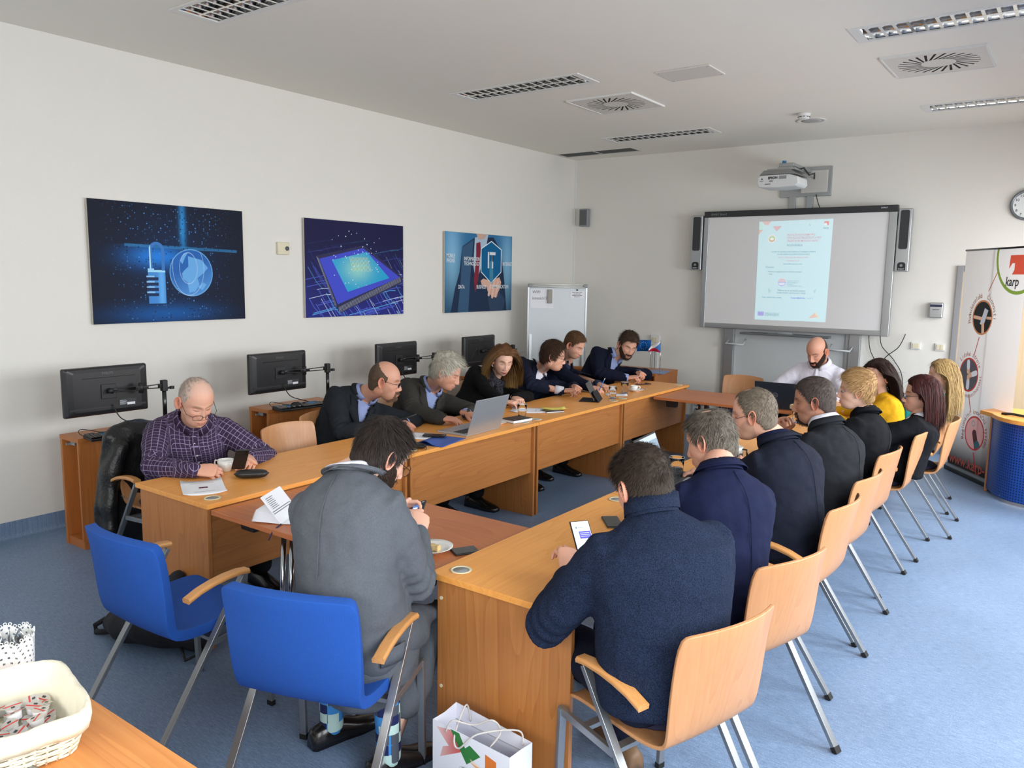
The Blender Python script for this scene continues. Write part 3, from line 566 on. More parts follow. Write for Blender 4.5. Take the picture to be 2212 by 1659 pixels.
MB().box(-hw+.05, hw-.05, -.07, 0, .70, .712).build('pen_shelf', ALU, t)
rzf = math.atan2(ux.y, ux.x)
def on_flip(name, label, cat, x, z): 
    p = (A_+B_)/2+ux*x; return thing(name, label, cat, (p.x+.003*ux.y, p.y-.003*ux.x, z), rzf)
t = on_flip('paper_sheet', 'paper sheet with handwritten words on the flipchart, left side', 'paper', -hw+.17, 1.60); MB().box(-.145, .145, -.002, .001, -.12, .12).build('sheet', PAPER, t)
text('WIFI', .05, (-.12, -.0025, .065), (1, 0, 0), (0, 0, 1), INK, t, shear=.1); text('konatech13', .052, (-.12, -.0025, -.01), (1, 0, 0), (0, 0, 1), INK, t, shear=.15, sx=.75)
t = on_flip('board_eraser', 'grey magnetic eraser stuck on the flipchart', 'eraser', -hw+.27, 1.63); MB().box(-.028, .028, -.035, 0, -.085, .085).build('body', mat('eraser_grey', srgb(160, 156, 148), .6), t, bevel=.004)
e_ = MB(); [e_.box(-.026, .026, -.037, -.034, -.075+k*.009, -.072+k*.009) for k in range(4)]; e_.build('rib', GREYP, t)
t = on_flip('notice_card', 'small printed notice on the flipchart, right side', 'paper', hw-.12, 1.655); MB().box(-.085, .085, -.002, .001, -.045, .045).build('card', PAPER, t)
for k, s in enumerate(('Pros\u00edm nepi\u0161te na tabuli', 'jen suchou fixou', 'd\u011bkujeme za pochopen\u00ed', 'vedouc\u00ed kurzu')): text(s, .017, (0, -.0025, .022-k*.018), (1, 0, 0), (0, 0, 1), INK, t, align='CENTER', bold=.0004, sx=.75)
t = on_flip('magnet', 'small black round magnet holding the printed notice', 'magnet', hw-.12, 1.712); MB().lathe([(.011, 0), (.011, .006), (.009, .008), (0, .008)], 16).build('disc', DARK, t).rotation_euler = (PI/2, 0, 0)

# ------------------------------------------------------------------ desks
GROM = mat('grommet_cream', srgb(222, 212, 180), .4)
def desk(label, x0, x1, y0, y1, side, group, screws=False):
    """side +1: modesty panel on the +x side, -1: on the -x side"""
    cx, cy = (x0+x1)/2, (y0+y1)/2; t = thing('desk', label, 'desk', (cx, cy, 0), 0, group); hx, hy = (x1-x0)/2, (y1-y0)/2
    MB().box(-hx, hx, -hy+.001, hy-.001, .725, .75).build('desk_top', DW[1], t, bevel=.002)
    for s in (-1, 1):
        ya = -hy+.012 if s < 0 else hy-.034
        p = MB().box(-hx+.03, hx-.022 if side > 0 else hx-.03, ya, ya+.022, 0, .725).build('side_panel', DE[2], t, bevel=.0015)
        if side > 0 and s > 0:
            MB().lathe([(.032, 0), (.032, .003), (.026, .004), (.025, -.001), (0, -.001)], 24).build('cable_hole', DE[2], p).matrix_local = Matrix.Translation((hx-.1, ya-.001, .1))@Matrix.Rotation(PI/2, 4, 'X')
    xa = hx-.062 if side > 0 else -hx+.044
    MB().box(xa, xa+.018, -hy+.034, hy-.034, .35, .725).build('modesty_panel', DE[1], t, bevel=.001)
    gx = hx-.085 if side > 0 else -hx+.085
    g = MB().lathe([(.042, .001), (.041, .004), (.033, .0045), (.031, .0)], 32).lathe([(.031, .002), (.029, -.02), (0, -.02)], 32, mi=1)
    o = g.build('cable_grommet', [GROM, GREYP], t, smooth=True); o.location = (gx, -hy+.085, .75)
    o = g.build('cable_grommet', [GROM, GREYP], t, smooth=True); o.location = (gx, hy-.085, .75)
    if screws:
        b = MB()
        for z in (.28, .66): b.lathe([(.008, 0), (.006, .003), (0, .003)], 12)
        q = MB()
        for z in (.30, .655): q.tube([(-hx+.05, -hy+.012, z), (-hx+.05, -hy+.009, z)], .007, 12)
        q.build('cover_cap', GROM, t)
    return t
AY = [2.13, 3.565, 5.0, 6.43, 7.86]
AL = ['wood desk nearest the camera in the left row, with the printed sheet', 'wood desk in the left row holding the silver laptop and blue folder', 'wood desk in the left row holding the black book and tablet', 'wood desk at the far end of the left row, by the bearded man']
for k in range(4): desk(AL[k], -4.02, -3.36, AY[k], AY[k+1]-.005, 1, 'desks of the left row')
BY_ = [2.15, 3.565, 4.98, 6.40, 7.80]
BL = ['wood desk with bare end panel in the foreground centre, by the paper bag', 'wood desk in the right row under the open laptop and water glass', 'wood desk in the right row under the mug', 'wood desk at the far end of the right row']
for k in range(4): desk(BL[k], -1.935, -1.275, BY_[k], BY_[k+1]-.005, -1, 'desks of the right row', screws=(k == 0))

def folding_table(label, x0, x1, y0, y1):
    t = thing('folding_table', label, 'table', ((x0+x1)/2, (y0+y1)/2, 0), 0, 'reddish folding tables closing the table ring'); hx, hy = (x1-x0)/2, (y1-y0)/2
    MB().box(-hx, hx, -hy, hy, .698, .723).build('table_top', RW[0], t, bevel=.002)
    for s in (-1, 1):
        for r in (-1, 1):
            MB().tube([(s*(hx-.5), r*(hy-.09), .69), (s*(hx-.5), r*(hy-.05), .02)], .0125, 12).build('leg', CHROME, t, smooth=True)
            MB().tube([(s*(hx-.44), r*(hy-.09), .69), (s*(hx-.44), r*(hy-.05), .02)], .0125, 12).build('leg', CHROME, t, smooth=True)
            MB().prism([(-.05, -.04), (.05, -.04), (.05, .04), (-.05, .04)], .62, .698, lambda x, y, z: (s*(hx-.14)+x, r*(hy-.13)+y*(1 if z > .65 else .7), z)).build('corner_block', DARK, t, bevel=.006)
        MB().tube([(s*(hx-.47), -hy+.03, .02), (s*(hx-.47), hy-.03, .02)], .016, 10).build('foot', CHROME, t, smooth=True)
        MB().tube([(s*(hx-.47), 0, .30), (s*.05, 0, .67)], .008, 8).build('brace', STEEL, t, smooth=True)
        MB().box(s*(hx-.47)-.02, s*(hx-.47)+.02, -hy+.08, hy-.08, .675, .697).build('cross_rail', STEEL, t)
folding_table('reddish folding table under the open book and the plate', -3.352, -1.942, 2.145, 2.89)
folding_table('reddish folding table at the far end before the interactive board', -3.352, -1.95, 6.98, 7.69)

# near table at the lower left corner
t = thing('side_table', 'wood table in the lower left corner carrying the basket', 'table', (-2.25, .53, 0))
MB().box(-1.15, 1.15, -.37, .40, .725, .75).build('table_top', wood('orange_wood', srgb(234, 162, 92), srgb(200, 122, 60), 0, 1), t, bevel=.002)
for s in (-1, 1): MB().box(s*1.1-.011, s*1.1+.011, -.34, .36, 0, .725).build('side_panel', DE[2], t)
MB().box(-1.08, 1.08, .28, .298, .35, .725).build('modesty_panel', DE[0], t)

# ------------------------------------------------------------------ computer cabinets, monitors, keyboards
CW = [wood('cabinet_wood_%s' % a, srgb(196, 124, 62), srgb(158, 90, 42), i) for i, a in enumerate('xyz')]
def cabinet(label, x0, y0, L_=.72, rz=0, group='computer cabinets along the left wall'):
    t = thing('computer_cabinet', label, 'cabinet', (x0, y0, 0), rz, group)   # x: depth .25 (front at +x), y: length
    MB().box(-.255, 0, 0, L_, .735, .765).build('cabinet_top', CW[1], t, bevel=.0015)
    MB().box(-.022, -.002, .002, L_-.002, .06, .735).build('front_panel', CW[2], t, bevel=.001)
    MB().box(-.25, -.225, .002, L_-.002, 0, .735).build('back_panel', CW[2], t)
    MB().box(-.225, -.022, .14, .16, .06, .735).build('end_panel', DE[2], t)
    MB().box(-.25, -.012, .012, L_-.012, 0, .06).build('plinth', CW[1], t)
    MB().box(-.17, -.11, .03, .06, .70, .725).box(-.17, -.16, .0, .06, .70, .715).build('lock_bracket', ALU, t)
    return t
MON = DARK; VENT = mat('monitor_back', srgb(34, 34, 36), .32, bump=.05, bscale=300)
def monitor(label, x, y, z, yaw_=0):
    t = thing('monitor', label, 'monitor', (x, y, z), yaw_, 'monitors seen from behind along the left wall'); hy, hz = .285, .165   # back faces +x
    prof = [(-.018, 1), (-.006, 1), (.008, .985), (.02, .93), (.026, .8)]; vs = []
    b = MB(); n0 = None
    rows = []
    for dx, s in prof:
        r = []; 
        for cyy, czz, a0 in ((1, 1, 0), (-1, 1, 1), (-1, -1, 2), (1, -1, 3)):
            for k in range(4):
                a = a0*PI/2+k*PI/6; rr = .012; r.append((dx, cyy*(hy*s-rr)+rr*math.cos(a), czz*(hz*s-rr)+rr*math.sin(a)))
        rows.append(r)
    b.grid(rows, closed=True); b.add(rows[0], [tuple(range(16))[::-1]]); b.add(rows[-1], [tuple(range(16))]); b.build('casing', VENT, t, smooth=False)
    MB().box(-.0195, -.018, -hy+.01, hy-.01, -hz+.018, hz-.01).build('screen', mat('dark_screen', srgb(10, 10, 12), .2), t)
    text('PHILIPS', .024, (.0265, .0, hz-.052), (0, 1, 0), (0, 0, 1), mat('logo_dark', srgb(84, 84, 86), .3, .3), t, align='CENTER', bold=.0006)
    MB().box(.026, .0275, -.17, .19, hz-.075, hz-.070).build('vent_line', BLACKG, t); MB().box(.0255, .0275, -.26, .26, -hz*.72, -hz*.72+.012).build('lower_ridge', mat('ridge', srgb(60, 60, 62), .25), t)
    MB().box(.026, .034, -.05, .05, -.055, .045).build('mount_plate', DARK, t, bevel=.003)
    st = MB().box(.0262, .0272, .07, .19, -.115, -.07).build('rating_label', mat('label_dark', srgb(52, 54, 56), .5), t); MB().box(.0272, .0276, .125, .18, -.112, -.095).build('barcode', PAPER, st)
    b = MB()
    for k in range(5): b.box(.0272, .0275, .075, .075+.04+.008*(k % 2), -.108+k*.007, -.106+k*.007)
    b.build('label_print', WTXT, st)
    return t
def arm_(label, mx, my, mz, px, py):
    t = thing('monitor_stand', label, 'monitor arm', (px, py, .765), 0, 'black clamp arms carrying the monitors')
    zz = mz-.765
    MB().tube([(0, 0, 0), (0, 0, zz+.02)], .015, 12).build('pole', BLACKG, t, smooth=True)
    MB().box(-.04, .04, -.035, .035, 0, .008).build('base_plate', DARK, t, bevel=.002)
    MB().box(-.02, .02, -.02, .02, zz-.035, zz+.045).build('collar', DARK, t, bevel=.005)
    kx, ky = (mx-px)+.10, (my-py)+.19
    for (x0, y0, x1, y1, nm) in ((0, 0, kx, ky, 'upper_arm'), (kx, ky, mx-px+.06, my-py-.01, 'fore_arm')):
        d = Vector((x1-x0, y1-y0, 0)); l = d.length; d.normalize(); s = Vector((-d.y, d.x, 0))
        a = MB()
        for k in (-1, 1): a.bar((x0+s.x*0, y0, zz+.005+k*.014), (x1, y1, zz+.005+k*.008), .022, .007)
        a.bar((x0, y0, zz+.005), (x0+d.x*.04, y0+d.y*.04, zz+.005), .022, .032); a.bar((x1, y1, zz+.005), (x1-d.x*.05, y1-d.y*.05, zz+.005), .022, .022); a.build(nm, BLACKG, t, bevel=.003)
    MB().tube([(kx, ky, zz-.03), (kx, ky, zz+.04)], .017, 12).build('joint', DARK, t, smooth=True)
    MB().tube([(mx-px+.035, my-py, zz), (mx-px+.075, my-py, zz)], .018, 12).build('swivel', DARK, t, smooth=True)
    MB().tube([(0, .02, zz-.015), (0, .055, zz-.015)], .007, 8).lathe([(0, -.012), (.017, -.01), (.017, .01), (0, .012)], 8, (0, .06, zz-.015)).build('clamp_knob', DARK, t)
KEYB = mat('key_blue', srgb(40, 130, 200), .5)
def keyboard(label, x, y, z, rz):
    t = thing('keyboard', label, 'keyboard', (x, y, z), rz, 'black keyboards on the computer cabinets')
    MB().prism([(-.075, 0), (.075, 0), (.075, .014), (-.075, .024)], -.22, .22, lambda a, b, c: (a, c, b)).build('body', DARK, t, bevel=.004)
    k1, k2 = MB(), MB()
    for r in range(6):
        for c in range(20):
            xx = -.062+r*.023; yy_ = -.205+c*.0215
            if r == 0 and c % 4 == 3: continue
            (k2 if ((c in (4, 5) and r in (2, 3)) or (c in (14, 15, 16) and r in (1, 2))) else k1).box(xx-.009, xx+.009, yy_-.009, yy_+.009, .014+.0013*(5-r), .026+.0015*(5-r))
    k1.build('keys', BLACKG, t); k2.build('blue_keys', KEYB, t)
def mouse(label, x, y, z, rz):
    t = thing('mouse', label, 'mouse', (x, y, z), rz, 'black mice lying on the keyboards')
    rows = []
    for i in range(9):
        u = -1+2*i/8; wd_ = .031*math.sqrt(max(0, 1-abs(u)**3))+.001; hh_ = .034*math.sqrt(max(0, 1-u*u*.98))*(1-.15*u)
        rows.append([(u*.055, wd_*math.cos(a), hh_*math.sin(a)) for a in np.linspace(0, PI, 11)])
    MB().grid(rows).build('body', BLACKG, t, smooth=True); MB().box(.022, .038, -.003, .003, .026, .034).build('wheel', GREYP, t)
CP = [(-5.30, 2.44), (-5.30, 3.94), (-5.30, 5.33), (-5.30, 6.67)]
ORD = ['beside the man in the checked shirt', 'behind the empty chairs', 'behind the white-haired man', 'behind the long-haired woman']
for k, (cx, cy) in enumerate(CP):
    cabinet('brown computer cabinet %s' % ORD[k], cx, cy)
    my, mz = (2.685, 4.105, 5.50, 6.78)[k], 1.058-.002*k
    monitor('black monitor from behind, %s' % ORD[k], -5.375, my, mz, (-.02, 0, .03, .02)[k])
    arm_('black monitor arm %s' % ORD[k], -5.375, my, mz, -5.27, cy+.60)
    keyboard('black keyboard with blue keys on the cabinet %s' % ORD[k], -5.19, cy+.24, .765, math.radians(-7))
    mouse('black mouse lying on the keyboard %s' % ORD[k], -5.18, cy+.19, .789, math.radians(70))
    cable('black mouse cable on the cabinet %s' % ORD[k], [(-5.2, cy+.13, .80), (-5.28, cy+.02, .83), (-5.25, cy-.0, .80), (-5.12, cy+.06, .776), (-5.3, cy+.30, .80)], .0025)
    cable('black screen cable hanging behind the monitor %s' % ORD[k], [(-5.34, my+.02, mz-.1), (-5.3, my+.06, mz-.2), (-5.27, my+.2, .80), (-5.35, my+.3, .77)], .004)
cabinet('long brown cabinet against the back wall, behind the bearded man and the flags', -4.0, 8.36, .62, 0, 'cabinets at the back wall').location
t = thing('low_cabinet', 'long low brown cabinet along the back wall under the flipchart corner', 'cabinet', (-4.63, 8.64, 0))
MB().box(-.62, .36, -.28, .28, .735, .765).build('cabinet_top', CW[0], t, bevel=.0015); MB().box(-.61, .35, -.26, -.24, 0, .735).build('front_panel', CW[0], t); MB().box(-.61, .35, .24, .26, 0, .735).build('back_panel', CW[0], t); MB().box(-.61, -.59, -.24, .24, 0, .735).build('side_panel', CW[2], t)
# blue folder and flags on it
t = thing('document_folder', 'flat pale blue folder under the flags on the back cabinet', 'folder', (-4.07, 8.55, .765), .2); MB().box(-.12, .12, -.16, .16, 0, .006).build('cover', mat('pale_blue', srgb(112, 136, 190), .4), t)
def flag(label, x, y, kind):
    t = thing('table_flag', label, 'flag', (x, y, .765 if kind else .765), 0)
    MB().tube([(0, 0, 0), (0, 0, .385)], .0035, 8).lathe([(.03, 0), (.028, .008), (.005, .012), (0, .012)], 20).build('pole', CHROME, t, smooth=True)
    W_, H_ = 240, 160; X, Y = canvas(W_, H_); A = np.zeros((H_, W_, 3))
    if kind == 0:
        A[:] = srgb(8, 84, 160)[:3]
        for k in range(12):
            a = 2*PI*k/12; cx_, cy_ = .5+.2*math.cos(a), .5+.31*math.sin(a)
            pl = [(cx_+(.035 if j % 2 == 0 else .014)*math.sin(j*PI/5)*.667, cy_-(.035 if j % 2 == 0 else .014)*math.cos(j*PI/5)*1.1) for j in range(10)]; put(A, inpoly(X, Y, pl), (.85, .88, .75))
    else:
        A[:] = (.88, .86, .82); put(A, Y > .5, srgb(196, 40, 66)[:3]); put(A, inpoly(X, Y, [(0, 0), (.5, .5), (0, 1)]), srgb(70, 130, 200)[:3])
    m = print_mat('flag_print', A, .8); n = 12; me = bpy.data.meshes.new('cloth'); vs = []; fs = []; uvs = []
    dx, dy, w_ = -.81, -.59, .17; hh_ = .135
    for i in range(n+1):
        u = i/n; sag = (.0 if kind == 0 else .05*u*u); shrink = (1-.0*u if kind == 0 else 1-.75*u)
        for j in range(2): vs.append((dx*w_*u*(1 if kind == 0 else .85)+.014*math.sin(u*7), dy*w_*u*(1 if kind == 0 else .85)-.014*math.sin(u*7), .375-sag*(1 if kind else 0)-(hh_*j)*shrink-(.045*u if kind else .006*u))); uvs.append((u, 1-j))
    fs = [(2*i, 2*i+1, 2*i+3, 2*i+2) for i in range(n)]; me.from_pydata(vs, [], fs); uv = me.uv_layers.new(name='uv')
    for l in me.loops: uv.data[l.index].uv = uvs[l.vertex_index]
    me.materials.append(m); me.shade_smooth(); o = link(bpy.data.objects.new('cloth', me), t); md = o.modifiers.new('s', 'SOLIDIFY'); md.thickness = .001
flag('small blue table flag with a ring of stars behind the bearded man', -4.19, 8.60, 0)
flag('small white, red and blue table flag with triangle on the back cabinet', -4.0, 8.47, 1)

# ------------------------------------------------------------------ chairs
def shell(t_, wdt, m, name, hgt=.86, soft=False):
    prof = [(.235, .435), (.225, .452), (.18, .462), (.08, .458), (-.04, .450), (-.13, .447), (-.185, .458), (-.215, .485), (-.235, .535), (-.252, .61), (-.27, .69), (-.288, .77), (-.305, hgt)]
    P = []
    for i, (y, z) in enumerate(prof):
        s = i/(len(prof)-1); back = max(0, (s-.5)/.5); r = []
        wv = wdt*(1.0-.05*math.exp(-((s-.55)/.12)**2))*(1 if i not in (0,) else .93)
        for k in range(-7, 8):
            u = k/7; curve = (.052*min(1, back*1.25)+.004)*abs(u)**2.0; top = -.014*abs(u)**2*(1 if i == len(prof)-1 else 0)
            r.append((u*wv, y+curve*(1 if back > 0 else 0), z+(.006*u*u if back == 0 else top)))
        P.append(r)
    b = MB().grid(P); o = b.build(name, [m, m], t_, smooth=True); o.modifiers.new('sub', 'SUBSURF').levels = 1; o.modifiers[0].render_levels = 1
    md = o.modifiers.new('solid', 'SOLIDIFY'); md.thickness = t_ and (.042 if soft else .013); md.offset = 0
    bv = o.modifiers.new('bev', 'BEVEL'); bv.width = .014 if soft else .003; bv.segments = 3; bv.limit_method = 'ANGLE'; bv.angle_limit = .9
    return o
def make_chair(name, label, m, soft=False, cushion=False, arms=True):
    t = thing(name, label, 'chair'); hw = .222 if not soft else .245
    shell(t, hw, m, 'seat_shell', soft=soft, hgt=.86)
    for s in (-1, 1):
        x = s*.268
        lg = MB().bar((x, .10, .635), (x, -.325, .012), .018, .03, (1, 0, 0)).build('leg', STEEL, t, bevel=.002)
        MB().bar((x, -.318, .022), (x, -.332, .0), .021, .034, (1, 0, 0)).build('foot_cap', RUBBER, lg)
        lg = MB().bar((x*.97, .215, .43), (x*.97, .23, .012), .018, .028, (1, 0, 0)).build('leg', STEEL, t, bevel=.002)
        MB().bar((x*.97, .23, .022), (x*.97, .2305, .0), .021, .031, (1, 0, 0)).build('foot_cap', RUBBER, lg)
        MB().bar((x*.97, .229, .42), (x, -.045, .40), .018, .026).build('side_rail', STEEL, t, bevel=.002)
        if arms:
            pts = [(-.165, .612), (-.11, .634), (-.05, .648), (.01, .656), (.07, .658), (.115, .652)]
            rows = [[(x+s*.006+w2, y, z+dz) for w2, dz in ((-.022, -.009), (.022, -.009), (.024, .003), (.018, .011), (-.018, .011), (-.024, .003))] for y, z in pts]
            a = MB().grid(rows, closed=True); a.add(rows[0], [tuple(range(6))[::-1]]); a.add(rows[-1], [tuple(range(6))]); a.build('armrest', BEECH_A, t, smooth=False, bevel=.003)
    MB().bar((-.26, .10, .415), (.26, .10, .415), .03, .015).bar((-.26, -.03, .40), (.26, -.03, .40), .03, .015).build('cross_bar', STEEL, t)
    if cushion: MB().lathe([(0, 0), (.19, 0), (.2, .012), (.18, .028), (0, .03)], 28, (0, .02, .462)).build('seat_pad', mat('navy_pad', srgb(36, 38, 66), .9), t, smooth=True)
    return t
wc = make_chair('wooden_chair', '', BEECH, cushion=True)
R = [(-1.03, 2.31, 73), (-1.045, 2.99, 72), (-1.09, 3.84, 86), (-1.115, 4.47, 85), (-1.15, 5.21, 85), (-1.11, 6.01, 91), (-1.00, 6.69, 92), (-1.12, 7.36, 95)]
RL = ['beech chair in the foreground, under the man in the blue knit sweater', 'beech chair under the grey-haired man in navy, its back whole in view', 'beech chair under the man with glasses holding the mug', 'beech chair under the man eating, overlapping the next back',
      'beech chair under the blond young man', 'beech chair under the dark red-haired woman', 'beech armchair with the black handbag, nearest the roll-up banner', 'beech chair under the woman in teal']
def place(i, x, y, deg, lab, grp):
    if i == 0: o = wc; o.location = (x, y, 0); o.rotation_euler = (0, 0, math.radians(deg)); o['label'] = lab; o['group'] = grp; return o
    return dup(wc, (x, y, 0), math.radians(deg), lab, grp)
for i, (x, y, d) in enumerate(R): place(i, x, y, d, RL[i], 'beech chairs of the right row')
LC = [(-4.50, 2.62, -92, 'beech chair with the leather jacket over its back, under the man in the checked shirt'), (-4.06, 3.36, -90, 'empty beech chair pushed up to the left row of desks, nearest'), (-4.26, 3.84, -88, 'beech chair behind the left desks partly hidden by the bald man in the suit'),
      (-4.62, 4.72, -90, 'beech chair under the white-haired man'), (-4.62, 5.42, -90, 'beech chair under the long-haired woman'), (-4.6, 6.05, -90, 'beech chair under the dark-haired man with glasses in navy'), (-4.7, 6.75, -90, 'beech chair under the short-haired man with the pen'), (-4.6, 7.5, -90, 'beech chair under the bearded man')]
for x, y, d, lab in LC: dup(wc, (x, y, 0), math.radians(d), lab, 'beech chairs of the left row')
dup(wc, (-2.90, 7.93, 0), math.radians(178), 'empty beech chair behind the far folding table', 'beech chairs at the far table')
dup(wc, (-2.10, 8.12, 0), math.radians(180), 'beech chair under the man in the white shirt', 'beech chairs at the far table')
bc = make_chair('upholstered_chair', 'blue fabric armchair nearest the left wall, empty', BLUEF, soft=True); bc.location = (-2.98, 1.764, 0); bc.rotation_euler = (0, 0, .03); bc['group'] = 'blue armchairs in front'
dup(bc, (-2.09, 1.79, 0), math.radians(19), 'blue fabric armchair under the man in the grey suit', 'blue armchairs in front')

# ------------------------------------------------------------------ roll-up banner, lectern
t = thing('rollup_banner', 'roll-up advertising banner with round photos by the door', 'banner'); a3 = Vector((-1.007, 8.929, 0)); dv = Vector((.568, -.823, 0)); nv = dv.cross(Vector((0, 0, 1))); zv = Vector((0, 0, 1)); WB = .98
P_ = lambda u, z, o=0.0: a3+dv*u+zv*z+nv*o
def translucent(m, f):                                     # thin film that lets daylight through from behind
    nt = m.node_tree; o_ = nt.nodes['Material Output']; b_ = nt.nodes['Principled BSDF']; tr = nt.nodes.new('ShaderNodeBsdfTranslucent'); mx_ = nt.nodes.new('ShaderNodeMixShader'); mx_.inputs[0].default_value = f
    nt.links.new(b_.inputs['Base Color'].links[0].from_socket, tr.inputs[0]); nt.links.new(b_.outputs[0], mx_.inputs[1]); nt.links.new(tr.outputs[0], mx_.inputs[2]); nt.links.new(mx_.outputs[0], o_.inputs[0]); return m
def banner_art():
    W_, H_ = 560, 1200; X, Y = canvas(W_, H_); A = np.zeros((H_, W_, 3)); A[:] = srgb(240, 238, 236)[:3]; gr = np.clip((Y-.80)/.17, 0, 1)[..., None]; A = A*(1-gr)+np.array(srgb(38, 34, 36)[:3])*gr
    U = X*WB; V = (1-Y)*2.13+.05
    def line(p, q, wd_, c): put(A, seg(U, V, p, q, wd_, 1.0), c)
    def circ(cx, cy, r, ry, rim, c): d = np.hypot((U-cx)/r, (V-cy)/ry); put(A, d < 1, c); return d
    gn, og, rd = srgb(128, 156, 58)[:3], srgb(196, 128, 84)[:3], srgb(188, 66, 62)[:3]
    d = np.hypot(U-.86, V-2.12); put(A, (d < .345) & (d > .315), gn)
    line((.55, 1.97), (.44, 1.80), .006, og); line((.355, 1.36), (.30, 1.19), .006, rd); line((.27, .80), (.33, .64), .006, rd); line((.44, .26), (.53, .04), .009, rd)
    put(A, inpoly(U, V, [(.73, 2.12), (.98, 2.12), (.98, 1.95), (.77, 1.95), (.80, 1.99), (.80, 2.05), (.765, 2.05), (.72, 2.0)]), srgb(214, 84, 60)[:3])
    for (cx, cy, r, c1, c2) in ((.375, 1.55, .165, og, srgb(34, 32, 32)[:3]), (.235, .99, .165, rd, srgb(86, 86, 92)[:3]), (.425, .45, .165, rd, srgb(226, 170, 168)[:3])):
        dd = circ(cx, cy, r, r, .02, c1); put(A, dd < .9, c2); ins = dd < .9; sk = srgb(214, 172, 146)[:3]
        if cy > 1.4:
            put(A, inpoly(U, V, [(cx-.03, cy-.06), (cx+.03, cy-.08), (cx+.09, cy+.07), (cx+.03, cy+.09)]) & ins, srgb(190, 194, 204)[:3]); put(A, seg(U, V, (cx-.13, cy), (cx-.02, cy-.01), .016, 1) & ins, sk); put(A, seg(U, V, (cx+.03, cy-.14), (cx+.02, cy-.07), .022, 1) & ins, sk); put(A, seg(U, V, (cx+.08, cy), (cx+.15, cy), .013, 1) & ins, sk)
        elif cy > .8:
            for p, q in (((cx-.02, cy+.12), (cx-.01, cy+.03)), ((cx+.12, cy+.03), (cx+.03, cy)), ((cx, cy-.12), (cx, cy-.02))): put(A, seg(U, V, p, q, .024, 1) & ins, sk); put(A, seg(U, V, p, (p[0]*.5+q[0]*.5, p[1]*.5+q[1]*.5), .026, 1) & ins, srgb(210, 214, 224)[:3])
        else: put(A, seg(U, V, (cx+.05, cy-.12), (cx, cy), .035, 1) & ins, srgb(92, 52, 56)[:3]); put(A, seg(U, V, (cx+.08, cy-.13), (cx+.06, cy-.10), .04, 1) & ins, srgb(60, 110, 120)[:3]); put(A, (np.abs(np.hypot(U-cx+.03, V-cy-.09)-.025) < .004) & ins, srgb(120, 160, 160)[:3])
    return A
quad('print', [P_(0, .05), P_(WB, .05), P_(WB, 2.18), P_(0, 2.18)], translucent(print_mat('banner_print', banner_art(), .45), .2), t)
MB().tube([P_(-.005, 2.185), P_(WB+.005, 2.185)], .009, 8).build('top_rail', BLACKG, t, smooth=True)
MB().obox(P_(WB/2, .022, -.03), dv*(WB/2+.01), nv*.06, zv*.022).build('base_cassette', DARK, t, bevel=.008); MB().obox(P_(WB/2, .055, .012), dv*(WB/2+.005), nv*.012, zv*.014).build('base_strip', ALU, t)
MB().tube([P_(WB/2, .04, -.04), P_(WB/2, 2.17, -.02)], .008, 8).build('support_pole', ALU, t, smooth=True)
OG, RD = mat('orange_brown_print', srgb(186, 122, 88), .6), mat('red_print', srgb(178, 72, 66), .6)
zo = .0025
text('karp', .115, P_(.69, 1.85, zo), dv, zv, DARK, t, bold=.002, sx=.95, shear=.1)
arc_text('Podnikatelsk\u00e9', .07, P_(.375, 1.55, zo), .185, PI*1.08, PI*.56, dv, zv, OG, t); arc_text('\u010dinnosti', .07, P_(.375, 1.55, zo), .185, PI*.38, -PI*.0, dv, zv, OG, t)
arc_text('Lidsk\u00e9 zdroje', .062, P_(.235, .99, zo), .183, PI*.76, PI*.16, dv, zv, RD, t); arc_text('konkurenceschopnost', .055, P_(.235, .99, zo), .222, PI*1.2, PI*2.0, dv, zv, RD, t, inside=True)
arc_text('Region\u00e1ln\u00ed inova\u010dn\u00ed syst\u00e9m', .066, P_(.425, .45, zo), .183, PI*1.12, -PI*.14, dv, zv, RD, t)
text('www.karp-kv.cz', .15, P_(.03, .09, zo), dv, zv, mat('coral_print', srgb(206, 96, 76), .6), t, bold=.001, sx=.93)

t = thing('lectern_desk', 'curved presenter desk with perforated blue panel at the right edge', 'desk'); cur = [(-.605, 8.20), (-.52, 7.93), (-.40, 7.78), (-.20, 7.70), (.05, 7.67), (.4, 7.67)]
perf = bpy.data.materials.new('perforated_blue'); perf.use_nodes = True; N = perf.node_tree.nodes; L = perf.node_tree.links; bs = N['Principled BSDF']; bs.inputs['Roughness'].default_value = .4
uvn = N.new('ShaderNodeUVMap'); uvn.uv_map = 'uv'; mp = N.new('ShaderNodeVectorMath'); mp.operation = 'FRACTION'; L.new(uvn.outputs[0], mp.inputs[0]); sb = N.new('ShaderNodeVectorMath'); sb.operation = 'DISTANCE'; sb.inputs[1].default_value = (.5, .5, 0); L.new(mp.outputs[0], sb.inputs[0])
lt = N.new('ShaderNodeMath'); lt.operation = 'LESS_THAN'; lt.inputs[1].default_value = .28; L.new(sb.outputs['Value'], lt.inputs[0]); mx = N.new('ShaderNodeMix'); mx.data_type = 'RGBA'; mx.inputs['A'].default_value = srgb(24, 74, 160); mx.inputs['B'].default_value = srgb(10, 30, 84); L.new(lt.outputs[0], mx.inputs['Factor']); L.new(mx.outputs['Result'], bs.inputs['Base Color'])
vs = []; us = []; acc = 0; sm = []
for i in range(len(cur)-1):
    for k in range(6): s_ = k/6; sm.append((cur[i][0]*(1-s_)+cur[i+1][0]*s_, cur[i][1]*(1-s_)+cur[i+1][1]*s_))
sm.append(cur[-1])
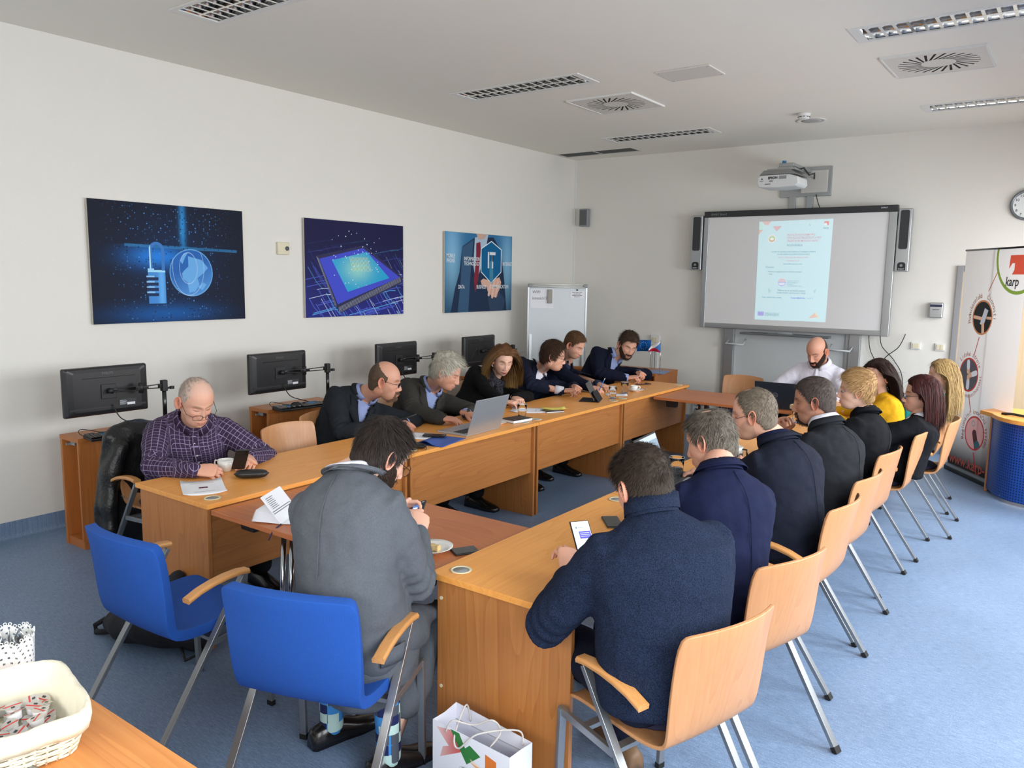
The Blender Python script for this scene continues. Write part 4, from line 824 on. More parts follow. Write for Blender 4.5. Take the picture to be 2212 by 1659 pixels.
for _ in range(4): sm = [sm[0]]+[((sm[i-1][0]+sm[i][0]*2+sm[i+1][0])/4, (sm[i-1][1]+sm[i][1]*2+sm[i+1][1])/4) for i in range(1, len(sm)-1)]+[sm[-1]]
for i, p in enumerate(sm):
    if i: acc += math.hypot(p[0]-sm[i-1][0], p[1]-sm[i-1][1])
    for z in (.03, .70): vs.append((p[0], p[1], z)); us.append((acc/.0235, z/.0235))
me = bpy.data.meshes.new('perforated_panel'); me.from_pydata(vs, [], [(2*i, 2*i+2, 2*i+3, 2*i+1) for i in range(len(sm)-1)]); uv = me.uv_layers.new(name='uv')
for l in me.loops: uv.data[l.index].uv = us[l.vertex_index]
me.materials.append(perf); me.shade_smooth(); link(bpy.data.objects.new('perforated_panel', me), t)
MB().prism([(-.70, 8.17)]+[(x-.03*(1-i/len(sm)), y-.05) for i, (x, y) in enumerate(sm)][2:]+[(.45, 8.5), (-.55, 8.5)], .70, .735).build('desk_top', DW[0], t, bevel=.003)
MB().obox((-.60, 8.24, .35), (.013, 0, 0), (0, .06, 0), (0, 0, .35)).box(-.61, -.59, 8.2, 8.48, 0, .70).build('side_panel', DE[2], t)
MB().tube([(-.46, 7.87, .05), (-.46, 7.865, .05)], .01, 8).build('cap', WHITEP, t)
cable('black headset cable lying on the presenter desk', [(-.52, 8.02, .742), (-.45, 7.98, .752), (-.38, 7.95, .75), (-.28, 7.93, .745), (-.12, 7.9, .742)], .012)

# ------------------------------------------------------------------ people: builders
def vattr_mat(name, rough=.5, spec=.5, sss=0, sheen=0, bump=0, bscale=200):
    m = bpy.data.materials.new(name); m.use_nodes = True; N = m.node_tree.nodes; L = m.node_tree.links; b = N['Principled BSDF']
    a = N.new('ShaderNodeVertexColor'); a.layer_name = 'Col'; L.new(a.outputs['Color'], b.inputs['Base Color']); b.inputs['Roughness'].default_value = rough; b.inputs['Specular IOR Level'].default_value = spec
    if sss: b.inputs['Subsurface Weight'].default_value = sss; b.inputs['Subsurface Radius'].default_value = (.012, .005, .003); b.inputs['Subsurface Scale'].default_value = .6
    if bump:
        tc = N.new('ShaderNodeTexCoord'); nb = N.new('ShaderNodeTexNoise'); nb.inputs['Scale'].default_value = bscale; L.new(tc.outputs['Object'], nb.inputs['Vector']); bp = N.new('ShaderNodeBump'); bp.inputs['Strength'].default_value = bump; bp.inputs['Distance'].default_value = .004; L.new(nb.outputs['Fac'], bp.inputs['Height']); L.new(bp.outputs[0], b.inputs['Normal'])
    return m
SKIN = vattr_mat('skin', .48, .4, bump=.12, bscale=260); HAIRM = vattr_mat('hair', .62, .18)
EYEW = mat('eye_white', srgb(150, 132, 122), .35); IRIS = mat('iris', srgb(60, 50, 42), .2); LENS = mat('lens', (.97, .98, 1, 1), .02, trans=1, ior=1.05)
def cloth(name, col, var=.12, vs=30, bump=.35, bs=12, rough=.85, weave=0, sheen=.0, rib=0, check=None):
    m = bpy.data.materials.new(name); m.use_nodes = True; N = m.node_tree.nodes; L = m.node_tree.links; b = N['Principled BSDF']; b.inputs['Roughness'].default_value = rough; b.inputs['Specular IOR Level'].default_value = .12
    b.inputs['Sheen Weight'].default_value = sheen; b.inputs['Sheen Roughness'].default_value = .6
    tc = N.new('ShaderNodeTexCoord'); nz = N.new('ShaderNodeTexNoise'); nz.inputs['Scale'].default_value = vs if not weave else weave; nz.inputs['Detail'].default_value = 5; L.new(tc.outputs['Object'], nz.inputs['Vector'])
    mx = N.new('ShaderNodeMix'); mx.data_type = 'RGBA'; mx.inputs['A'].default_value = tuple(c*(1-var) for c in col[:3])+(1,); mx.inputs['B'].default_value = tuple(min(1, c*(1+var)+.0) for c in col[:3])+(1,); mr = N.new('ShaderNodeMapRange'); mr.inputs['From Min'].default_value = .38 if weave else 0; mr.inputs['From Max'].default_value = .62 if weave else 1; L.new(nz.outputs['Fac'], mr.inputs['Value']); L.new(mr.outputs['Result'], mx.inputs['Factor']); out = mx.outputs['Result']
    if check:                                               # woven window check following the body's own coordinates
        at = N.new('ShaderNodeAttribute'); at.attribute_name = 'weft'; fr = N.new('ShaderNodeVectorMath'); fr.operation = 'FRACTION'; L.new(at.outputs['Vector'], fr.inputs[0]); sp = N.new('ShaderNodeSeparateXYZ'); L.new(fr.outputs[0], sp.inputs[0]); mm = N.new('ShaderNodeMath'); mm.operation = 'MINIMUM'; L.new(sp.outputs[0], mm.inputs[0]); L.new(sp.outputs[1], mm.inputs[1])
        l_ = N.new('ShaderNodeMath'); l_.operation = 'LESS_THAN'; l_.inputs[1].default_value = .095; L.new(mm.outputs[0], l_.inputs[0]); m2 = N.new('ShaderNodeMix'); m2.data_type = 'RGBA'; L.new(l_.outputs[0], m2.inputs['Factor']); L.new(out, m2.inputs['A']); m2.inputs['B'].default_value = check; out = m2.outputs['Result']
    L.new(out, b.inputs['Base Color'])
    n1 = N.new('ShaderNodeTexNoise'); n1.inputs['Scale'].default_value = bs; n1.inputs['Detail'].default_value = 3; L.new(tc.outputs['Object'], n1.inputs['Vector'])
    bp = N.new('ShaderNodeBump'); bp.inputs['Strength'].default_value = bump; bp.inputs['Distance'].default_value = .03; L.new(n1.outputs['Fac'], bp.inputs['Height']); nrm = bp.outputs[0]
    n2 = N.new('ShaderNodeTexNoise'); n2.inputs['Scale'].default_value = 420; L.new(tc.outputs['Object'], n2.inputs['Vector']); b2 = N.new('ShaderNodeBump'); b2.inputs['Strength'].default_value = .35 if not rib else .7; b2.inputs['Distance'].default_value = .002; L.new(nrm, b2.inputs['Normal']); L.new(n2.outputs['Fac'], b2.inputs['Height']); nrm = b2.outputs[0]
    if rib:
        wv = N.new('ShaderNodeTexWave'); wv.inputs['Scale'].default_value = rib; wv.inputs['Distortion'].default_value = .6; wv.bands_direction = 'X'; at = N.new('ShaderNodeAttribute'); at.attribute_name = 'weft'; L.new(at.outputs['Vector'], wv.inputs['Vector'])
        b3 = N.new('ShaderNodeBump'); b3.inputs['Strength'].default_value = .5; b3.inputs['Distance'].default_value = .003; L.new(nrm, b3.inputs['Normal']); L.new(wv.outputs['Fac'], b3.inputs['Height']); nrm = b3.outputs[0]
    L.new(nrm, b.inputs['Normal']); return m

def voxel(mb, size, it=3, fac=.5):
    me = bpy.data.meshes.new('tmp'); me.from_pydata(mb.v, [], mb.f); o = bpy.data.objects.new('tmp', me); C.objects.link(o)
    r = o.modifiers.new('r', 'REMESH'); r.mode = 'VOXEL'; r.voxel_size = size
    s = o.modifiers.new('s', 'SMOOTH'); s.factor = fac; s.iterations = it
    bpy.context.view_layer.update(); dg = bpy.context.evaluated_depsgraph_get(); m2 = bpy.data.meshes.new_from_object(o.evaluated_get(dg)); bpy.data.objects.remove(o); bpy.data.meshes.remove(me)
    n = len(m2.vertices); V = np.empty(n*3, np.float32); m2.vertices.foreach_get('co', V); V = V.reshape(-1, 3); NN = np.empty(n*3, np.float32); m2.vertices.foreach_get('normal', NN); NN = NN.reshape(-1, 3)
    F = [tuple(p.vertices) for p in m2.polygons]; bpy.data.meshes.remove(m2); return V, NN, F
def loft(b, pts, radii, up=None, n=14, cap=True):
    """tube with elliptical sections; radii: (side, thick) per point; up: reference thickness direction"""
    pts = [Vector(p) for p in pts]; rows = []
    for i, p in enumerate(pts):
        T = (pts[min(i+1, len(pts)-1)]-pts[max(i-1, 0)]).normalized(); U = Vector(up[i] if isinstance(up, list) else (up or (0, 0, 1)))
        if abs(T.dot(U)) > .95: U = Vector((1, 0, 0)) if abs(T.x) < .9 else Vector((0, 1, 0))
        Sd = T.cross(U).normalized(); U = Sd.cross(T); ra, rb = radii[i] if isinstance(radii[i], tuple) else (radii[i], radii[i])
        rows.append([p+Sd*ra*math.cos(2*PI*k/n)+U*rb*math.sin(2*PI*k/n) for k in range(n)])
    def dome(row, c, d, r): 
        out = []
        for f_, h_ in ((.86, .5), (.5, .87)): out.append([c+(q-c)*f_+d*r*h_ for q in row])
        return out
    if cap:
        T0 = (pts[0]-pts[1]).normalized(); T1 = (pts[-1]-pts[-2]).normalized(); r0 = min(radii[0]) if isinstance(radii[0], tuple) else radii[0]; r1 = min(radii[-1]) if isinstance(radii[-1], tuple) else radii[-1]
        rows = dome(rows[0], pts[0], T0, r0)[::-1]+rows+dome(rows[-1], pts[-1], T1, r1)
    n0 = len(b.v); b.grid(rows, closed=True); m_ = len(rows); b.f += [tuple(n0+k for k in range(n))[::-1], tuple(n0+(m_-1)*n+k for k in range(n))]; b.mi += [0, 0]
    return b
def obj_arrays(name, V, F, m, parent, cols=None, smooth=True, weft=None):
    me = bpy.data.meshes.new(name); me.from_pydata(V.tolist() if hasattr(V, 'tolist') else V, [], F); me.materials.append(m)
    if smooth: me.shade_smooth()
    if cols is not None:
        ca = me.color_attributes.new('Col', 'FLOAT_COLOR', 'POINT'); a = np.ones((len(V), 4), np.float32); a[:, :3] = cols; ca.data.foreach_set('color', a.ravel())
    if weft is not None:
        at = me.attributes.new('weft', 'FLOAT_VECTOR', 'POINT'); at.data.foreach_set('vector', np.asarray(weft, np.float32).ravel())
    return link(bpy.data.objects.new(name, me), parent)

# ---- head: star shaped surface around the eye level, +y is the face
def head_grid(nt=64, nphi=104):
    u = np.linspace(0, 1, nt); th = PI*(.42*u+.58*u**1.7); ph = np.linspace(0, 2*PI, nphi, endpoint=False)
    T_, P__ = np.meshgrid(th, ph, indexing='ij'); D = np.stack([np.sin(T_)*np.cos(P__), np.cos(T_), np.sin(T_)*np.sin(P__)], -1); return D
HD = head_grid(); HT, HP = HD.shape[:2]
ELL = [((0, -.016, .026), (.0765, .098, .094)), ((0, .014, -.03), (.066, .070, .074)), ((0, .034, -.070), (.046, .050, .047)), ((0, -.03, -.03), (.066, .075, .08))]
def head_base(fem=0, wide=1.0, chin=0):
    R = []
    ell = [(c, r) for c, r in ELL]
    if fem: ell[2] = ((0, .034, -.066), (.038, .046, .044))
    if chin: ell[2] = ((0, .034+chin*.3, -.072), (.050, .054, .048+chin))
    for c, r in ell:
        c, r = np.array(c), np.array(r); d = HD/r; o_ = -c/r; A = (d*d).sum(-1); B = (d*o_).sum(-1); Cc = (o_*o_).sum()-1; disc = B*B-A*Cc; t_ = np.where(disc > 0, (-B+np.sqrt(np.maximum(disc, 0)))/A, 0); R.append(np.maximum(t_, .001))
    R = np.stack(R); p = 14; r = (np.power(R/.1, p).sum(0))**(1/p)*.1*.985; P = HD*r[..., None]; P[..., 0] *= wide
    return P
def face_features(P, fem=0, nose=1.0):
    x, y, z = P[..., 0], P[..., 1], P[..., 2]; fr = np.clip((y-.02)/.03, 0, 1); ax_ = np.abs(x); g = lambda cx, cz, sx, sz: np.exp(-((ax_-cx)/sx)**2-((z-cz)/sz)**2)
    d = np.zeros_like(x)
    d += -.0125*g(.031, .004, .018, .013)+.0055*g(.031, .0, .012, .0085)            # sockets and lids
    d += (.0045 if not fem else .002)*g(.026, .024, .024, .008)                     # brows
    d += -.006*g(0, .012, .006, .01)*0
    zn = np.interp(z, [-.052, -.046, -.040, -.030, -.012, .006, .02, .03], [0, .3, .92, 1, .62, .34, .14, 0]); wn = np.interp(z, [-.05, -.038, -.02, .01, .03], [.0145, .014, .0105, .0075, .010])
    d += .025*nose*zn*np.exp(-(ax_/wn)**2*1.1); d += .009*g(.0125, -.040, .006, .007)  # nose and wings
    d += .0035*g(.045, -.022, .016, .018); d += -.002*g(.05, -.058, .014, .02)
    d += .0065*g(0, -.0615, .020, .0055)+.0075*g(0, -.0735, .017, .006)-.0045*g(0, -.0672, .026, .0022)+.003*g(0, -.07, .03, .02)
    d += -.004*g(0, -.083, .02, .005)+.006*g(0, -.100, .018, .012)
    P = P.copy(); P[..., 1] += d*fr; return P
def grid_faces(nt, nphi): return [(i*nphi+j, (i+1)*nphi+j, (i+1)*nphi+(j+1) % nphi, i*nphi+(j+1) % nphi) for i in range(nt-1) for j in range(nphi)]
HF = grid_faces(HT, HP)
def hmask(P, hl=.072, side=-.008, nape=-.08, temple=.035, patches=(), soft=.010):
    x, y, z = P[..., 0], P[..., 1], P[..., 2]; a = np.degrees(np.arctan2(y, np.abs(x)+1e-6))
    zb = np.interp(a, [-90, -50, -32, -14, -4, 8, 22, 45, 62, 90], [nape, nape+.004, -.045, -.02, side+.012, side, temple, hl-.006, hl, hl+.002]); m_ = np.clip((z-zb)/soft, 0, 1)
    for cx, cy, cz, r in patches: m_ = m_*np.clip((np.sqrt((x-cx)**2+(y-cy)**2+(z-cz)**2)-r)/max(.02, r*.9), 0, 1)
    return m_
def beard_mask(P, full=True):
    x, y, z = np.abs(P[..., 0]), P[..., 1], P[..., 2]; zl = np.interp(x, [0, .018, .026, .04, .056, .072], [-.083, -.083, -.064, -.052, -.034, .0]); m_ = np.clip((zl-z)/.006, 0, 1)*(y > -.012 + .0*z)
    mu = np.clip(1-np.abs(z+.0535)/.0075, 0, 1)*(x < .03)*(y > .05); m_ = np.maximum(m_, np.minimum(1, mu*2)); 
    if not full: m_ = m_*(x < .034)*(y > .03)
    return np.clip(m_, 0, 1)
def ribbons(P0, dirs, nrm, length, width, K=4, bend=None, cols=None, push=None, grav=0, wob=0):
    """vectorised hair ribbons; returns verts, faces, colours"""
    n = len(P0); pts = np.zeros((n, K+1, 3)); p = P0.copy(); d = dirs.copy(); nr = nrm.copy(); pts[:, 0] = p; st = (length/K)[:, None]; side0 = np.cross(d, nr); side0 /= np.linalg.norm(side0, axis=1, keepdims=True)+1e-9; S = np.zeros((n, K+1, 3)); S[:, 0] = side0; ph = RNG.random(n)*6.28
    for k in range(1, K+1):
        if grav: d = d+np.array([0, 0, -1.0])*grav; d /= np.linalg.norm(d, axis=1, keepdims=True)
        dd = d+side0*(wob*np.sin(ph+k*1.1))[:, None] if wob else d
        p = p+dd*st
        if push is not None: p = push(p)
        pts[:, k] = p; S[:, k] = side0
    wk = np.array([1-.75*(k/K)**2 for k in range(K+1)])[None, :, None]*width[:, None, None]/2
    V = np.stack([pts-S*wk, pts+S*wk], 2).reshape(-1, 3); base = np.arange(n)[:, None]*(K+1)*2+np.arange(K)[None, :]*2; F = np.stack([base, base+1, base+3, base+2], -1).reshape(-1, 4)
    cc = np.repeat(cols, (K+1)*2, axis=0); return V, F, cc

GLASSK = 0
def build_head(root, T, hs, c):
    """T: head matrix (scaled); c: config"""
    fem = c.get('fem', 0); P = head_base(fem, c.get('wide', 1.0), c.get('chin', 0)); P = face_features(P, fem, c.get('nose', 1.0)); flat = P.reshape(-1, 3)
    x, y, z = flat.T; ax_ = np.abs(x); g = lambda cx, cz, sx, sz: np.exp(-((ax_-cx)/sx)**2-((z-cz)/sz)**2)*(y > .03)
    sk = np.array(c['skin'][:3]); col = np.tile(sk, (len(flat), 1)); mixc = lambda w_, cc: col.__setitem__(slice(None), col*(1-w_[:, None])+np.array(cc)[:3]*w_[:, None])
    mixc(np.clip(.30*g(.042, -.03, .02, .02)+.35*g(0, -.035, .013, .014), 0, 1), sk*np.array([1.08, .72, .66]))
    lip = c.get('lips', tuple(sk*np.array([.86, .55, .52]))); mixc(np.clip(1.2*g(0, -.0672, .022, .0085), 0, 1)*(np.abs(z+.0672) < .011), lip); mixc(np.clip(1.3*g(0, -.0672, .024, .0016), 0, .85), sk*.28)
    hc = np.array(c['hair'][0][:3]); br = np.array(c.get('brow', c['hair'][0])[:3])
    mixc(np.clip(1.3*np.exp(-((ax_-.031)/.017)**4-((z-.0235-.003*np.cos((ax_-.031)*90))/.0038)**2)*(y > .03), 0, 1)*.8, br)
    mixc(np.clip(1.25*np.exp(-((ax_-.031)/.0135)**4-((z+.003-.0022*((ax_-.031)/.0135)**2)/.0020)**2)*(y > .03), 0, 1)*.9, (.03, .02, .018))
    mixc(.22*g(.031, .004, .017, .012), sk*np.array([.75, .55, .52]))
    if c.get('stubble'): mixc(beard_mask(flat)*c['stubble'], br*.9)
    m0 = hmask(flat, patches=[q[:4] for q in c.get('patches', ())], **c.get('line', {})); mixc(m0*c.get('cover', .9), hc*.8)
    if c.get('patches') and c.get('fuzz', 0): mixc(hmask(flat, **c.get('line', {}))*c['fuzz'], hc)
    # ears, neck and head joined into the body arrays
    V = [flat]; F = list(HF); Cc = [col]; n = len(flat); F.append(tuple(range(HP))[::-1] if False else tuple((HT-1)*HP+j for j in range(HP)))
    for s in (-1, 1):
        rows = []; prof = [(0, 0, .0), (.55, .5, .004), (.78, .75, .002), (.86, .86, .010), (1.0, 1.0, .012), (1.02, 1.02, .004), (.8, .8, -.006), (.5, .5, -.012)]
        for a_, b_, h_ in prof:
            r = []
            for k in range(18):
                an = 2*PI*k/18; lob = 1-.25*max(0, -math.sin(an)); r.append((s*(.0735*c.get('wide', 1)+h_+.010*(1-.0)*a_*max(0, -math.cos(an))*1.2), -.013+.0185*a_*math.cos(an)*lob+.004*math.sin(an)*a_*-1, -.008+.034*b_*math.sin(an)))
            rows.append(r)
        E_ = np.array(rows).reshape(-1, 3); k0 = n; V.append(E_); q = [(k0+i*18+j, k0+(i+1)*18+j, k0+(i+1)*18+(j+1) % 18, k0+i*18+(j+1) % 18) for i in range(len(prof)-1) for j in range(18)]; F += q; n += len(E_); ce = np.tile(sk*np.array([1.05, .80, .75]), (len(E_), 1)); ce[:18] *= .5; ce[18:36] *= .75; Cc.append(ce)
    V = np.concatenate(V); Cc = np.concatenate(Cc)
    def W(pts): a = np.asarray(pts); Mx = np.array(T); return a@Mx[:3, :3].T+Mx[:3, 3]
    # eyes
    if c.get('open'):
        for s in (-1, 1):
            e = MB().lathe([(0, -.010), (.006, -.0085), (.0095, -.003), (.0098, 0), (.0095, .003), (.006, .0085), (0, .010)], 14); sp = np.array(e.v); 
            sp = sp@np.array([[1, 0, 0], [0, 0, 1], [0, 1, 0]]).T; ep = np.array([s*.031, c.get('eye_y', .0705), -.0015]); o = obj_arrays('eye', W(sp*np.array([1, 1, .8])+ep), e.f, EYEW, root)
            if c.get('open'):
                b = MB().lathe([(0, .0098), (.0035, .0094), (.0062, .0080)], 12); sp2 = np.array(b.v)@np.array([[1, 0, 0], [0, 0, 1], [0, 1, 0]]).T+ep+np.array([0, .0006, -.001]); obj_arrays('iris', W(sp2), b.f, IRIS, o)
    # hair shell and strands
    hb = head_base(fem, c.get('wide', 1.0)); hb2 = hb.reshape(-1, 3); x, y, z = hb2.T; nrm = hb2-np.array([0, -.01, 0]); nrm /= np.linalg.norm(nrm, axis=1, keepdims=True)
    c1, c2 = [np.array(q[:3]) for q in c['hair']]
    if c.get('style') != 'none':
        mk = hmask(hb2, patches=[q[:4] for q in c.get('patches', ())], **c.get('line', {})); tt, ts = c.get('thick', (.018, .006)); topw = np.clip((z-.02)/.06, 0, 1); th = (ts+(tt-ts)*topw)
        nzv = np.array([mnoise.noise(Vector((p[0]*38+c['seed'], p[1]*38, p[2]*38))) for p in hb2]); nz2 = np.array([mnoise.noise(Vector((p[0]*130+c['seed'], p[1]*130, p[2]*60))) for p in hb2])
        off = np.where(mk > .02, th*mk**.8*(1+.25*nzv+.22*nz2), -.003); SV = hb2+nrm*off[:, None]; vis = mk > .001; Fk = [f for f in HF if vis[f[0]] or vis[f[1]] or vis[f[2]] or vis[f[3]]]
        colr = c1*(.5+.5*nz2[:, None]).clip(0, 1)+c2*(.5-.5*nz2[:, None]).clip(0, 1); ho = obj_arrays('hair', W(SV), Fk, HAIRM, root, colr*.8) if not c.get('noshell') else root
        ns = c.get('strands', 500 if c.get('long') else 2600); cand = np.where((mk > .25) & (np.arange(len(hb2)) >= HP*2))[0]
        area_ = np.linalg.norm(hb2[cand], axis=1)*np.sqrt(np.clip(1-(hb2[cand][:, 1]/.1)**2, .05, 1)); area_ = area_*mk[cand]; pick = RNG.choice(cand, ns, p=area_/area_.sum()); rp = SV[pick]+RNG.normal(0, .0016, (ns, 3)); nr = nrm[pick]
        crown = np.array(c.get('crown', (.01, -.06, .10))); d = rp-crown; fwdw = c.get('comb', (0, .4, -.15)); d = d/np.linalg.norm(d, axis=1, keepdims=True)+np.array(fwdw)+RNG.normal(0, c.get('mess', .22), (ns, 3)); d -= nr*(d*nr).sum(1, keepdims=True); d /= np.linalg.norm(d, axis=1, keepdims=True)
        ln = (c.get('len', .022)+.010*topw[pick])*RNG.uniform(.6, 1.25, ns)*(.5+.5*mk[pick]); lift = c.get('lift', .03 if c.get('long') else .18); d2 = d+nr*lift; d2 /= np.linalg.norm(d2, axis=1, keepdims=True)
        rv, rf, rc = ribbons(rp-nr*.002, d2, nr, ln, RNG.uniform(.0016, .0034, ns)*c.get('sw', 1.0), 3, cols=c1+(c2-c1)*RNG.random((ns, 1)), grav=0)
        obj_arrays('hair_strands', W(rv), [tuple(f) for f in rf.tolist()], HAIRM, ho, rc)['kind'] = 'stuff'
    if c.get('long'):
        Lh, nl = c['long'], c.get('nlong', 3600); mk = hmask(hb2, **c.get('line', {})); part = c.get('part', 0.0); cand = np.where((mk > .5) & (z > -.02))[0]; ar = np.linalg.norm(hb2[cand], axis=1)*np.sqrt(np.clip(1-(hb2[cand][:, 1]/.1)**2, .05, 1)); pick = RNG.choice(cand, nl, p=ar/ar.sum()); rp = hb2[pick]+RNG.normal(0, .003, (nl, 3)); nr = nrm[pick]; rp = rp+nr*.004
        sd = np.where(rp[:, 0] > part, 1., -1.); d = np.stack([sd*1.0, -.35+0*sd, -.4+0*sd], 1)+RNG.normal(0, .12, (nl, 3)); d -= nr*(d*nr).sum(1, keepdims=True); d /= np.linalg.norm(d, axis=1, keepdims=True); vol = c.get('vol', 1.18)
        fl = RNG.uniform(.97, 1.12, nl)*vol; tuck = c.get('tuck', 9)
        def push(p):
            q = p-np.array([0, -.022, .0]); e = np.array([.082, .098, .115]); k = np.sqrt(((q/e)**2).sum(1)); f_ = np.where(k < fl, fl/np.maximum(k, 1e-3), 1); low = q[:, 2] < -.02; f2 = np.where(low & (k < 1.5*fl), np.maximum(f_*.985, 1), f_)
            out = q*np.where(low, 1+(f2-1)*.6, f_)[:, None]; face = (out[:, 1] > .055) & (np.abs(out[:, 0]) < .062); out[:, 0] = np.where(face, np.sign(out[:, 0]+1e-6)*.064, out[:, 0]); out[:, 1] = np.where(face, np.minimum(out[:, 1], .075), out[:, 1]); out[:, 1] = np.where(p[:, 2] < .035, np.minimum(out[:, 1], tuck+.03*np.clip((p[:, 2]+.02)/.055, 0, 1)), out[:, 1])
            return out+np.array([0, -.022, .0])
        rv, rf, rc = ribbons(rp, d, nr, Lh*RNG.uniform(.75, 1.1, nl), RNG.uniform(.0025, .0055, nl), 12, cols=c1+(c2-c1)*(RNG.random((nl, 1))**1.0), grav=.30, push=push, wob=c.get('wave', .18))
        if 'tips' in c: kk = np.tile(np.repeat(np.arange(13)/12, 2), nl)[:, None]; rc = rc*(1-kk**1.5)+np.array(c['tips'][:3])*(kk**1.5)*(.7+.6*np.repeat(RNG.random((nl, 1)), 26, axis=0))
        obj_arrays('hair_lengths', W(rv), [tuple(f) for f in rf.tolist()], HAIRM, root, rc)['kind'] = 'stuff'
    if c.get('beard'):
        full = c['beard'] != 'goatee'; fb_ = face_features(hb if not c.get('chin') else head_base(fem, c.get('wide', 1.0), c.get('chin', 0)), fem, c.get('nose', 1)).reshape(-1, 3); bm = beard_mask(fb_, full); nb = fb_-np.array([0, .0, -.03]); nb /= np.linalg.norm(nb, axis=1, keepdims=True); th = c.get('beard_t', .007); off = np.where(bm > .02, th*bm, -.003); BV = fb_+nb*off[:, None]
        bc1 = np.array(c.get('beardc', c['hair'][0])[:3]); Fk = [f for f in HF if bm[f[0]] > .02 or bm[f[1]] > .02 or bm[f[2]] > .02 or bm[f[3]] > .02]; bo = obj_arrays('beard', W(BV), Fk, HAIRM, root, np.tile(bc1*.8, (len(BV), 1)))
        cand = np.where(bm > .4)[0]; n_ = 900; pick = RNG.choice(cand, n_); rp = BV[pick]+RNG.normal(0, .002, (n_, 3)); d = np.tile(np.array([0, .25, -1.]), (n_, 1))+nb[pick]*.5+RNG.normal(0, .3, (n_, 3)); d /= np.linalg.norm(d, axis=1, keepdims=True)
        rv, rf, rc = ribbons(rp, d, nb[pick], RNG.uniform(.006, .012, n_), RNG.uniform(.001, .002, n_), 2, cols=bc1*RNG.uniform(.7, 1.5, (n_, 1))); obj_arrays('beard_strands', W(rv), [tuple(f) for f in rf.tolist()], HAIRM, bo, rc)['kind'] = 'stuff'
    if c.get('glasses'):
        gy, gz, gc = c.get('gpos', (.094, -.004, 0)); b = MB(); lens = MB(); gm = c['glasses']
        for s in (-1, 1):
            ring = []
            for k in range(20):
                a = 2*PI*k/20; cx_, sx_ = math.cos(a), math.sin(a); e = 2.8 if c.get('grect') else 2.0; rr = (abs(cx_)**e+abs(sx_)**e)**(-1/e); ring.append((s*.032+.0235*rr*cx_, gy-.006*abs(s*.032+.0235*rr*cx_)/.05, gz+(.0155 if c.get('grect') else .021)*rr*sx_))
            b.tube(ring+[ring[0], ring[1]], .0013, 6, cap=False); lens.add(ring, [tuple(range(20))])
            b.tube([(s*.056, gy-.008, gz+.006), (s*.077, gy-.035, gz+.007), (s*.082, -.012, .010), (s*.083, -.03, -.004)], .0013, 6)
        b.tube([(-.0095, gy, gz+.004), (0, gy+.002, gz+.007), (.0095, gy, gz+.004)], .0013, 6)
        go = obj_arrays('glasses', W(np.array(b.v)), b.f, gm, root); obj_arrays('lens', W(np.array(lens.v)), lens.f, LENS, go, smooth=False)
    return W(V), F, Cc

def hand_arrays(preset, size=.0033):
    P = {'relaxed': ((18, 28, 20), (.55, .75, -.35), 10), 'flat': ((8, 14, 10), (.7, .7, -.15), 5), 'type': ((22, 38, 25), (.5, .8, -.4), 15), 'hold': ((42, 55, 35), (.35, .75, -.75), 25), 'clasp': ((50, 62, 40), (.15, .95, -.45), 35), 'pinch': ((38, 50, 25), (.15, .9, -.7), 20)}[preset]
    b = MB(); curl, td, tb = P
    loft(b, [(0, -.03, 0), (0, 0, 0), (.002, .03, .0), (.002, .065, 0), (0, .092, -.002)], [(.027, .021), (.028, .020), (.037, .018), (.042, .0155), (.040, .012)], (0, 0, 1), 14)
    for j, (fx, fy, L_) in enumerate(((.031, .088, .072), (.0105, .094, .080), (-.0105, .089, .074), (-.031, .080, .058))):
        p = Vector((fx*.9, fy-.012, -.001)); pts = [p]; rad = [.0088]; a = 0; sp = (fx*.9)*2.6
        for k, (fr_, cu) in enumerate(zip((.45, .30, .25), curl)):
            a += math.radians(cu*(1+.06*j)); d = Vector((sp*(1-.4*k) if k == 0 else 0, math.cos(a), -math.sin(a))).normalized(); l_ = L_*fr_+(.012 if k == 0 else 0)
            p = p+d*l_; pts.append(p); rad.append((.0080, .0073, .0060)[k]*(1 if j < 3 else .88))
        loft(b, pts, rad, (1, 0, 0), 10)
    p = Vector((.022, .018, -.006)); d = Vector(td).normalized(); pts = [p]; rad = [.015]
    for k, l_ in enumerate((.046, .034, .026)):
        p = p+d*l_; pts.append(p); rad.append((.0125, .0105, .0082)[k]); d = (d+Vector((-.25, .35, -.12 if tb > 8 else 0))*(tb/40+.2)).normalized()
    loft(b, pts, rad, (0, 0, 1), 10)
    V, NN, F = voxel(b, size, 1, .5); return V, F
HANDS = {}
def hand(preset):
    if preset not in HANDS: HANDS[preset] = hand_arrays(preset)
    return HANDS[preset]

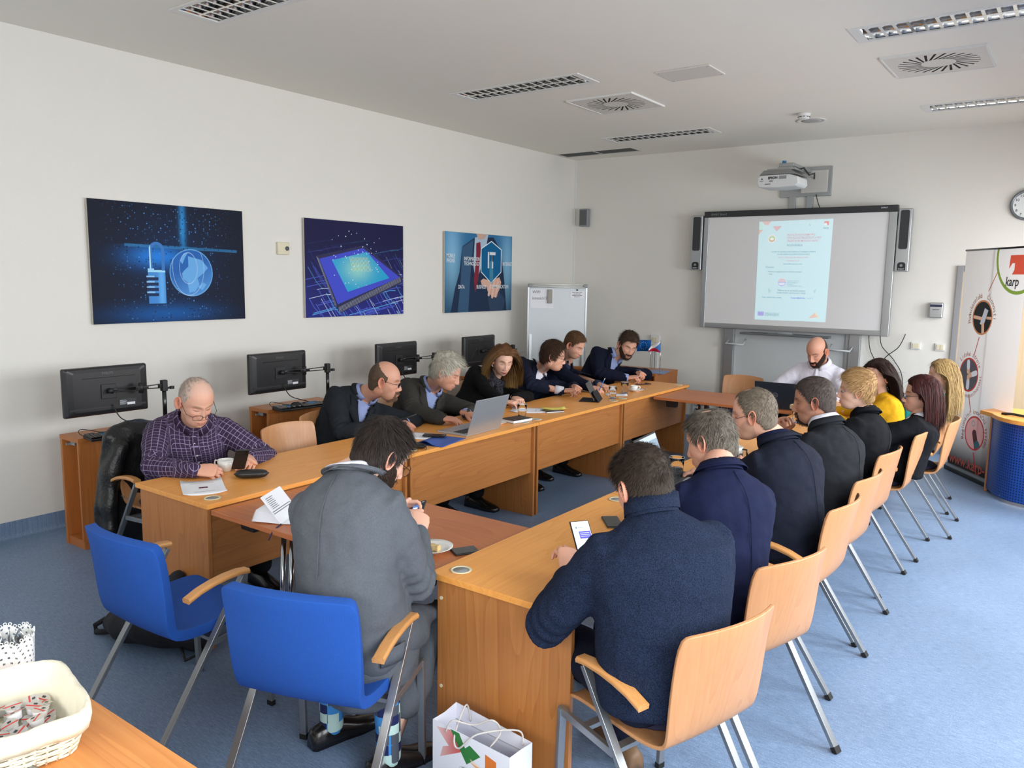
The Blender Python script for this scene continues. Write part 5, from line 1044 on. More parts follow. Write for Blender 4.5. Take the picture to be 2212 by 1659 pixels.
# torso sections: t, half width, half depth, forward shift
SEC_M = [(-.16, .165, .12, .0), (-.08, .185, .14, .0), (.0, .190, .148, .0), (.15, .182, .148, .008), (.32, .178, .142, .012), (.5, .188, .136, .008), (.62, .196, .134, .002), (.72, .198, .126, -.002), (.80, .188, .112, -.004), (.87, .160, .096, -.004), (.93, .118, .082, .0), (1.0, .074, .066, .006), (1.05, .062, .060, .01)]
SEC_F = [(-.16, .165, .12, .0), (-.08, .185, .14, .0), (.0, .185, .145, .0), (.15, .165, .13, .004), (.32, .145, .115, .006), (.5, .158, .125, .014), (.60, .170, .140, .026), (.72, .170, .120, .008), (.80, .162, .098, -.002), (.87, .135, .084, -.002), (.93, .098, .070, .0), (1.0, .062, .055, .006), (1.05, .052, .050, .01)]
class Torso:
    def __init__(s, pel, N, pyaw, cyaw, sc_, fem, fat=1.0, hunch=.05):
        s.P, s.N, s.sc = Vector(pel), Vector(N), sc_; s.a = Vector((math.cos(pyaw), math.sin(pyaw), 0)); s.b = Vector((math.cos(cyaw), math.sin(cyaw), 0)); s.sec = np.array(SEC_F if fem else SEC_M); s.fat = fat
        s.Cp = s.P*.5+s.N*.5+Vector((0, 0, .05))-(s.a+s.b)/2*(hunch+.02)
    def path(s, t): 
        if t < 0: return s.P+(s.P-s.path(.05))*(-t/.05)*.6+Vector((0, 0, t*.2))
        u = min(t, 1.1); return s.P*(1-u)**2+s.Cp*2*u*(1-u)+s.N*u*u
    def frame(s, t):
        T = (s.path(t+.02)-s.path(t-.02)).normalized(); f = (s.a*(1-min(1, max(0, t)))+s.b*min(1, max(0, t))); f = (f-T*f.dot(T)).normalized(); sd = f.cross(T); return T, f, sd    # sd: the person's right
    def surf(s, t, ang, off=0, k=1.0):
        """ang 0 = front, +90 = the person's right"""
        w_, d_, fw_ = [np.interp(t, s.sec[:, 0], s.sec[:, i])*s.sc for i in (1, 2, 3)]; w_ *= s.fat*k if t < .8 else k; d_ *= s.fat*k if t < .8 else k
        T, f, sd = s.frame(t); return s.path(t)+f*(fw_+math.cos(ang)*(d_+off))+sd*math.sin(ang)*(w_+off)
    def add(s, b, t0, t1, k=1.0, n=26, m=14, off=0):
        rows = [[s.surf(t, -2*PI*j/n, off, k) for j in range(n)] for t in np.linspace(t0, t1, m)]; n0 = len(b.v); b.grid(rows, closed=True); b.f += [tuple(n0+j for j in range(n))[::-1], tuple(n0+(m-1)*n+j for j in range(n))]; b.mi += [0, 0]; return b
    def shoulder(s, side): T, f, sd = s.frame(.78); return s.path(.745)+sd*side*.156*s.sc*(.9 if s.sec[3, 1] < .17 else 1)
def ik(A, Bw, hint, l1, l2):
    A, Bw, hint = Vector(A), Vector(Bw), Vector(hint); d = Bw-A; L_ = d.length
    if L_ > (l1+l2)*.995: k = L_/(l1+l2)*1.01; l1 *= k; l2 *= k
    d.normalize(); a = (l1*l1-l2*l2+L_*L_)/(2*L_); h_ = math.sqrt(max(1e-6, l1*l1-a*a)); v = hint-(A+d*a); v -= d*v.dot(d); v.normalize(); return A+d*a+v*h_
def setweft(o, nc):
    me = o.data; at = me.attributes.new('weft', 'FLOAT_VECTOR', 'POINT'); at.data.foreach_set('vector', np.array([((k % nc)*.55+.3, (k//nc)*.9+.4, 0) for k in range(len(me.vertices))], np.float32).ravel()); return o
def person(label, c):
    s = c['s']; root = thing('person', label, 'person', (c['pel'][0], c['pel'][1], 0)); inv = np.array([c['pel'][0], c['pel'][1], 0]); fem = c.get('fem', 0)
    R = math.radians; T_ = Torso(c['pel'], c['N'], R(c.get('pyaw', c['cyaw'])), R(c['cyaw']), s, fem, c.get('fat', 1.0), c.get('hunch', .05)); vx = c.get('vox', .013)
    loc = lambda A: (np.asarray(A, dtype=float)-inv)
    # head matrix
    hy, hp, hr = [R(v) for v in c['head'][1]]; hc = Vector(c['head'][0]); hs = s*c.get('hsc', 1.0)
    Rm = Matrix.Rotation(hy-PI/2, 4, 'Z')@Matrix.Rotation(-hp, 4, 'X')@Matrix.Rotation(hr, 4, 'Y'); TM = Matrix.Translation(hc-Vector(inv))@Rm@Matrix.Scale(hs, 4)
    hV, hF, hC = build_head(root, TM, hs, c)
    sk = np.array(c['skin'][:3]); bodyV = [hV]; bodyF = list(hF); bodyC = [hC]; n = len(hV)
    def join(V, F, col):
        nonlocal n; bodyV.append(np.asarray(V, float)); bodyF.extend(tuple(i+n for i in f) for f in F); n += len(V); bodyC.append(np.tile(col, (len(V), 1)))
    nb = hc+Rm.to_3x3()@Vector((0, -.028, -.055))*hs; b = MB(); N_ = T_.path(1.0); T1, f1, sd1 = T_.frame(.98); low = T_.path(.93)+f1*.0
    rn = .056*s if not fem else .046*s; loft(b, [low-T1*.03, N_, (N_+nb)/2, nb, nb+(nb-N_).normalized()*.03], [(rn*1.5, rn*1.2), (rn*1.12, rn*1.1), (rn, rn), (rn*.98, rn*1.02), (rn*.9, rn*.95)], tuple(f1), 20); join(loc(b.v), b.f, sk*.97)
    b = MB(); T_.add(b, -.1, .96, .86, 18, 9); join(loc(b.v), b.f, sk)
    # arms
    arms = {}; lu, lf = .295*s, .262*s
    for side, key in ((1, 'R'), (-1, 'L')):
        A = T_.shoulder(side); W_, D, U, pre = c['hand'+key]; W_ = Vector(W_); E_ = ik(A, W_, c['el'+key], lu, lf); arms[key] = (A, E_, W_); D = Vector(D).normalized(); U = Vector(U); U = (U-D*U.dot(D)).normalized(); X = D.cross(U)
        V, F = hand(pre); V = V.copy()*s*c.get('handsc', 1.0)
        if key == 'R': V[:, 0] *= -1; F = [f[::-1] for f in F]
        M3 = np.array([X, D, U]).T; join(loc(V@M3.T+np.array(W_)), F, sk*np.array([1.0, .93, .9]))
        b = MB(); loft(b, [A, E_, W_+D*.0], [.04*s, .034*s, .024*s], None, 10); join(loc(b.v), b.f, sk)
    # legs
    pf = T_.a; prt = Vector((pf.y, -pf.x, 0)); legs = []
    for k, side in ((0, 1), (1, -1)):
        hip = T_.P+prt*side*.095*s-Vector((0, 0, .02)); kn = c.get('knees'); knee = Vector(kn[k]) if kn else hip+pf*.43*s+prt*side*.04*s+Vector((0, 0, .0)); fk = c.get('feet'); ank = Vector(fk[k]) if fk else Vector((knee.x, knee.y, .10))+pf*(-.03 if side > 0 else .06)
        legs.append((hip, knee, ank)); b = MB(); loft(b, [hip, knee, ank], [.06*s, .045*s, .03*s], None, 10); join(loc(b.v), b.f, sk)
        sf = c.get('footyaw', None); fd = Vector((math.cos(R(sf)), math.sin(R(sf)), 0)) if sf is not None else pf
        rows = []; 
        for u, w_, h_, z0 in ((-.085, .022, .05, .0), (-.075, .034, .07, 0), (-.02, .036, .085, 0), (.04, .038, .075, 0), (.10, .045, .052, 0), (.15, .043, .042, 0), (.185, .028, .032, 0), (.195, .012, .022, .004)):
            cs = ank+fd*u*s; sdv = Vector((fd.y, -fd.x, 0)); rows.append([Vector((cs.x, cs.y, 0))+sdv*w_*s*math.cos(a)+Vector((0, 0, z0+.003+(h_*s if math.sin(a) > 0 else .0)*math.sin(a)**.7 if math.sin(a) > 0 else z0+.003)) for a in np.linspace(0, 2*PI, 16, endpoint=False)])
        sb = MB(); sb.grid(rows, closed=True); sb.f += [tuple(range(16))[::-1], tuple(len(sb.v)-16+j for j in range(16))]; obj_arrays('shoe', loc(sb.v), sb.f, c.get('shoe', SHOE), root)
        if c.get('sock'): 
            sb = MB(); loft(sb, [ank+Vector((0, 0, .20))-pf*.01, ank+Vector((0, 0, .08)), ank-Vector((0, 0, .03))], [.045*s, .042*s, .042*s], tuple(pf), 16); 
            sv = np.array(sb.v); so = obj_arrays('sock', loc(sb.v), sb.f, c['sock'], root)
    obj_arrays('body', np.concatenate(bodyV), bodyF, SKIN, root, np.concatenate(bodyC))
    b = MB(); 
    for hip, knee, ank in legs: loft(b, [hip-pf*.03, (hip+knee)/2, knee, (knee*.5+ank*.5), (ank+Vector((0, 0, .03))) if not c.get('sock') else (knee*.30+ank*.70)], [(.096*s, .09*s), (.085*s, .08*s), (.068*s, .07*s), (.062*s, .062*s), (.058*s, .06*s)], tuple(Vector((0, 0, 1))), 14)
    T_.add(b, -.12, .12, .84, 18, 5); V, NN, F = voxel(b, .016, 3); 
    nzv = np.array([mnoise.noise(Vector(p)*11) for p in V.tolist()]); V = V+NN*(nzv*.009)[:, None]; obj_arrays('trousers', loc(V), F, c.get('trouser', TROUSER), root)
    # upper garment
    def garment(name, m, t0, k, r, v_open=None, sleeves=True, off=0, vox=None, fold=.006, cuff=0.0):
        b = MB(); T_.add(b, t0, 1.0 if not fem else .98, k, 28, 18, off)
        for key in ('R', 'L'):
            A, E_, W_ = arms[key]; We = E_+(W_-E_)*(1-cuff); A2 = T_.path(.76)+(A-T_.path(.76))*.45
            loft(b, [A2, A, A+(E_-A)*.35, A+(E_-A)*.75, E_, E_+(We-E_)*.35, E_+(We-E_)*.75, We], [r[0]*s*.85, r[0]*s*.97, r[0]*s*.93, r[1]*s*1.02, r[1]*s, r[1]*s*.98, r[2]*s*1.08, r[2]*s], None, 16)
        for key in ('R', 'L'): A = arms[key][0]; loft(b, [T_.path(.93), T_.path(.86)*.55+A*.45, A*.85+T_.path(.8)*.15], [.058*s, .064*s, .060*s], None, 14)
        if c.get('skirt'):
            p_ = T_.P; dx, dy = c['skirt']; loft(b, [p_+Vector((0, 0, .16)), p_+Vector((dx*.4, dy*.4, .04)), p_+Vector((dx*.8, dy*.8, -.06)), p_+Vector((dx, dy, -.115))], [(.18*s, .15*s), (.186*s, .17*s), (.186*s, .185*s), (.186*s, .185*s)], tuple(T_.a), 24)
        V, NN, F = voxel(b, vox or vx, 8); nz = np.array([mnoise.noise(Vector((p[0]*9+c['seed'], p[1]*9, p[2]*14)))+.6*mnoise.noise(Vector((p[0]*22, p[1]*22+c['seed'], p[2]*30))) for p in V.tolist()])
        V = V.astype(float); fo = np.full(len(V), fold)
        for key in ('R', 'L'):                               # stronger creases round the elbows and armpits
            A, E_, W_ = [np.array(q) for q in arms[key]]
            for cpt, amp, rr in ((E_, .011, .09), (A*.75+np.array(T_.path(.6))*.25, .004, .10)):
                dd = np.linalg.norm(V-cpt, axis=1); axs = (W_-A)/np.linalg.norm(W_-A); ph = (V-cpt)@axs; wob = np.array([mnoise.noise(Vector(p)*6) for p in V.tolist()]); V += NN*((np.sin(ph*150+wob*6)*amp*.55*s)*np.exp(-(dd/rr)**2))[:, None]
        V += NN*(nz*fo)[:, None]
        Pn = np.array([T_.path(t) for t in np.linspace(0, 1, 21)]); Fr = [T_.frame(t) for t in np.linspace(0, 1, 21)]; dd = ((V[:, None, :]-Pn[None])**2).sum(-1); idx = dd.argmin(1); tt = idx/20
        f_ = np.array([q[1] for q in Fr])[idx]; sd_ = np.array([q[2] for q in Fr])[idx]; tn = np.array([q[0] for q in Fr])[idx]; rel = V-Pn[idx]; cf = (rel*f_).sum(1); cs = (rel*sd_).sum(1); tt = tt+(rel*tn).sum(1)/max(.3, (T_.N-T_.P).length)
        weft = np.stack([np.where(np.abs(cf) > np.abs(cs)*.3, cs, cf)/.026, tt*.62/.026, np.zeros(len(V))], 1)
        for key in ('R', 'L'):
            A, E_, W_ = [np.array(q) for q in arms[key]]
            for p0, p1 in ((A, E_), (E_, W_)):
                d_ = p1-p0; L_ = np.linalg.norm(d_); d_ = d_/L_; u = (V-p0)@d_; q = V-p0-u[:, None]*d_; rad_ = np.linalg.norm(q, axis=1); on = (u > -.02) & (u < L_+.03) & (rad_ < .085*s) & (np.abs(cs) > .12*s); e1 = np.cross(d_, [0, 0, 1.]); e1 /= np.linalg.norm(e1); e2 = np.cross(d_, e1); an = np.arctan2(q@e2, q@e1)
                weft[on] = np.stack([an[on]*.055/.026, u[on]/.026, 0*u[on]], 1)
        if v_open:
            tv, wv = v_open; wlim = np.clip((tt-tv)/(1-tv), 0, 1)**.85*wv*s; kill = (cf > .0) & (tt > tv) & (np.abs(cs) < wlim); F = [f for f in F if not all(kill[i] for i in f)]
        return obj_arrays(name, loc(V), F, m, root, weft=weft)
    kind = c['outfit']; col = c.get('top')
    def strip(name, m, pts_in, pts_out, parent=root, th=.004):
        b = MB(); b.grid([pts_in, pts_out]); b.v = [tuple(p) for p in loc(b.v)]; return setweft(b.build(name, m, parent, smooth=True, solid=th), len(pts_in))
    def collar(name, m, r0, r1, h_, a_open, drop, t=1.0, fold=True, par=root):
        T, f, sd = T_.frame(.98); c0 = T_.path(t)+f*.004; nd = (nb-T_.path(1.0)).normalized(); rows = []
        for rr, hh in ([(r0, -.012), (r0*.97, h_), (r0*1.06, h_+.002), (r1, 0)] if fold else [(r0, -.012), (r0*.97, h_)]):
            row = []
            for a in np.linspace(a_open, 2*PI-a_open, 25):
                fr = max(0, math.cos(a)); p = c0+(f*math.cos(a)*1.08+sd*math.sin(a)*1.12)*rr*s+nd*(hh-drop*fr*(1 if rr > r0 or hh < h_ else .6))*s; row.append(p)
            rows.append(row)
        b = MB(); b.grid(rows); b.v = [tuple(p) for p in loc(b.v)]; return setweft(b.build(name, m, par, smooth=True, solid=.003), len(rows[0]))
    if kind == 'jacket':
        vo = c.get('v', (.40, .062)); J = garment('jacket', c['jacket'], c.get('hem', -.09), 1.0, (.073, .060, .044), vo, cuff=.03, fold=c.get('fold', .006))
        b = MB(); T_.add(b, -.05, .95, .90, 24, 12); obj_arrays('shirt', loc(b.v), b.f, c['shirt'], root)
        def edge(t, u, off): 
            wv = min(1, max(0, (t-vo[0])/(1-vo[0])))**.85*vo[1]*s; x_ = (wv+u*s); w_ = np.interp(t, T_.sec[:, 0], T_.sec[:, 1])*s; return x_/max(w_, .05), off
        for side in (1, -1):
            pi, po = [], []
            for t in np.linspace(vo[0]-.02, .93, 16):
                for u, L_ in ((-.010, pi), (min(.062, .008+.15*(t-vo[0]))*(1 if t < .80 else .62), po)):
                    r_, o_ = edge(t, u, 0); L_.append(T_.surf(t, side*math.asin(max(-.99, min(.99, r_))), .011+.004))
            strip('lapel', c['jacket'], pi, po, J)
        collar('jacket_collar', c['jacket'], .078, .094, .030, .95, .05, .975, par=J); collar('shirt_collar', c['shirt'], .066, .084, .040, .35, .035)
        for key in ('R', 'L'):
            A, E_, W_ = arms[key]; d_ = (W_-E_).normalized(); b = MB(); loft(b, [W_-d_*.06*s, W_-d_*.02*s, W_+d_*.010*s, W_+d_*.010*s], [.036*s, .037*s, .036*s, .028*s], None, 16, cap=False); obj_arrays('cuff', loc(b.v), b.f, c['shirt'], root)
        sm_ = MB().tube([T_.surf(t, PI, .0045) for t in np.linspace(-.1, .93, 16)], .0016, 6); obj_arrays('back_seam', loc(sm_.v), sm_.f, c['jacket'], J)
        if c.get('tie'): strip('tie', c['tie'], [T_.surf(t, -.13-.0*t, .0, .97) for t in np.linspace(.3, .95, 10)], [T_.surf(t, .13, .0, .97) for t in np.linspace(.3, .95, 10)])
        if c.get('buttons'):
            for t in (.5, .65, .8):
                p = T_.surf(t, 0, .002, .94); T, f, sd = T_.frame(t); b = MB().tube([p, p+f*.003], .006, 10); obj_arrays('button', loc(b.v), b.f, WHITEP, root)
        if c.get('pocket'):
            sgn, t = c['pocket']; q = lambda t_, a_: T_.surf(t_, a_, .02); p4 = [[q(t+dt, sgn*(1.75+da)) for da in np.linspace(-.30, .28, 8)] for dt in (.0, -.055, -.10)]; b = MB().grid(p4); b.v = [tuple(p) for p in loc(b.v)]; b.build('pocket_flap', c['jacket'], J, smooth=True, solid=.005)
    elif kind == 'shirt':
        garment('shirt', col, -.12, 1.0, (.075, .058, .043), None, cuff=.02, fold=.007); collar('shirt_collar', col, .066, .088, .042, .28, .045)
        for t in (.35, .5, .65, .8):
            p = T_.surf(t, 0, .004); T, f, sd = T_.frame(t); b = MB().tube([p, p+f*.004], .0055, 10); obj_arrays('button', loc(b.v), b.f, WHITEP, root)
        pl = [T_.surf(t, -.085, .0035) for t in np.linspace(.05, .95, 14)]; pr_ = [T_.surf(t, .085, .0035) for t in np.linspace(.05, .95, 14)]; strip('placket', col, pl, pr_, th=.003)
    elif kind == 'sweater':
        J = garment('sweater', col, c.get('hem', -.09), c.get('k', 1.0), c.get('arm', (.076, .062, .044)), c.get('v'), cuff=.03, fold=c.get('fold', .005))
        if c.get('collar') == 'high': collar('high_collar', col, .070, .074, .055, .18, .02, fold=True, par=J)
        elif c.get('collar') == 'white': collar('shirt_collar', c['shirt'], .062, .080, .03, .5, .05)
        elif c.get('collar') == 'round': collar('neckband', col, .066, .068, .018, .0, .02, fold=False, par=J)
    return root, T_, arms, loc
SHOE = mat('black_shoe', srgb(22, 20, 20), .25, coat=.3); TROUSER = cloth('dark_trousers', srgb(20, 21, 26), bump=.25)

# ------------------------------------------------------------------ people: who sits where
SK1, SK2, SK3, SK4 = srgb(216, 166, 142), srgb(202, 150, 126), srgb(224, 180, 158), srgb(182, 132, 108)
H_ = lambda a, b: (srgb(*a), srgb(*b))
PLAID = cloth('plaid_shirt', srgb(62, 48, 72), .25, 40, .3, 14, check=srgb(150, 140, 170)); WSHIRT = cloth('white_shirt', srgb(222, 222, 234), .03, 40, .4, 14, .7); BSHIRT = cloth('blue_shirt', srgb(146, 160, 204), .05, 60, .3, 14, .7); DSHIRT = cloth('dark_shirt', srgb(40, 50, 74), .1, 60, .3, 14, .8)
CHARJ = cloth('charcoal_jacket', srgb(36, 40, 45), .15, 200, .35, 10); GREENJ = cloth('grey_green_jacket', srgb(58, 57, 54), .2, 200, .35, 10); NAVYJ = cloth('navy_jacket', srgb(26, 31, 48), .15, 200, .3, 10); NAVY2 = cloth('navy_dark_jacket', srgb(19, 23, 42), .12, 200, .3, 10)
NAVY3 = cloth('bright_navy_jacket', srgb(22, 28, 56), .12, 260, .3, 10); NAVY4 = cloth('slate_navy_jacket', srgb(27, 31, 44), .12, 260, .35, 10); DGREYJ = cloth('dark_grey_jacket', srgb(32, 34, 38), .15, 260, .35, 10); BLACKJ = cloth('black_jacket', srgb(17, 18, 22), .12, 200, .3, 10)
GREYJ = cloth('grey_suit', srgb(92, 97, 104), .06, 10, .35, 9, weave=170); KNIT = cloth('blue_knit', srgb(32, 42, 64), .5, 30, .3, 12, weave=330, rib=9); BLACKC = cloth('black_cardigan', srgb(18, 18, 20), .15, 60, .3, 12)
TEAL = cloth('teal_blouse', srgb(22, 122, 118), .12, 20, .5, 10, .5); YEL = cloth('mustard_sweater', srgb(214, 160, 30), .08, 30, .35, 12); SCARF = cloth('patterned_scarf', srgb(52, 52, 58), .95, 90, .6, 30, weave=120)
BLKFR, DKFR, REDFR = mat('black_frames', srgb(24, 22, 24), .3), mat('dark_metal_frames', srgb(60, 50, 50), .3, .5), mat('red_brown_frames', srgb(90, 28, 30), .35)
SUITT = cloth('grey_trousers', srgb(88, 93, 100), .06, 10, .3, 9, weave=170); JEANS = cloth('dark_jeans', srgb(22, 26, 42), .2, 60, .35, 14)
def sock_mat():
    m = bpy.data.materials.new('argyle_socks'); m.use_nodes = True; N = m.node_tree.nodes; L = m.node_tree.links; b = N['Principled BSDF']; b.inputs['Roughness'].default_value = .9
    tc = N.new('ShaderNodeTexCoord'); v = N.new('ShaderNodeTexVoronoi'); v.distance = 'CHEBYCHEV'; v.inputs['Scale'].default_value = 26; v.inputs['Randomness'].default_value = .15; L.new(tc.outputs['Object'], v.inputs['Vector'])
    r = N.new('ShaderNodeValToRGB'); r.color_ramp.interpolation = 'CONSTANT'; e = r.color_ramp.elements; e[0].color = srgb(24, 34, 88); e[0].position = 0; e[1].color = srgb(60, 140, 210); e[1].position = .3
    for p, c in ((.5, srgb(190, 220, 214)), (.68, srgb(78, 84, 96)), (.85, srgb(20, 26, 50))): q = e.new(p); q.color = c
    L.new(v.outputs['Color'], r.inputs[0]); L.new(r.outputs[0], b.inputs['Base Color']); return m
SOCK = sock_mat(); BROWNSH = mat('tan_shoe', srgb(120, 92, 66), .5)
U = (0, 0, 1)
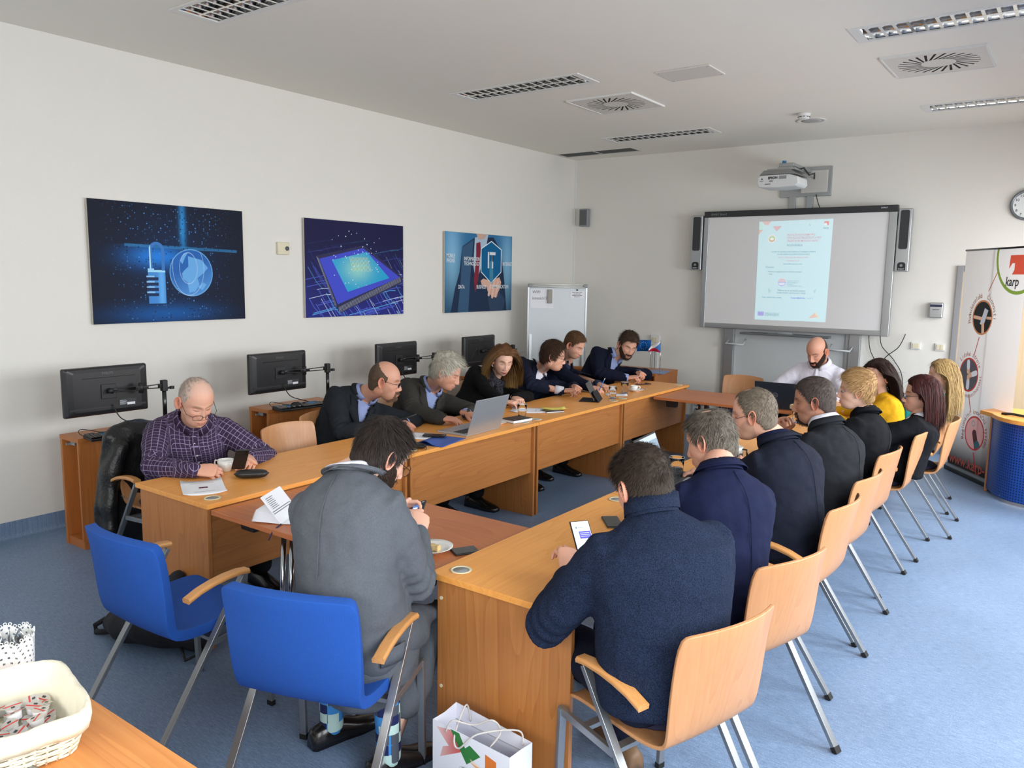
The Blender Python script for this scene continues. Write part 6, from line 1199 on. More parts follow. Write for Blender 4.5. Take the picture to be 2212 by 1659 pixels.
PEOPLE = [
 ('man in a purple checked shirt with glasses low on his nose', dict(s=1.16, pel=(-4.46, 2.70, .585), N=(-4.27, 2.64, 1.00), cyaw=-24, pyaw=-5, fat=1.16, head=((-4.115, 2.57, 1.125), (-8, 30, 0)), skin=SK1, wide=1.04, chin=.004,
   hair=H_((196, 186, 176), (160, 146, 134)), thick=(.001, .001), len=.006, strands=2600, noshell=1, cover=.62, patches=[(0, .05, .09, .05)], line=dict(hl=.078, soft=.02), fuzz=.25, brow=srgb(150, 128, 112), outfit='shirt', top=PLAID, glasses=DKFR, grect=1, gpos=(.103, -.024, 0), lips=srgb(196, 128, 116),
   handR=((-3.86, 2.38, .795), (.70, .68, -.02), (.35, -.45, .85), 'pinch'), elR=(-4.13, 2.19, .70), handL=((-3.88, 2.74, .80), (.85, -.45, .05), (.3, .5, .8), 'hold'), elL=(-4.08, 3.0, .74))),
 ('bald man in a charcoal suit with glasses turned in profile, hands over the water glass', dict(s=1.16, pel=(-4.46, 3.92, .585), N=(-4.30, 4.06, .985), cyaw=-14, pyaw=0, fat=1.08, head=((-4.07, 4.055, 1.105), (34, 14, 0)), skin=SK2, wide=1.03, chin=.004,
   hair=H_((104, 86, 72), (84, 68, 56)), thick=(.004, .004), len=.007, patches=[(0, .03, .10, .095), (0, .06, .06, .05)], line=dict(hl=.09, temple=.05), stubble=.25, beard='goatee', beard_t=.003, beardc=srgb(120, 96, 78), outfit='jacket', jacket=CHARJ, shirt=BSHIRT, v=(.42, .065), glasses=BLKFR, grect=1,
   handR=((-3.93, 3.88, .80), (.85, .5, .0), (-.2, -.3, .9), 'clasp'), elR=(-4.12, 3.68, .70), handL=((-3.93, 4.10, .80), (.9, -.3, .05), (.0, .6, .8), 'clasp'), elL=(-4.1, 4.4, .74))),
 ('white-haired man in a grey-green jacket typing on the silver laptop', dict(s=1.19, pel=(-4.46, 4.72, .585), N=(-4.32, 4.83, .965), cyaw=-16, pyaw=0, fat=1.06, head=((-4.10, 4.765, 1.100), (28, 26, 0)), skin=SK2, wide=.98,
   hair=H_((226, 222, 206), (176, 172, 160)), thick=(.026, .010), len=.036, comb=(.3, .9, -.1), lift=.35, brow=srgb(190, 180, 165), outfit='jacket', jacket=GREENJ, shirt=BSHIRT, v=(.38, .07), lips=srgb(176, 116, 104),
   handR=((-3.86, 4.42, .80), (.75, .62, -.05), (-.1, -.2, .95), 'type'), elR=(-4.09, 4.30, .74), handL=((-3.86, 4.72, .80), (.9, .1, -.1), U, 'type'), elL=(-4.1, 5.1, .74))),
 ('woman with long brown to blond hair in black with a patterned scarf', dict(s=1.16, fem=1, pel=(-4.52, 5.60, .585), N=(-4.42, 5.83, .955), cyaw=-38, pyaw=-10, fat=1.15, head=((-4.27, 5.74, 1.105), (-34, 20, -4)), skin=SK3, nose=.85, lips=srgb(150, 40, 48), brow=srgb(96, 66, 48),
   hair=H_((88, 60, 42), (120, 84, 54)), tips=srgb(196, 156, 92), thick=(.010, .008), len=.03, comb=(0, -.5, -.3), long=.34, part=.01, vol=1.10, wave=.2, nlong=5200, outfit='sweater', top=BLACKC, arm=(.066, .052, .040), k=1.05, scarf=1,
   handR=((-3.98, 5.36, .80), (.9, .25, .05), U, 'relaxed'), elR=(-4.16, 5.30, .74), handL=((-4.0, 5.56, .81), (.75, -.45, .0), U, 'relaxed'), elL=(-4.22, 6.0, .76))),
 ('dark-haired man in a navy jacket in profile, hands clasped behind the tablet', dict(s=1.16, pel=(-4.52, 6.18, .585), N=(-4.34, 6.46, .975), cyaw=-18, pyaw=-5, fat=1.12, head=((-4.10, 6.33, 1.115), (30, 14, 0)), skin=SK1, wide=1.03,
   hair=H_((58, 42, 34), (84, 62, 48)), thick=(.020, .012), len=.034, comb=(.2, .5, -.3), lift=.2, line=dict(temple=.02, side=-.025), glasses=DKFR, grect=1, outfit='jacket', jacket=NAVYJ, shirt=WSHIRT, v=(.36, .062), buttons=1, lips=srgb(190, 122, 110),
   handR=((-3.96, 6.27, .80), (.85, .42, .1), (-.3, -.3, .9), 'clasp'), elR=(-4.02, 5.93, .72), handL=((-3.98, 6.52, .81), (.8, -.5, .1), (.2, .5, .9), 'clasp'), elL=(-4.15, 6.9, .74))),
 ('short-haired man in a dark navy jacket writing with a blue pen', dict(s=1.15, pel=(-4.6, 6.95, .585), N=(-4.46, 7.14, 1.00), cyaw=-8, pyaw=0, head=((-4.29, 7.02, 1.165), (3, 30, 0)), skin=SK1, wide=.97,
   hair=H_((112, 84, 58), (88, 64, 44)), thick=(.012, .005), len=.016, stubble=.2, brow=srgb(120, 90, 64), outfit='jacket', jacket=NAVY2, shirt=DSHIRT, v=(.36, .066), buttons=1, lips=srgb(180, 116, 104),
   handR=((-3.88, 6.66, .80), (.95, .0, -.1), (0, -.2, 1), 'pinch'), elR=(-4.1, 6.62, .72), handL=((-3.92, 6.90, .80), (.85, -.3, -.05), U, 'relaxed'), elL=(-4.2, 7.3, .74))),
 ('bearded man in a navy jacket, hands clasped, in front of the small flags', dict(s=1.2, pel=(-4.46, 7.62, .585), N=(-4.27, 7.86, 1.00), cyaw=-22, pyaw=-8, head=((-4.10, 7.84, 1.12), (-42, 22, -12)), skin=SK1, wide=1.0, chin=.004,
   hair=H_((62, 48, 40), (96, 78, 64)), thick=(.024, .006), len=.03, comb=(.5, .7, 0), beard='full', beard_t=.0035, beardc=srgb(66, 46, 36), open=0, outfit='jacket', jacket=NAVY2, shirt=BSHIRT, v=(.34, .07), lips=srgb(186, 118, 106),
   handR=((-3.95, 7.56, .80), (.85, .45, .15), (-.3, -.3, .9), 'clasp'), elR=(-4.1, 7.25, .72), handL=((-3.94, 7.80, .83), (.8, -.5, .1), (.2, .5, .9), 'clasp'), elL=(-4.1, 8.2, .76))),
 ('bald man with a dark beard in a white shirt behind the far table laptop', dict(s=1.17, pel=(-2.12, 8.12, .585), N=(-2.09, 8.05, 1.07), cyaw=-92, pyaw=-90, fat=1.0, head=((-2.095, 7.93, 1.185), (-106, 30, 0)), skin=SK2, wide=1.0, chin=.006,
   hair=H_((84, 64, 52), (66, 50, 42)), thick=(.0025, .0025), len=.004, patches=[(0, .03, .10, .105), (0, .06, .06, .06)], line=dict(hl=.09, temple=.05), beard='full', beard_t=.004, beardc=srgb(50, 34, 28), brow=srgb(90, 62, 46), outfit='shirt', top=WSHIRT,
   handR=((-2.42, 7.70, .775), (.3, -.9, 0), U, 'pinch'), elR=(-2.50, 8.0, .78), handL=((-1.98, 7.62, .78), (-.4, -.9, 0), U, 'relaxed'), elL=(-1.75, 7.9, .78))),
 ('woman with long blond hair in a teal blouse at the far right, before the banner', dict(s=1.05, fem=1, pel=(-1.08, 7.30, .585), N=(-.94, 7.28, .97), cyaw=190, fat=1.1, head=((-.915, 7.20, 1.12), (200, 2, 0)), skin=SK3, nose=.85, lips=srgb(190, 110, 104), open=1, tuck=.0,
   hair=H_((190, 160, 108), (128, 100, 62)), thick=(.016, .012), len=.04, comb=(0, -.5, -.3), long=.36, part=.0, vol=1.04, wave=.16, nlong=5200, outfit='sweater', top=TEAL, arm=(.072, .054, .040), k=1.03,
   handR=((-1.42, 7.45, .79), (-.9, -.2, 0), U, 'relaxed'), elR=(-1.2, 7.6, .76), handL=((-1.42, 7.15, .79), (-.9, .2, 0), U, 'relaxed'), elL=(-1.15, 6.95, .76))),
 ('woman with dark red hair and glasses in a black jacket, second from the far right', dict(s=1.1, fem=1, pel=(-1.0, 6.08, .585), N=(-.90, 6.14, .92), cyaw=185, fat=1.15, head=((-.905, 6.17, 1.075), (198, 2, 0)), tuck=.012, skin=SK1, nose=.9, lips=srgb(190, 112, 104), glasses=BLKFR, grect=1, open=1,
   hair=H_((70, 30, 26), (44, 20, 20)), thick=(.020, .016), len=.04, comb=(0, -.5, -.3), long=.25, part=.01, vol=1.08, wave=.08, nlong=5200, line=dict(side=-.02), outfit='sweater', top=BLACKJ, shirt=WSHIRT, collar='white', arm=(.070, .056, .042), k=1.05,
   handR=((-1.40, 6.25, .79), (-.9, -.2, 0), U, 'relaxed'), elR=(-1.2, 6.45, .72), handL=((-1.40, 5.95, .79), (-.9, .2, 0), U, 'relaxed'), elL=(-1.1, 5.75, .72))),
 ('woman with long dark hair in a mustard yellow sweater', dict(s=1.1, fem=1, pel=(-1.20, 6.66, .585), N=(-1.26, 6.70, .98), cyaw=200, head=((-1.305, 6.74, 1.125), (238, 6, 0)), tuck=.012, skin=SK1, nose=.85, lips=srgb(180, 96, 92), open=1,
   hair=H_((52, 34, 28), (38, 24, 20)), thick=(.014, .010), len=.04, comb=(0, -.5, -.3), long=.38, part=.02, vol=1.02, wave=.05, nlong=5200, outfit='sweater', top=YEL, arm=(.066, .050, .040), k=1.0,
   handR=((-1.62, 6.90, .79), (-.9, -.2, 0), U, 'relaxed'), elR=(-1.45, 7.05, .76), handL=((-1.62, 6.62, .79), (-.9, .2, 0), U, 'relaxed'), elL=(-1.42, 6.45, .76))),
 ('blond young man in a black jacket facing the board', dict(s=1.04, pel=(-1.10, 5.24, .585), N=(-1.085, 5.32, 1.04), cyaw=172, head=((-1.135, 5.25, 1.19), (196, 4, 0)), skin=SK3, nose=1.0, open=1, wide=.96,
   hair=H_((196, 160, 112), (158, 122, 80)), thick=(.022, .009), len=.03, comb=(0, .9, 0), line=dict(hl=.062, temple=.02), brow=srgb(168, 130, 90), outfit='jacket', jacket=BLACKJ, shirt=BLACKC, v=(.5, .05),
   handR=((-1.46, 5.45, .79), (-.9, -.1, 0), U, 'relaxed'), elR=(-1.3, 5.6, .76), handL=((-1.46, 5.15, .79), (-.9, .2, 0), U, 'relaxed'), elL=(-1.22, 4.98, .76))),
 ('dark-haired man in a dark grey jacket eating from his hand', dict(s=1.1, pel=(-1.10, 4.52, .585), N=(-1.135, 4.58, 1.07), cyaw=160, pyaw=175, fat=1.12, head=((-1.215, 4.58, 1.195), (194, 12, 0)), skin=SK4, wide=1.05, chin=.004, hsc=1.0,
   hair=H_((62, 52, 48), (88, 78, 74)), thick=(.009, .006), len=.010, line=dict(hl=.07), stubble=.2, beard='goatee', beard_t=.002, beardc=srgb(60, 50, 46), outfit='jacket', jacket=DGREYJ, shirt=WSHIRT, v=(.4, .06),
   handR=((-1.43, 4.72, .96), (.15, -.35, .85), (-.6, .5, .3), 'hold'), elR=(-1.42, 5.0, .80), handL=((-1.50, 4.40, .80), (-.9, .2, 0), U, 'relaxed'), elL=(-1.28, 4.22, .76))),
 ('greying man with dark-framed glasses in a slate navy jacket holding a mug', dict(s=1.09, pel=(-1.10, 3.84, .585), N=(-1.19, 3.92, 1.075), cyaw=150, pyaw=172, fat=1.04, head=((-1.315, 3.87, 1.20), (190, 12, 0)), skin=SK1, wide=.98, glasses=REDFR, grect=1, gpos=(.098, -.01, 0),
   hair=H_((132, 120, 104), (96, 86, 76)), thick=(.007, .005), len=.010, patches=[(0, .0, .125, .022), (.035, .06, .09, .02), (-.035, .06, .09, .02)], line=dict(hl=.075, temple=.05), fuzz=.35, stubble=.35, brow=srgb(130, 110, 92), outfit='jacket', jacket=NAVY4, shirt=NAVY3, v=(.4, .055), pocket=(1, .08),
   handR=((-1.62, 4.15, .80), (-.8, -.2, 0), U, 'relaxed'), elR=(-1.4, 4.3, .76), handL=((-1.50, 4.20, .845), (-.3, .9, .05), (-.7, -.3, .5), 'hold'), elL=(-1.42, 3.86, .78))),
 ('grey-haired man in a bright navy jacket seen from behind with the water glass', dict(s=1.08, pel=(-1.10, 2.95, .585), N=(-1.16, 3.06, 1.10), cyaw=142, pyaw=160, fat=1.06, head=((-1.255, 3.165, 1.185), (176, 22, 4)), skin=SK1, wide=1.02,
   hair=H_((124, 116, 104), (68, 62, 56)), thick=(.014, .008), len=.024, patches=[(-.012, -.035, .118, .022)], mess=.35, comb=(0, .2, -.2), outfit='jacket', jacket=NAVY3, shirt=NAVY3, v=(.5, .04), crown=(-.01, -.045, .112),
   handR=((-1.60, 3.62, .80), (-.8, .3, 0), U, 'type'), elR=(-1.35, 3.55, .76), handL=((-1.57, 3.40, .80), (-.5, .8, 0), (-.3, -.2, .9), 'relaxed'), elL=(-1.42, 3.00, .78))),
 ('man in a blue knit sweater looking at a phone, seen from behind in front', dict(s=1.1, pel=(-1.0, 2.24, .585), N=(-1.085, 2.285, 1.115), cyaw=128, pyaw=150, fat=1.14, head=((-1.155, 2.335, 1.178), (158, 30, 0)), hsc=.97, skin=SK1, wide=1.02, vox=.010,
   hair=H_((40, 32, 27), (66, 54, 44)), thick=(.017, .006), len=.018, strands=5600, mess=.3, line=dict(nape=-.085), outfit='sweater', top=KNIT, collar='high', arm=(.082, .068, .048), trouser=JEANS, shoe=BROWNSH, sw=.75, lift=.22,
   handR=((-1.42, 2.62, .82), (-.6, .3, .1), U, 'hold'), elR=(-1.15, 2.68, .74), handL=((-1.435, 2.345, .79), (-.25, .35, .55), (.75, -.35, .3), 'hold'), elL=(-1.32, 2.03, .73))),
 ('man in a grey suit holding a phone, seen from behind on the blue armchair', dict(s=1.13, pel=(-2.04, 1.84, .585), N=(-2.15, 1.965, 1.14), cyaw=106, pyaw=96, fat=1.0, head=((-2.085, 2.06, 1.195), (72, 34, 0)), skin=SK3, wide=1.0, vox=.010, glasses=BLKFR, gpos=(.098, -.008, 0),
   hair=H_((40, 34, 32), (64, 56, 52)), thick=(.018, .008), len=.030, strands=6000, mess=.12, lift=.03, hsc=.95, line=dict(nape=-.088, side=-.02), beard='full', beard_t=.003, beardc=srgb(56, 44, 38), outfit='jacket', jacket=GREYJ, shirt=WSHIRT, v=(.35, .06), hem=-.20, skirt=(-.01, .08), trouser=SUITT, sock=SOCK, sw=.8,
   pocket=(1, .0), handR=((-2.11, 2.275, .83), (-.35, .45, .35), (.7, -.4, .4), 'hold'), elR=(-1.97, 2.12, .76), handL=((-2.33, 2.34, .84), (.2, .5, .35), (-.7, .0, .6), 'hold'), elL=(-2.42, 2.06, .78),
   knees=[(-1.98, 2.28, .55), (-2.25, 2.28, .55)], feet=[(-1.98, 1.97, .10), (-2.31, 1.98, .10)], footyaw=78)),
]
PR = []
for i, (lab, c) in enumerate(PEOPLE):
    c['seed'] = 3.7*i; PR.append(person(lab, c))
# scarf of the long-haired woman
r4, T4, a4, l4 = PR[3]; b = MB(); 
for k, (rr, t_, tw) in enumerate(((.075, 1.0, 0), (.085, .93, .4))):
    T, f, sd = T4.frame(.98); c0 = T4.path(t_); ring = [c0+(f*math.cos(a)*1.15+sd*math.sin(a)*1.2)*rr*1.16-T*.03*max(0, math.cos(a))*(1+k) for a in np.linspace(0, 2*PI, 22)]; loft(b, ring, [(.030, .032)]*22, tuple(T), 10, cap=False)
for sgn in (-.25, .22): loft(b, [T4.surf(t, sgn, .018) for t in (.95, .85, .72, .58, .48)], [(.045, .02)]*5, None, 10)
V, NN, F = voxel(b, .012, 2); nz = np.array([mnoise.noise(Vector(p)*26) for p in V.tolist()]); obj_arrays('scarf', l4(V+NN*(nz*.012)[:, None]), F, SCARF, r4)

# ------------------------------------------------------------------ things on the tables
TZ = .7502
def sheet(label, x, y, rz, w_=.21, l_=.297, z=TZ, curl=.004, cat='paper', prints=(), n=1, m=None):
    t = thing('paper_sheet', label, cat, (x, y, z), rz)
    for k in range(n):
        rows = [[(u*w_/2, v*l_/2, .0006+k*.001+curl*max(0, abs(u)*abs(v))**3) for u in np.linspace(-1, 1, 7)] for v in np.linspace(-1, 1, 7)]
        MB().grid(rows).build('sheet', m or PAPER, t, smooth=True, solid=.0006)
    for (u, v, a, b_) in prints: MB().box(u*w_-a, u*w_+a, v*l_-b_, v*l_+b_, .0012+n*.001, .0015+n*.001).build('print', INK, t)
    return t
t = sheet('curled printed sheet on the nearest left desk by the checked shirt sleeve', -3.655, 2.30, math.radians(62), .21, .297, curl=.012, prints=[(0, -.28, .05, .0008), (0, .30, .06, .0008)])
quad('logo_print', [(-.022, -.014, .0022), (.022, -.014, .0022), (.022, .010, .0022), (-.022, .010, .0022)], print_mat('logo_block', np.array([[(.25, .04, .05) if (i//9+j//9) % 2 else (.03, .03, .10) for j in range(48)] for i in range(30)], float), .6), t)
def smartphone(label, loc, rot, screen=None, w_=.074, l_=.152, case=DARK, cat='phone'):
    t = thing('smartphone', label, cat, loc, rot=rot)
    MB().box(-w_/2, w_/2, -l_/2, l_/2, 0, .0085).build('body', case, t, bevel=.006 if not screen else .003)
    if screen is not None: quad('screen', [(-w_/2+.004, -l_/2+.004, .0088), (w_/2-.004, -l_/2+.004, .0088), (w_/2-.004, l_/2-.004, .0088), (-w_/2+.004, l_/2-.004, .0088)], screen, t)
    else: MB().box(-w_/2+.003, w_/2-.003, -l_/2+.003, l_/2-.003, .0085, .0092).build('screen', BLACKG, t, bevel=.0004)
    for k in range(2): MB().tube([(-w_/2+.016, l_/2-.016-.016*k, 0), (-w_/2+.016, l_/2-.016-.016*k, -.002)], .006, 12).build('camera_lens', BLACKG, t)
    return t
def scr_arr(kind):
    W_, H_ = 120, 250; X, Y = canvas(W_, H_); A = np.zeros((H_, W_, 3))
    if kind == 'chat':
        A[:] = (.72, .78, .92); put(A, (Y < .05), (.6, .62, .7)); put(A, (X > .3) & (X < .97) & (Y > .26) & (Y < .46), (.10, .10, .62)); put(A, (X > .2) & (X < .97) & (Y > .66) & (Y < .93), (.06, .40, .36)); put(A, np.hypot(X-.22, (Y-.16)*2) < .05, (.1, .2, .25)); put(A, (X > .3) & (X < .6) & (np.abs(Y-.16) < .01), (.3, .32, .36))
        for k in range(3): put(A, (X > .36) & (X < .9) & (np.abs(Y-.31-k*.045) < .007), (.5, .5, .9)); put(A, (X > .26) & (X < .9) & (np.abs(Y-.72-k*.06) < .008), (.4, .7, .65))
    else:
        A[:] = (.02, .02, .03); put(A, (X > .12) & (X < .62) & (Y > .1) & (Y < .5), (.12, .22, .5)); put(A, (X > .2) & (X < .55) & (Y > .2) & (Y < .26), (.8, .85, .95)); put(A, (X > .15) & (X < .5) & (Y > .36) & (Y < .40), (.5, .6, .85)); put(A, np.hypot(X-.5, (Y-.75)*2) < .04, (.9, .9, .95)); put(A, (np.abs(Y-.04) < .008) & (np.abs(X-.5) > .28), (.8, .8, .85)); put(A, (np.abs(Y-.9) < .005) & (X > .2) & (X < .8), (.5, .5, .55))
    return A
def facing(loc, normal, upd):                                # Euler so that local +z looks along normal and +y along upd
    n_ = Vector(normal).normalized(); u_ = Vector(upd); u_ = (u_-n_*u_.dot(n_)).normalized(); x_ = u_.cross(n_); return Matrix((x_, u_, n_)).transposed().to_euler()
smartphone('black smartphone held in both hands by the man in the checked shirt', (-3.735, 2.585, .835), facing(0, (-.75, .35, .55), (.45, -.1, .8)), None)
smartphone('lit smartphone held by the man in the grey suit', (-2.235, 2.395, .85), facing(0, (-.15, -.62, .75), (-.35, .75, .55)), print_mat('screen_dark', scr_arr('dark'), .2, emit=.9))
smartphone('lit smartphone with chat bubbles held by the man in the knit sweater', (-1.455, 2.48, .885), facing(0, (.55, -.42, .72), (-.45, .35, .8)), print_mat('screen_chat', scr_arr('chat'), .2, emit=.8), .078, .165)
smartphone('black smartphone lying on the reddish table beside the plate', (-2.015, 2.46, .7232), (0, 0, math.radians(-30)), None, .078, .11, DARK)
smartphone('dark smartphone lying beside the blue folder and silver laptop', (-3.60, 4.05, .7590), (0, 0, math.radians(-60)), None, .078, .16, BLACKG)
smartphone('dark smartphone in front of the bearded man and his coffee cup', (-3.75, 7.55, TZ), (0, 0, math.radians(-20)), None, .08, .16, mat('brown_case', srgb(70, 48, 40), .35))
smartphone('black phone half hidden behind the knit sweater man on the right desk', (-1.68, 3.12, TZ), (0, 0, math.radians(40)), None, .078, .16, DARK)
smartphone('black smartphone on the right row desk by the dark grey jacket man', (-1.60, 5.05, TZ), (0, 0, math.radians(10)), None, .078, .16, DARK)
# glasses case
t = thing('glasses_case', 'black zipped glasses case lying in front of the checked shirt man', 'case', (-3.625, 2.575, TZ), rot=(0, 0, math.radians(48)))
rows = []
for i in range(13):
    u = -1+2*i/12; k = (1-abs(u)**3.2)**.5+.001; rows.append([(.092*u, .036*k*math.cos(a), .026+.025*k*math.sin(a)) for a in np.linspace(0, 2*PI, 18, endpoint=False)])
MB().grid(rows, closed=True).build('shell', mat('case_black', srgb(30, 30, 31), .35, bump=.15, bscale=200), t, smooth=True); MB().tube([(.094*math.cos(a)*.98, .0365*math.sin(a), .027) for a in np.linspace(0, 2*PI, 30)], .0018, 6).build('seam', DARK, t)
# cups, plates, glasses
def cup(label, x, y, z, rz, r=.042, h_=.062, sq=0):
    t = thing('coffee_cup', label, 'cup', (x, y, z), rz); pr_ = [(.55*r, 0), (.6*r, .002), (.78*r, .012), (.97*r, h_*.45), (r, h_), (r-.003, h_), (.93*r, h_*.5), (.7*r, .014), (0, .008)]
    MB().lathe(pr_, 36).build('bowl', CER, t, smooth=True); MB().tube([(r*.95, 0, h_*.85), (r*1.5, 0, h_*.86), (r*1.62, 0, h_*.6), (r*1.4, 0, h_*.32), (r*.85, 0, h_*.28)], .0048, 10).build('handle', CER, t, smooth=True); MB().lathe([(.9*r, h_*.62), (0, h_*.62)], 28).build('coffee', mat('coffee', srgb(46, 26, 16), .1), t); return t
def plate(label, x, y, z, r=.085):
    t = thing('plate', label, 'plate', (x, y, z)); MB().lathe([(.5*r, 0), (.52*r, .006), (.8*r, .012), (r, .021), (r, .0225), (.78*r, .015), (.5*r, .009), (0, .008)], 44).build('dish', CER, t, smooth=True); return t
cup('white coffee cup behind the hands of the checked shirt man', -3.875, 2.585, TZ, math.radians(200), .046, .066)
plate('white plate with a bitten pastry beside the black phone', -2.13, 2.385, .7232, .087)
t = thing('pastry', 'small bitten pastry piece on the white plate', 'food', (-2.115, 2.372, .7335)); V, NN, F = voxel(MB().box(-.028, -.004, -.014, .014, 0, .022).obox((.012, .002, .012), (.019, .003, 0), (-.002, .013, 0), (0, 0, .012)), .004, 2)
nz = np.array([mnoise.noise(Vector(p)*90) for p in V.tolist()]); obj_arrays('crumb', V+NN*(nz*.003)[:, None], F, mat('pastry_crumb', srgb(226, 196, 136), .8, bump=.5, bscale=200, var=.25, vscale=60), t)
plate('white saucer under the espresso cup near the bearded man', -3.565, 7.02, TZ, .075); cup('small white espresso cup on a saucer near the bearded man', -3.575, 7.0, TZ+.008, math.radians(30), .036, .055)
t = thing('teaspoon', 'teaspoon resting on the saucer of the espresso cup', 'spoon', (-3.51, 7.06, TZ+.02), math.radians(60)); MB().tube([(-.04, 0, 0), (.04, 0, .006)], .002, 8).lathe([(0, -.002), (.009, 0), (0, .002)], 12, (.045, 0, .006), sx=1.5).build('spoon', CHROME, t, smooth=True)
plate('white saucer partly behind the silver laptop', -3.56, 4.72, TZ, .075)
def tumbler(label, x, y, z=TZ, level=.5, r=.038, h_=.115):
    t = thing('water_glass', label, 'glass', (x, y, z)); n = 20
    MB().lathe([(0, 0), (r*.78, 0), (r*.82, .004), (r*.92, h_*.6), (r, h_), (r-.0025, h_), (r*.92-.0028, h_*.6), (r*.8-.003, .014), (0, .012)], n).build('tumbler', GLASS, t, smooth=True)
    MB().lathe([(0, .0005), (r*.76, .0005), (r*.80, .006), (r*.7, .010), (0, .0105)], n).build('thick_base', mat('thick_glass', srgb(170, 178, 196), .1, trans=.6, ior=1.3), t, smooth=True); MB().tube([(r*.985*math.cos(a), r*.985*math.sin(a), h_) for a in np.linspace(0, 2*PI, 25)], .0013, 6, cap=False).build('rim', mat('rim_glass', srgb(225, 230, 235), .1, trans=.4, ior=1.3), t, smooth=True)
    if level: MB().lathe([(0, .0125), (r*.8-.0034, .0145), (r*.8-.0034+(r*.12)*level, h_*level), (0, h_*level)], n).build('water', WATER, t, smooth=True)
tumbler('water glass in front of the bald suited man, beside his hands', -3.735, 3.86, level=.45); tumbler('ribbed water glass by the black book and the open pages', -3.56, 5.05, level=0)
tumbler('low water glass with blue tint beside the tablet', -3.51, 6.44, level=.35); tumbler('full water glass next to the espresso cup', -3.575, 6.80, level=.75)
tumbler('water glass at the right row between laptop and grey-haired man', -1.79, 4.06, level=.5, r=.042, h_=.125); tumbler('water glass seen between the eating man and the blond man', -1.78, 6.3, level=.4)
# mug
t = thing('mug', 'dark green and white mug held by the man with glasses', 'mug', (-1.60, 4.475, .80), math.radians(-5)); MB().lathe([(0, 0), (.036, 0), (.037, .045)], 32).build('lower_band', mat('mug_dark', srgb(28, 38, 34), .25, coat=.4), t, smooth=True)
MB().lathe([(.037, .045), (.038, .095), (.035, .095), (.034, .01), (0, .008)], 32).build('bowl', CER, t, smooth=True); MB().tube([(.035, 0, .082), (.062, 0, .082), (.068, 0, .05), (.058, 0, .022), (.034, 0, .018)], .0055, 10).build('handle', mat('mug_handle', srgb(24, 26, 26), .25), t, smooth=True)
b = MB()
for k in range(26): a = 2*PI*k/26; hh_ = .006+.009*abs(math.sin(k*2.3)); b.obox((.0378*math.cos(a), .0378*math.sin(a), .045+hh_/2), (-.003*math.sin(a), .003*math.cos(a), 0), (.0004*math.cos(a), .0004*math.sin(a), 0), (0, 0, hh_/2))
b.build('skyline_print', INK, t)
# laptops
SILV = mat('laptop_silver', srgb(178, 182, 188), .32, .55); KEYM = mat('laptop_keys', srgb(36, 37, 40), .5)
def laptop(label, x, y, z, rz, w_, d_, ang, body, lid_logo=None, screen=None, lidc=None):
    t = thing('laptop', label, 'laptop', (x, y, z), rz)     # user sits at -y, lid at +y
    MB().box(-w_/2, w_/2, -d_, 0, 0, .015).build('base', body, t, bevel=.003); k = MB()
    for r in range(5):
        for c in range(14): xx = -w_*.42+c*w_*.84/13; k.box(xx-.009, xx+.009, -.05-r*.02-.008, -.05-r*.02+.008, .015, .0165)
    k.build('keyboard', KEYM, t); MB().box(-.05, .05, -d_+.015, -d_+.075, .0151, .0156).build('touchpad', mat('touchpad', srgb(160, 164, 170), .3), t)
    a = math.radians(ang); dy, dz = -math.cos(a), math.sin(a); uy, uz = dz, -dy*1.0
    lid = MB().obox((0, dy*d_/2+.003, .012+dz*d_/2), (w_/2, 0, 0), (0, dy*d_/2, dz*d_/2), (0, dz*.0035, -dy*.0035)).build('lid', lidc or body, t, bevel=.002)
    nrm_ = Vector((0, -dz, dy)); cen = Vector((0, dy*d_/2+.003, .012+dz*d_/2)); ud = Vector((0, dy, dz))
    q = [cen+nrm_*.0038+Vector((sx*(w_/2-.008), 0, 0))+ud*(sy*(d_/2-.01)) for sx, sy in ((-1, -1), (1, -1), (1, 1), (-1, 1))]; quad('screen', q, screen or mat('screen_off', srgb(16, 18, 24), .15), t)
    if lid_logo: text(lid_logo, .016, cen-nrm_*.0042-ud*.006, (-1, 0, 0), ud, GREYP, t, align='CENTER'); MB().tube([cen-nrm_*.0036+(Vector((math.cos(p), 0, 0))+ud*math.sin(p))*.021 for p in np.linspace(0, 2*PI, 26)], .0014, 6).build('logo_ring', GREYP, t)
    return t
laptop('open silver laptop seen from behind, before the white-haired man', -3.44, 4.40, TZ, math.radians(-88), .40, .265, 108, SILV)
laptop('open black laptop with a ring logo in front of the man in the white shirt', -2.19, 7.06, .7232, math.radians(184), .36, .24, 104, mat('laptop_black', srgb(34, 40, 50), .4), 'DELL')
S_ = np.zeros((60, 90, 3)); S_[:] = (.20, .27, .34); S_[:8] = (.4, .48, .55)
laptop('open dark laptop seen edge on, behind the sweater man head', -1.885, 4.02, TZ, math.radians(96), .34, .235, 112, mat('laptop_dark', srgb(30, 31, 34), .4), None, print_mat('laptop_screen', S_, .2, emit=.8))
# tablet in its folding cover
t = thing('tablet', 'tablet leaning on a black folding cover before the clasped hands', 'tablet', (-3.60, 6.23, TZ), math.radians(22)); c_, s_ = math.cos(math.radians(62)), math.sin(math.radians(62))
MB().obox((-.01, 0, .09), (-c_*.088, 0, s_*.088), (0, .125, 0), (s_*.004, 0, c_*.004)).build('tablet_body', BLACKG, t, bevel=.003); MB().obox((.045, 0, .045), (.028, 0, -.045), (0, .122, 0), (.0015, 0, .001)).obox((-.02, 0, .0035), (.09, 0, 0), (0, .122, 0), (0, 0, .0025)).build('cover', BLKCLOTH, t); MB().obox((-.043, .09, .155), (-.004, 0, .007), (0, .012, 0), (.003, 0, .002)).build('camera', ALU, t)
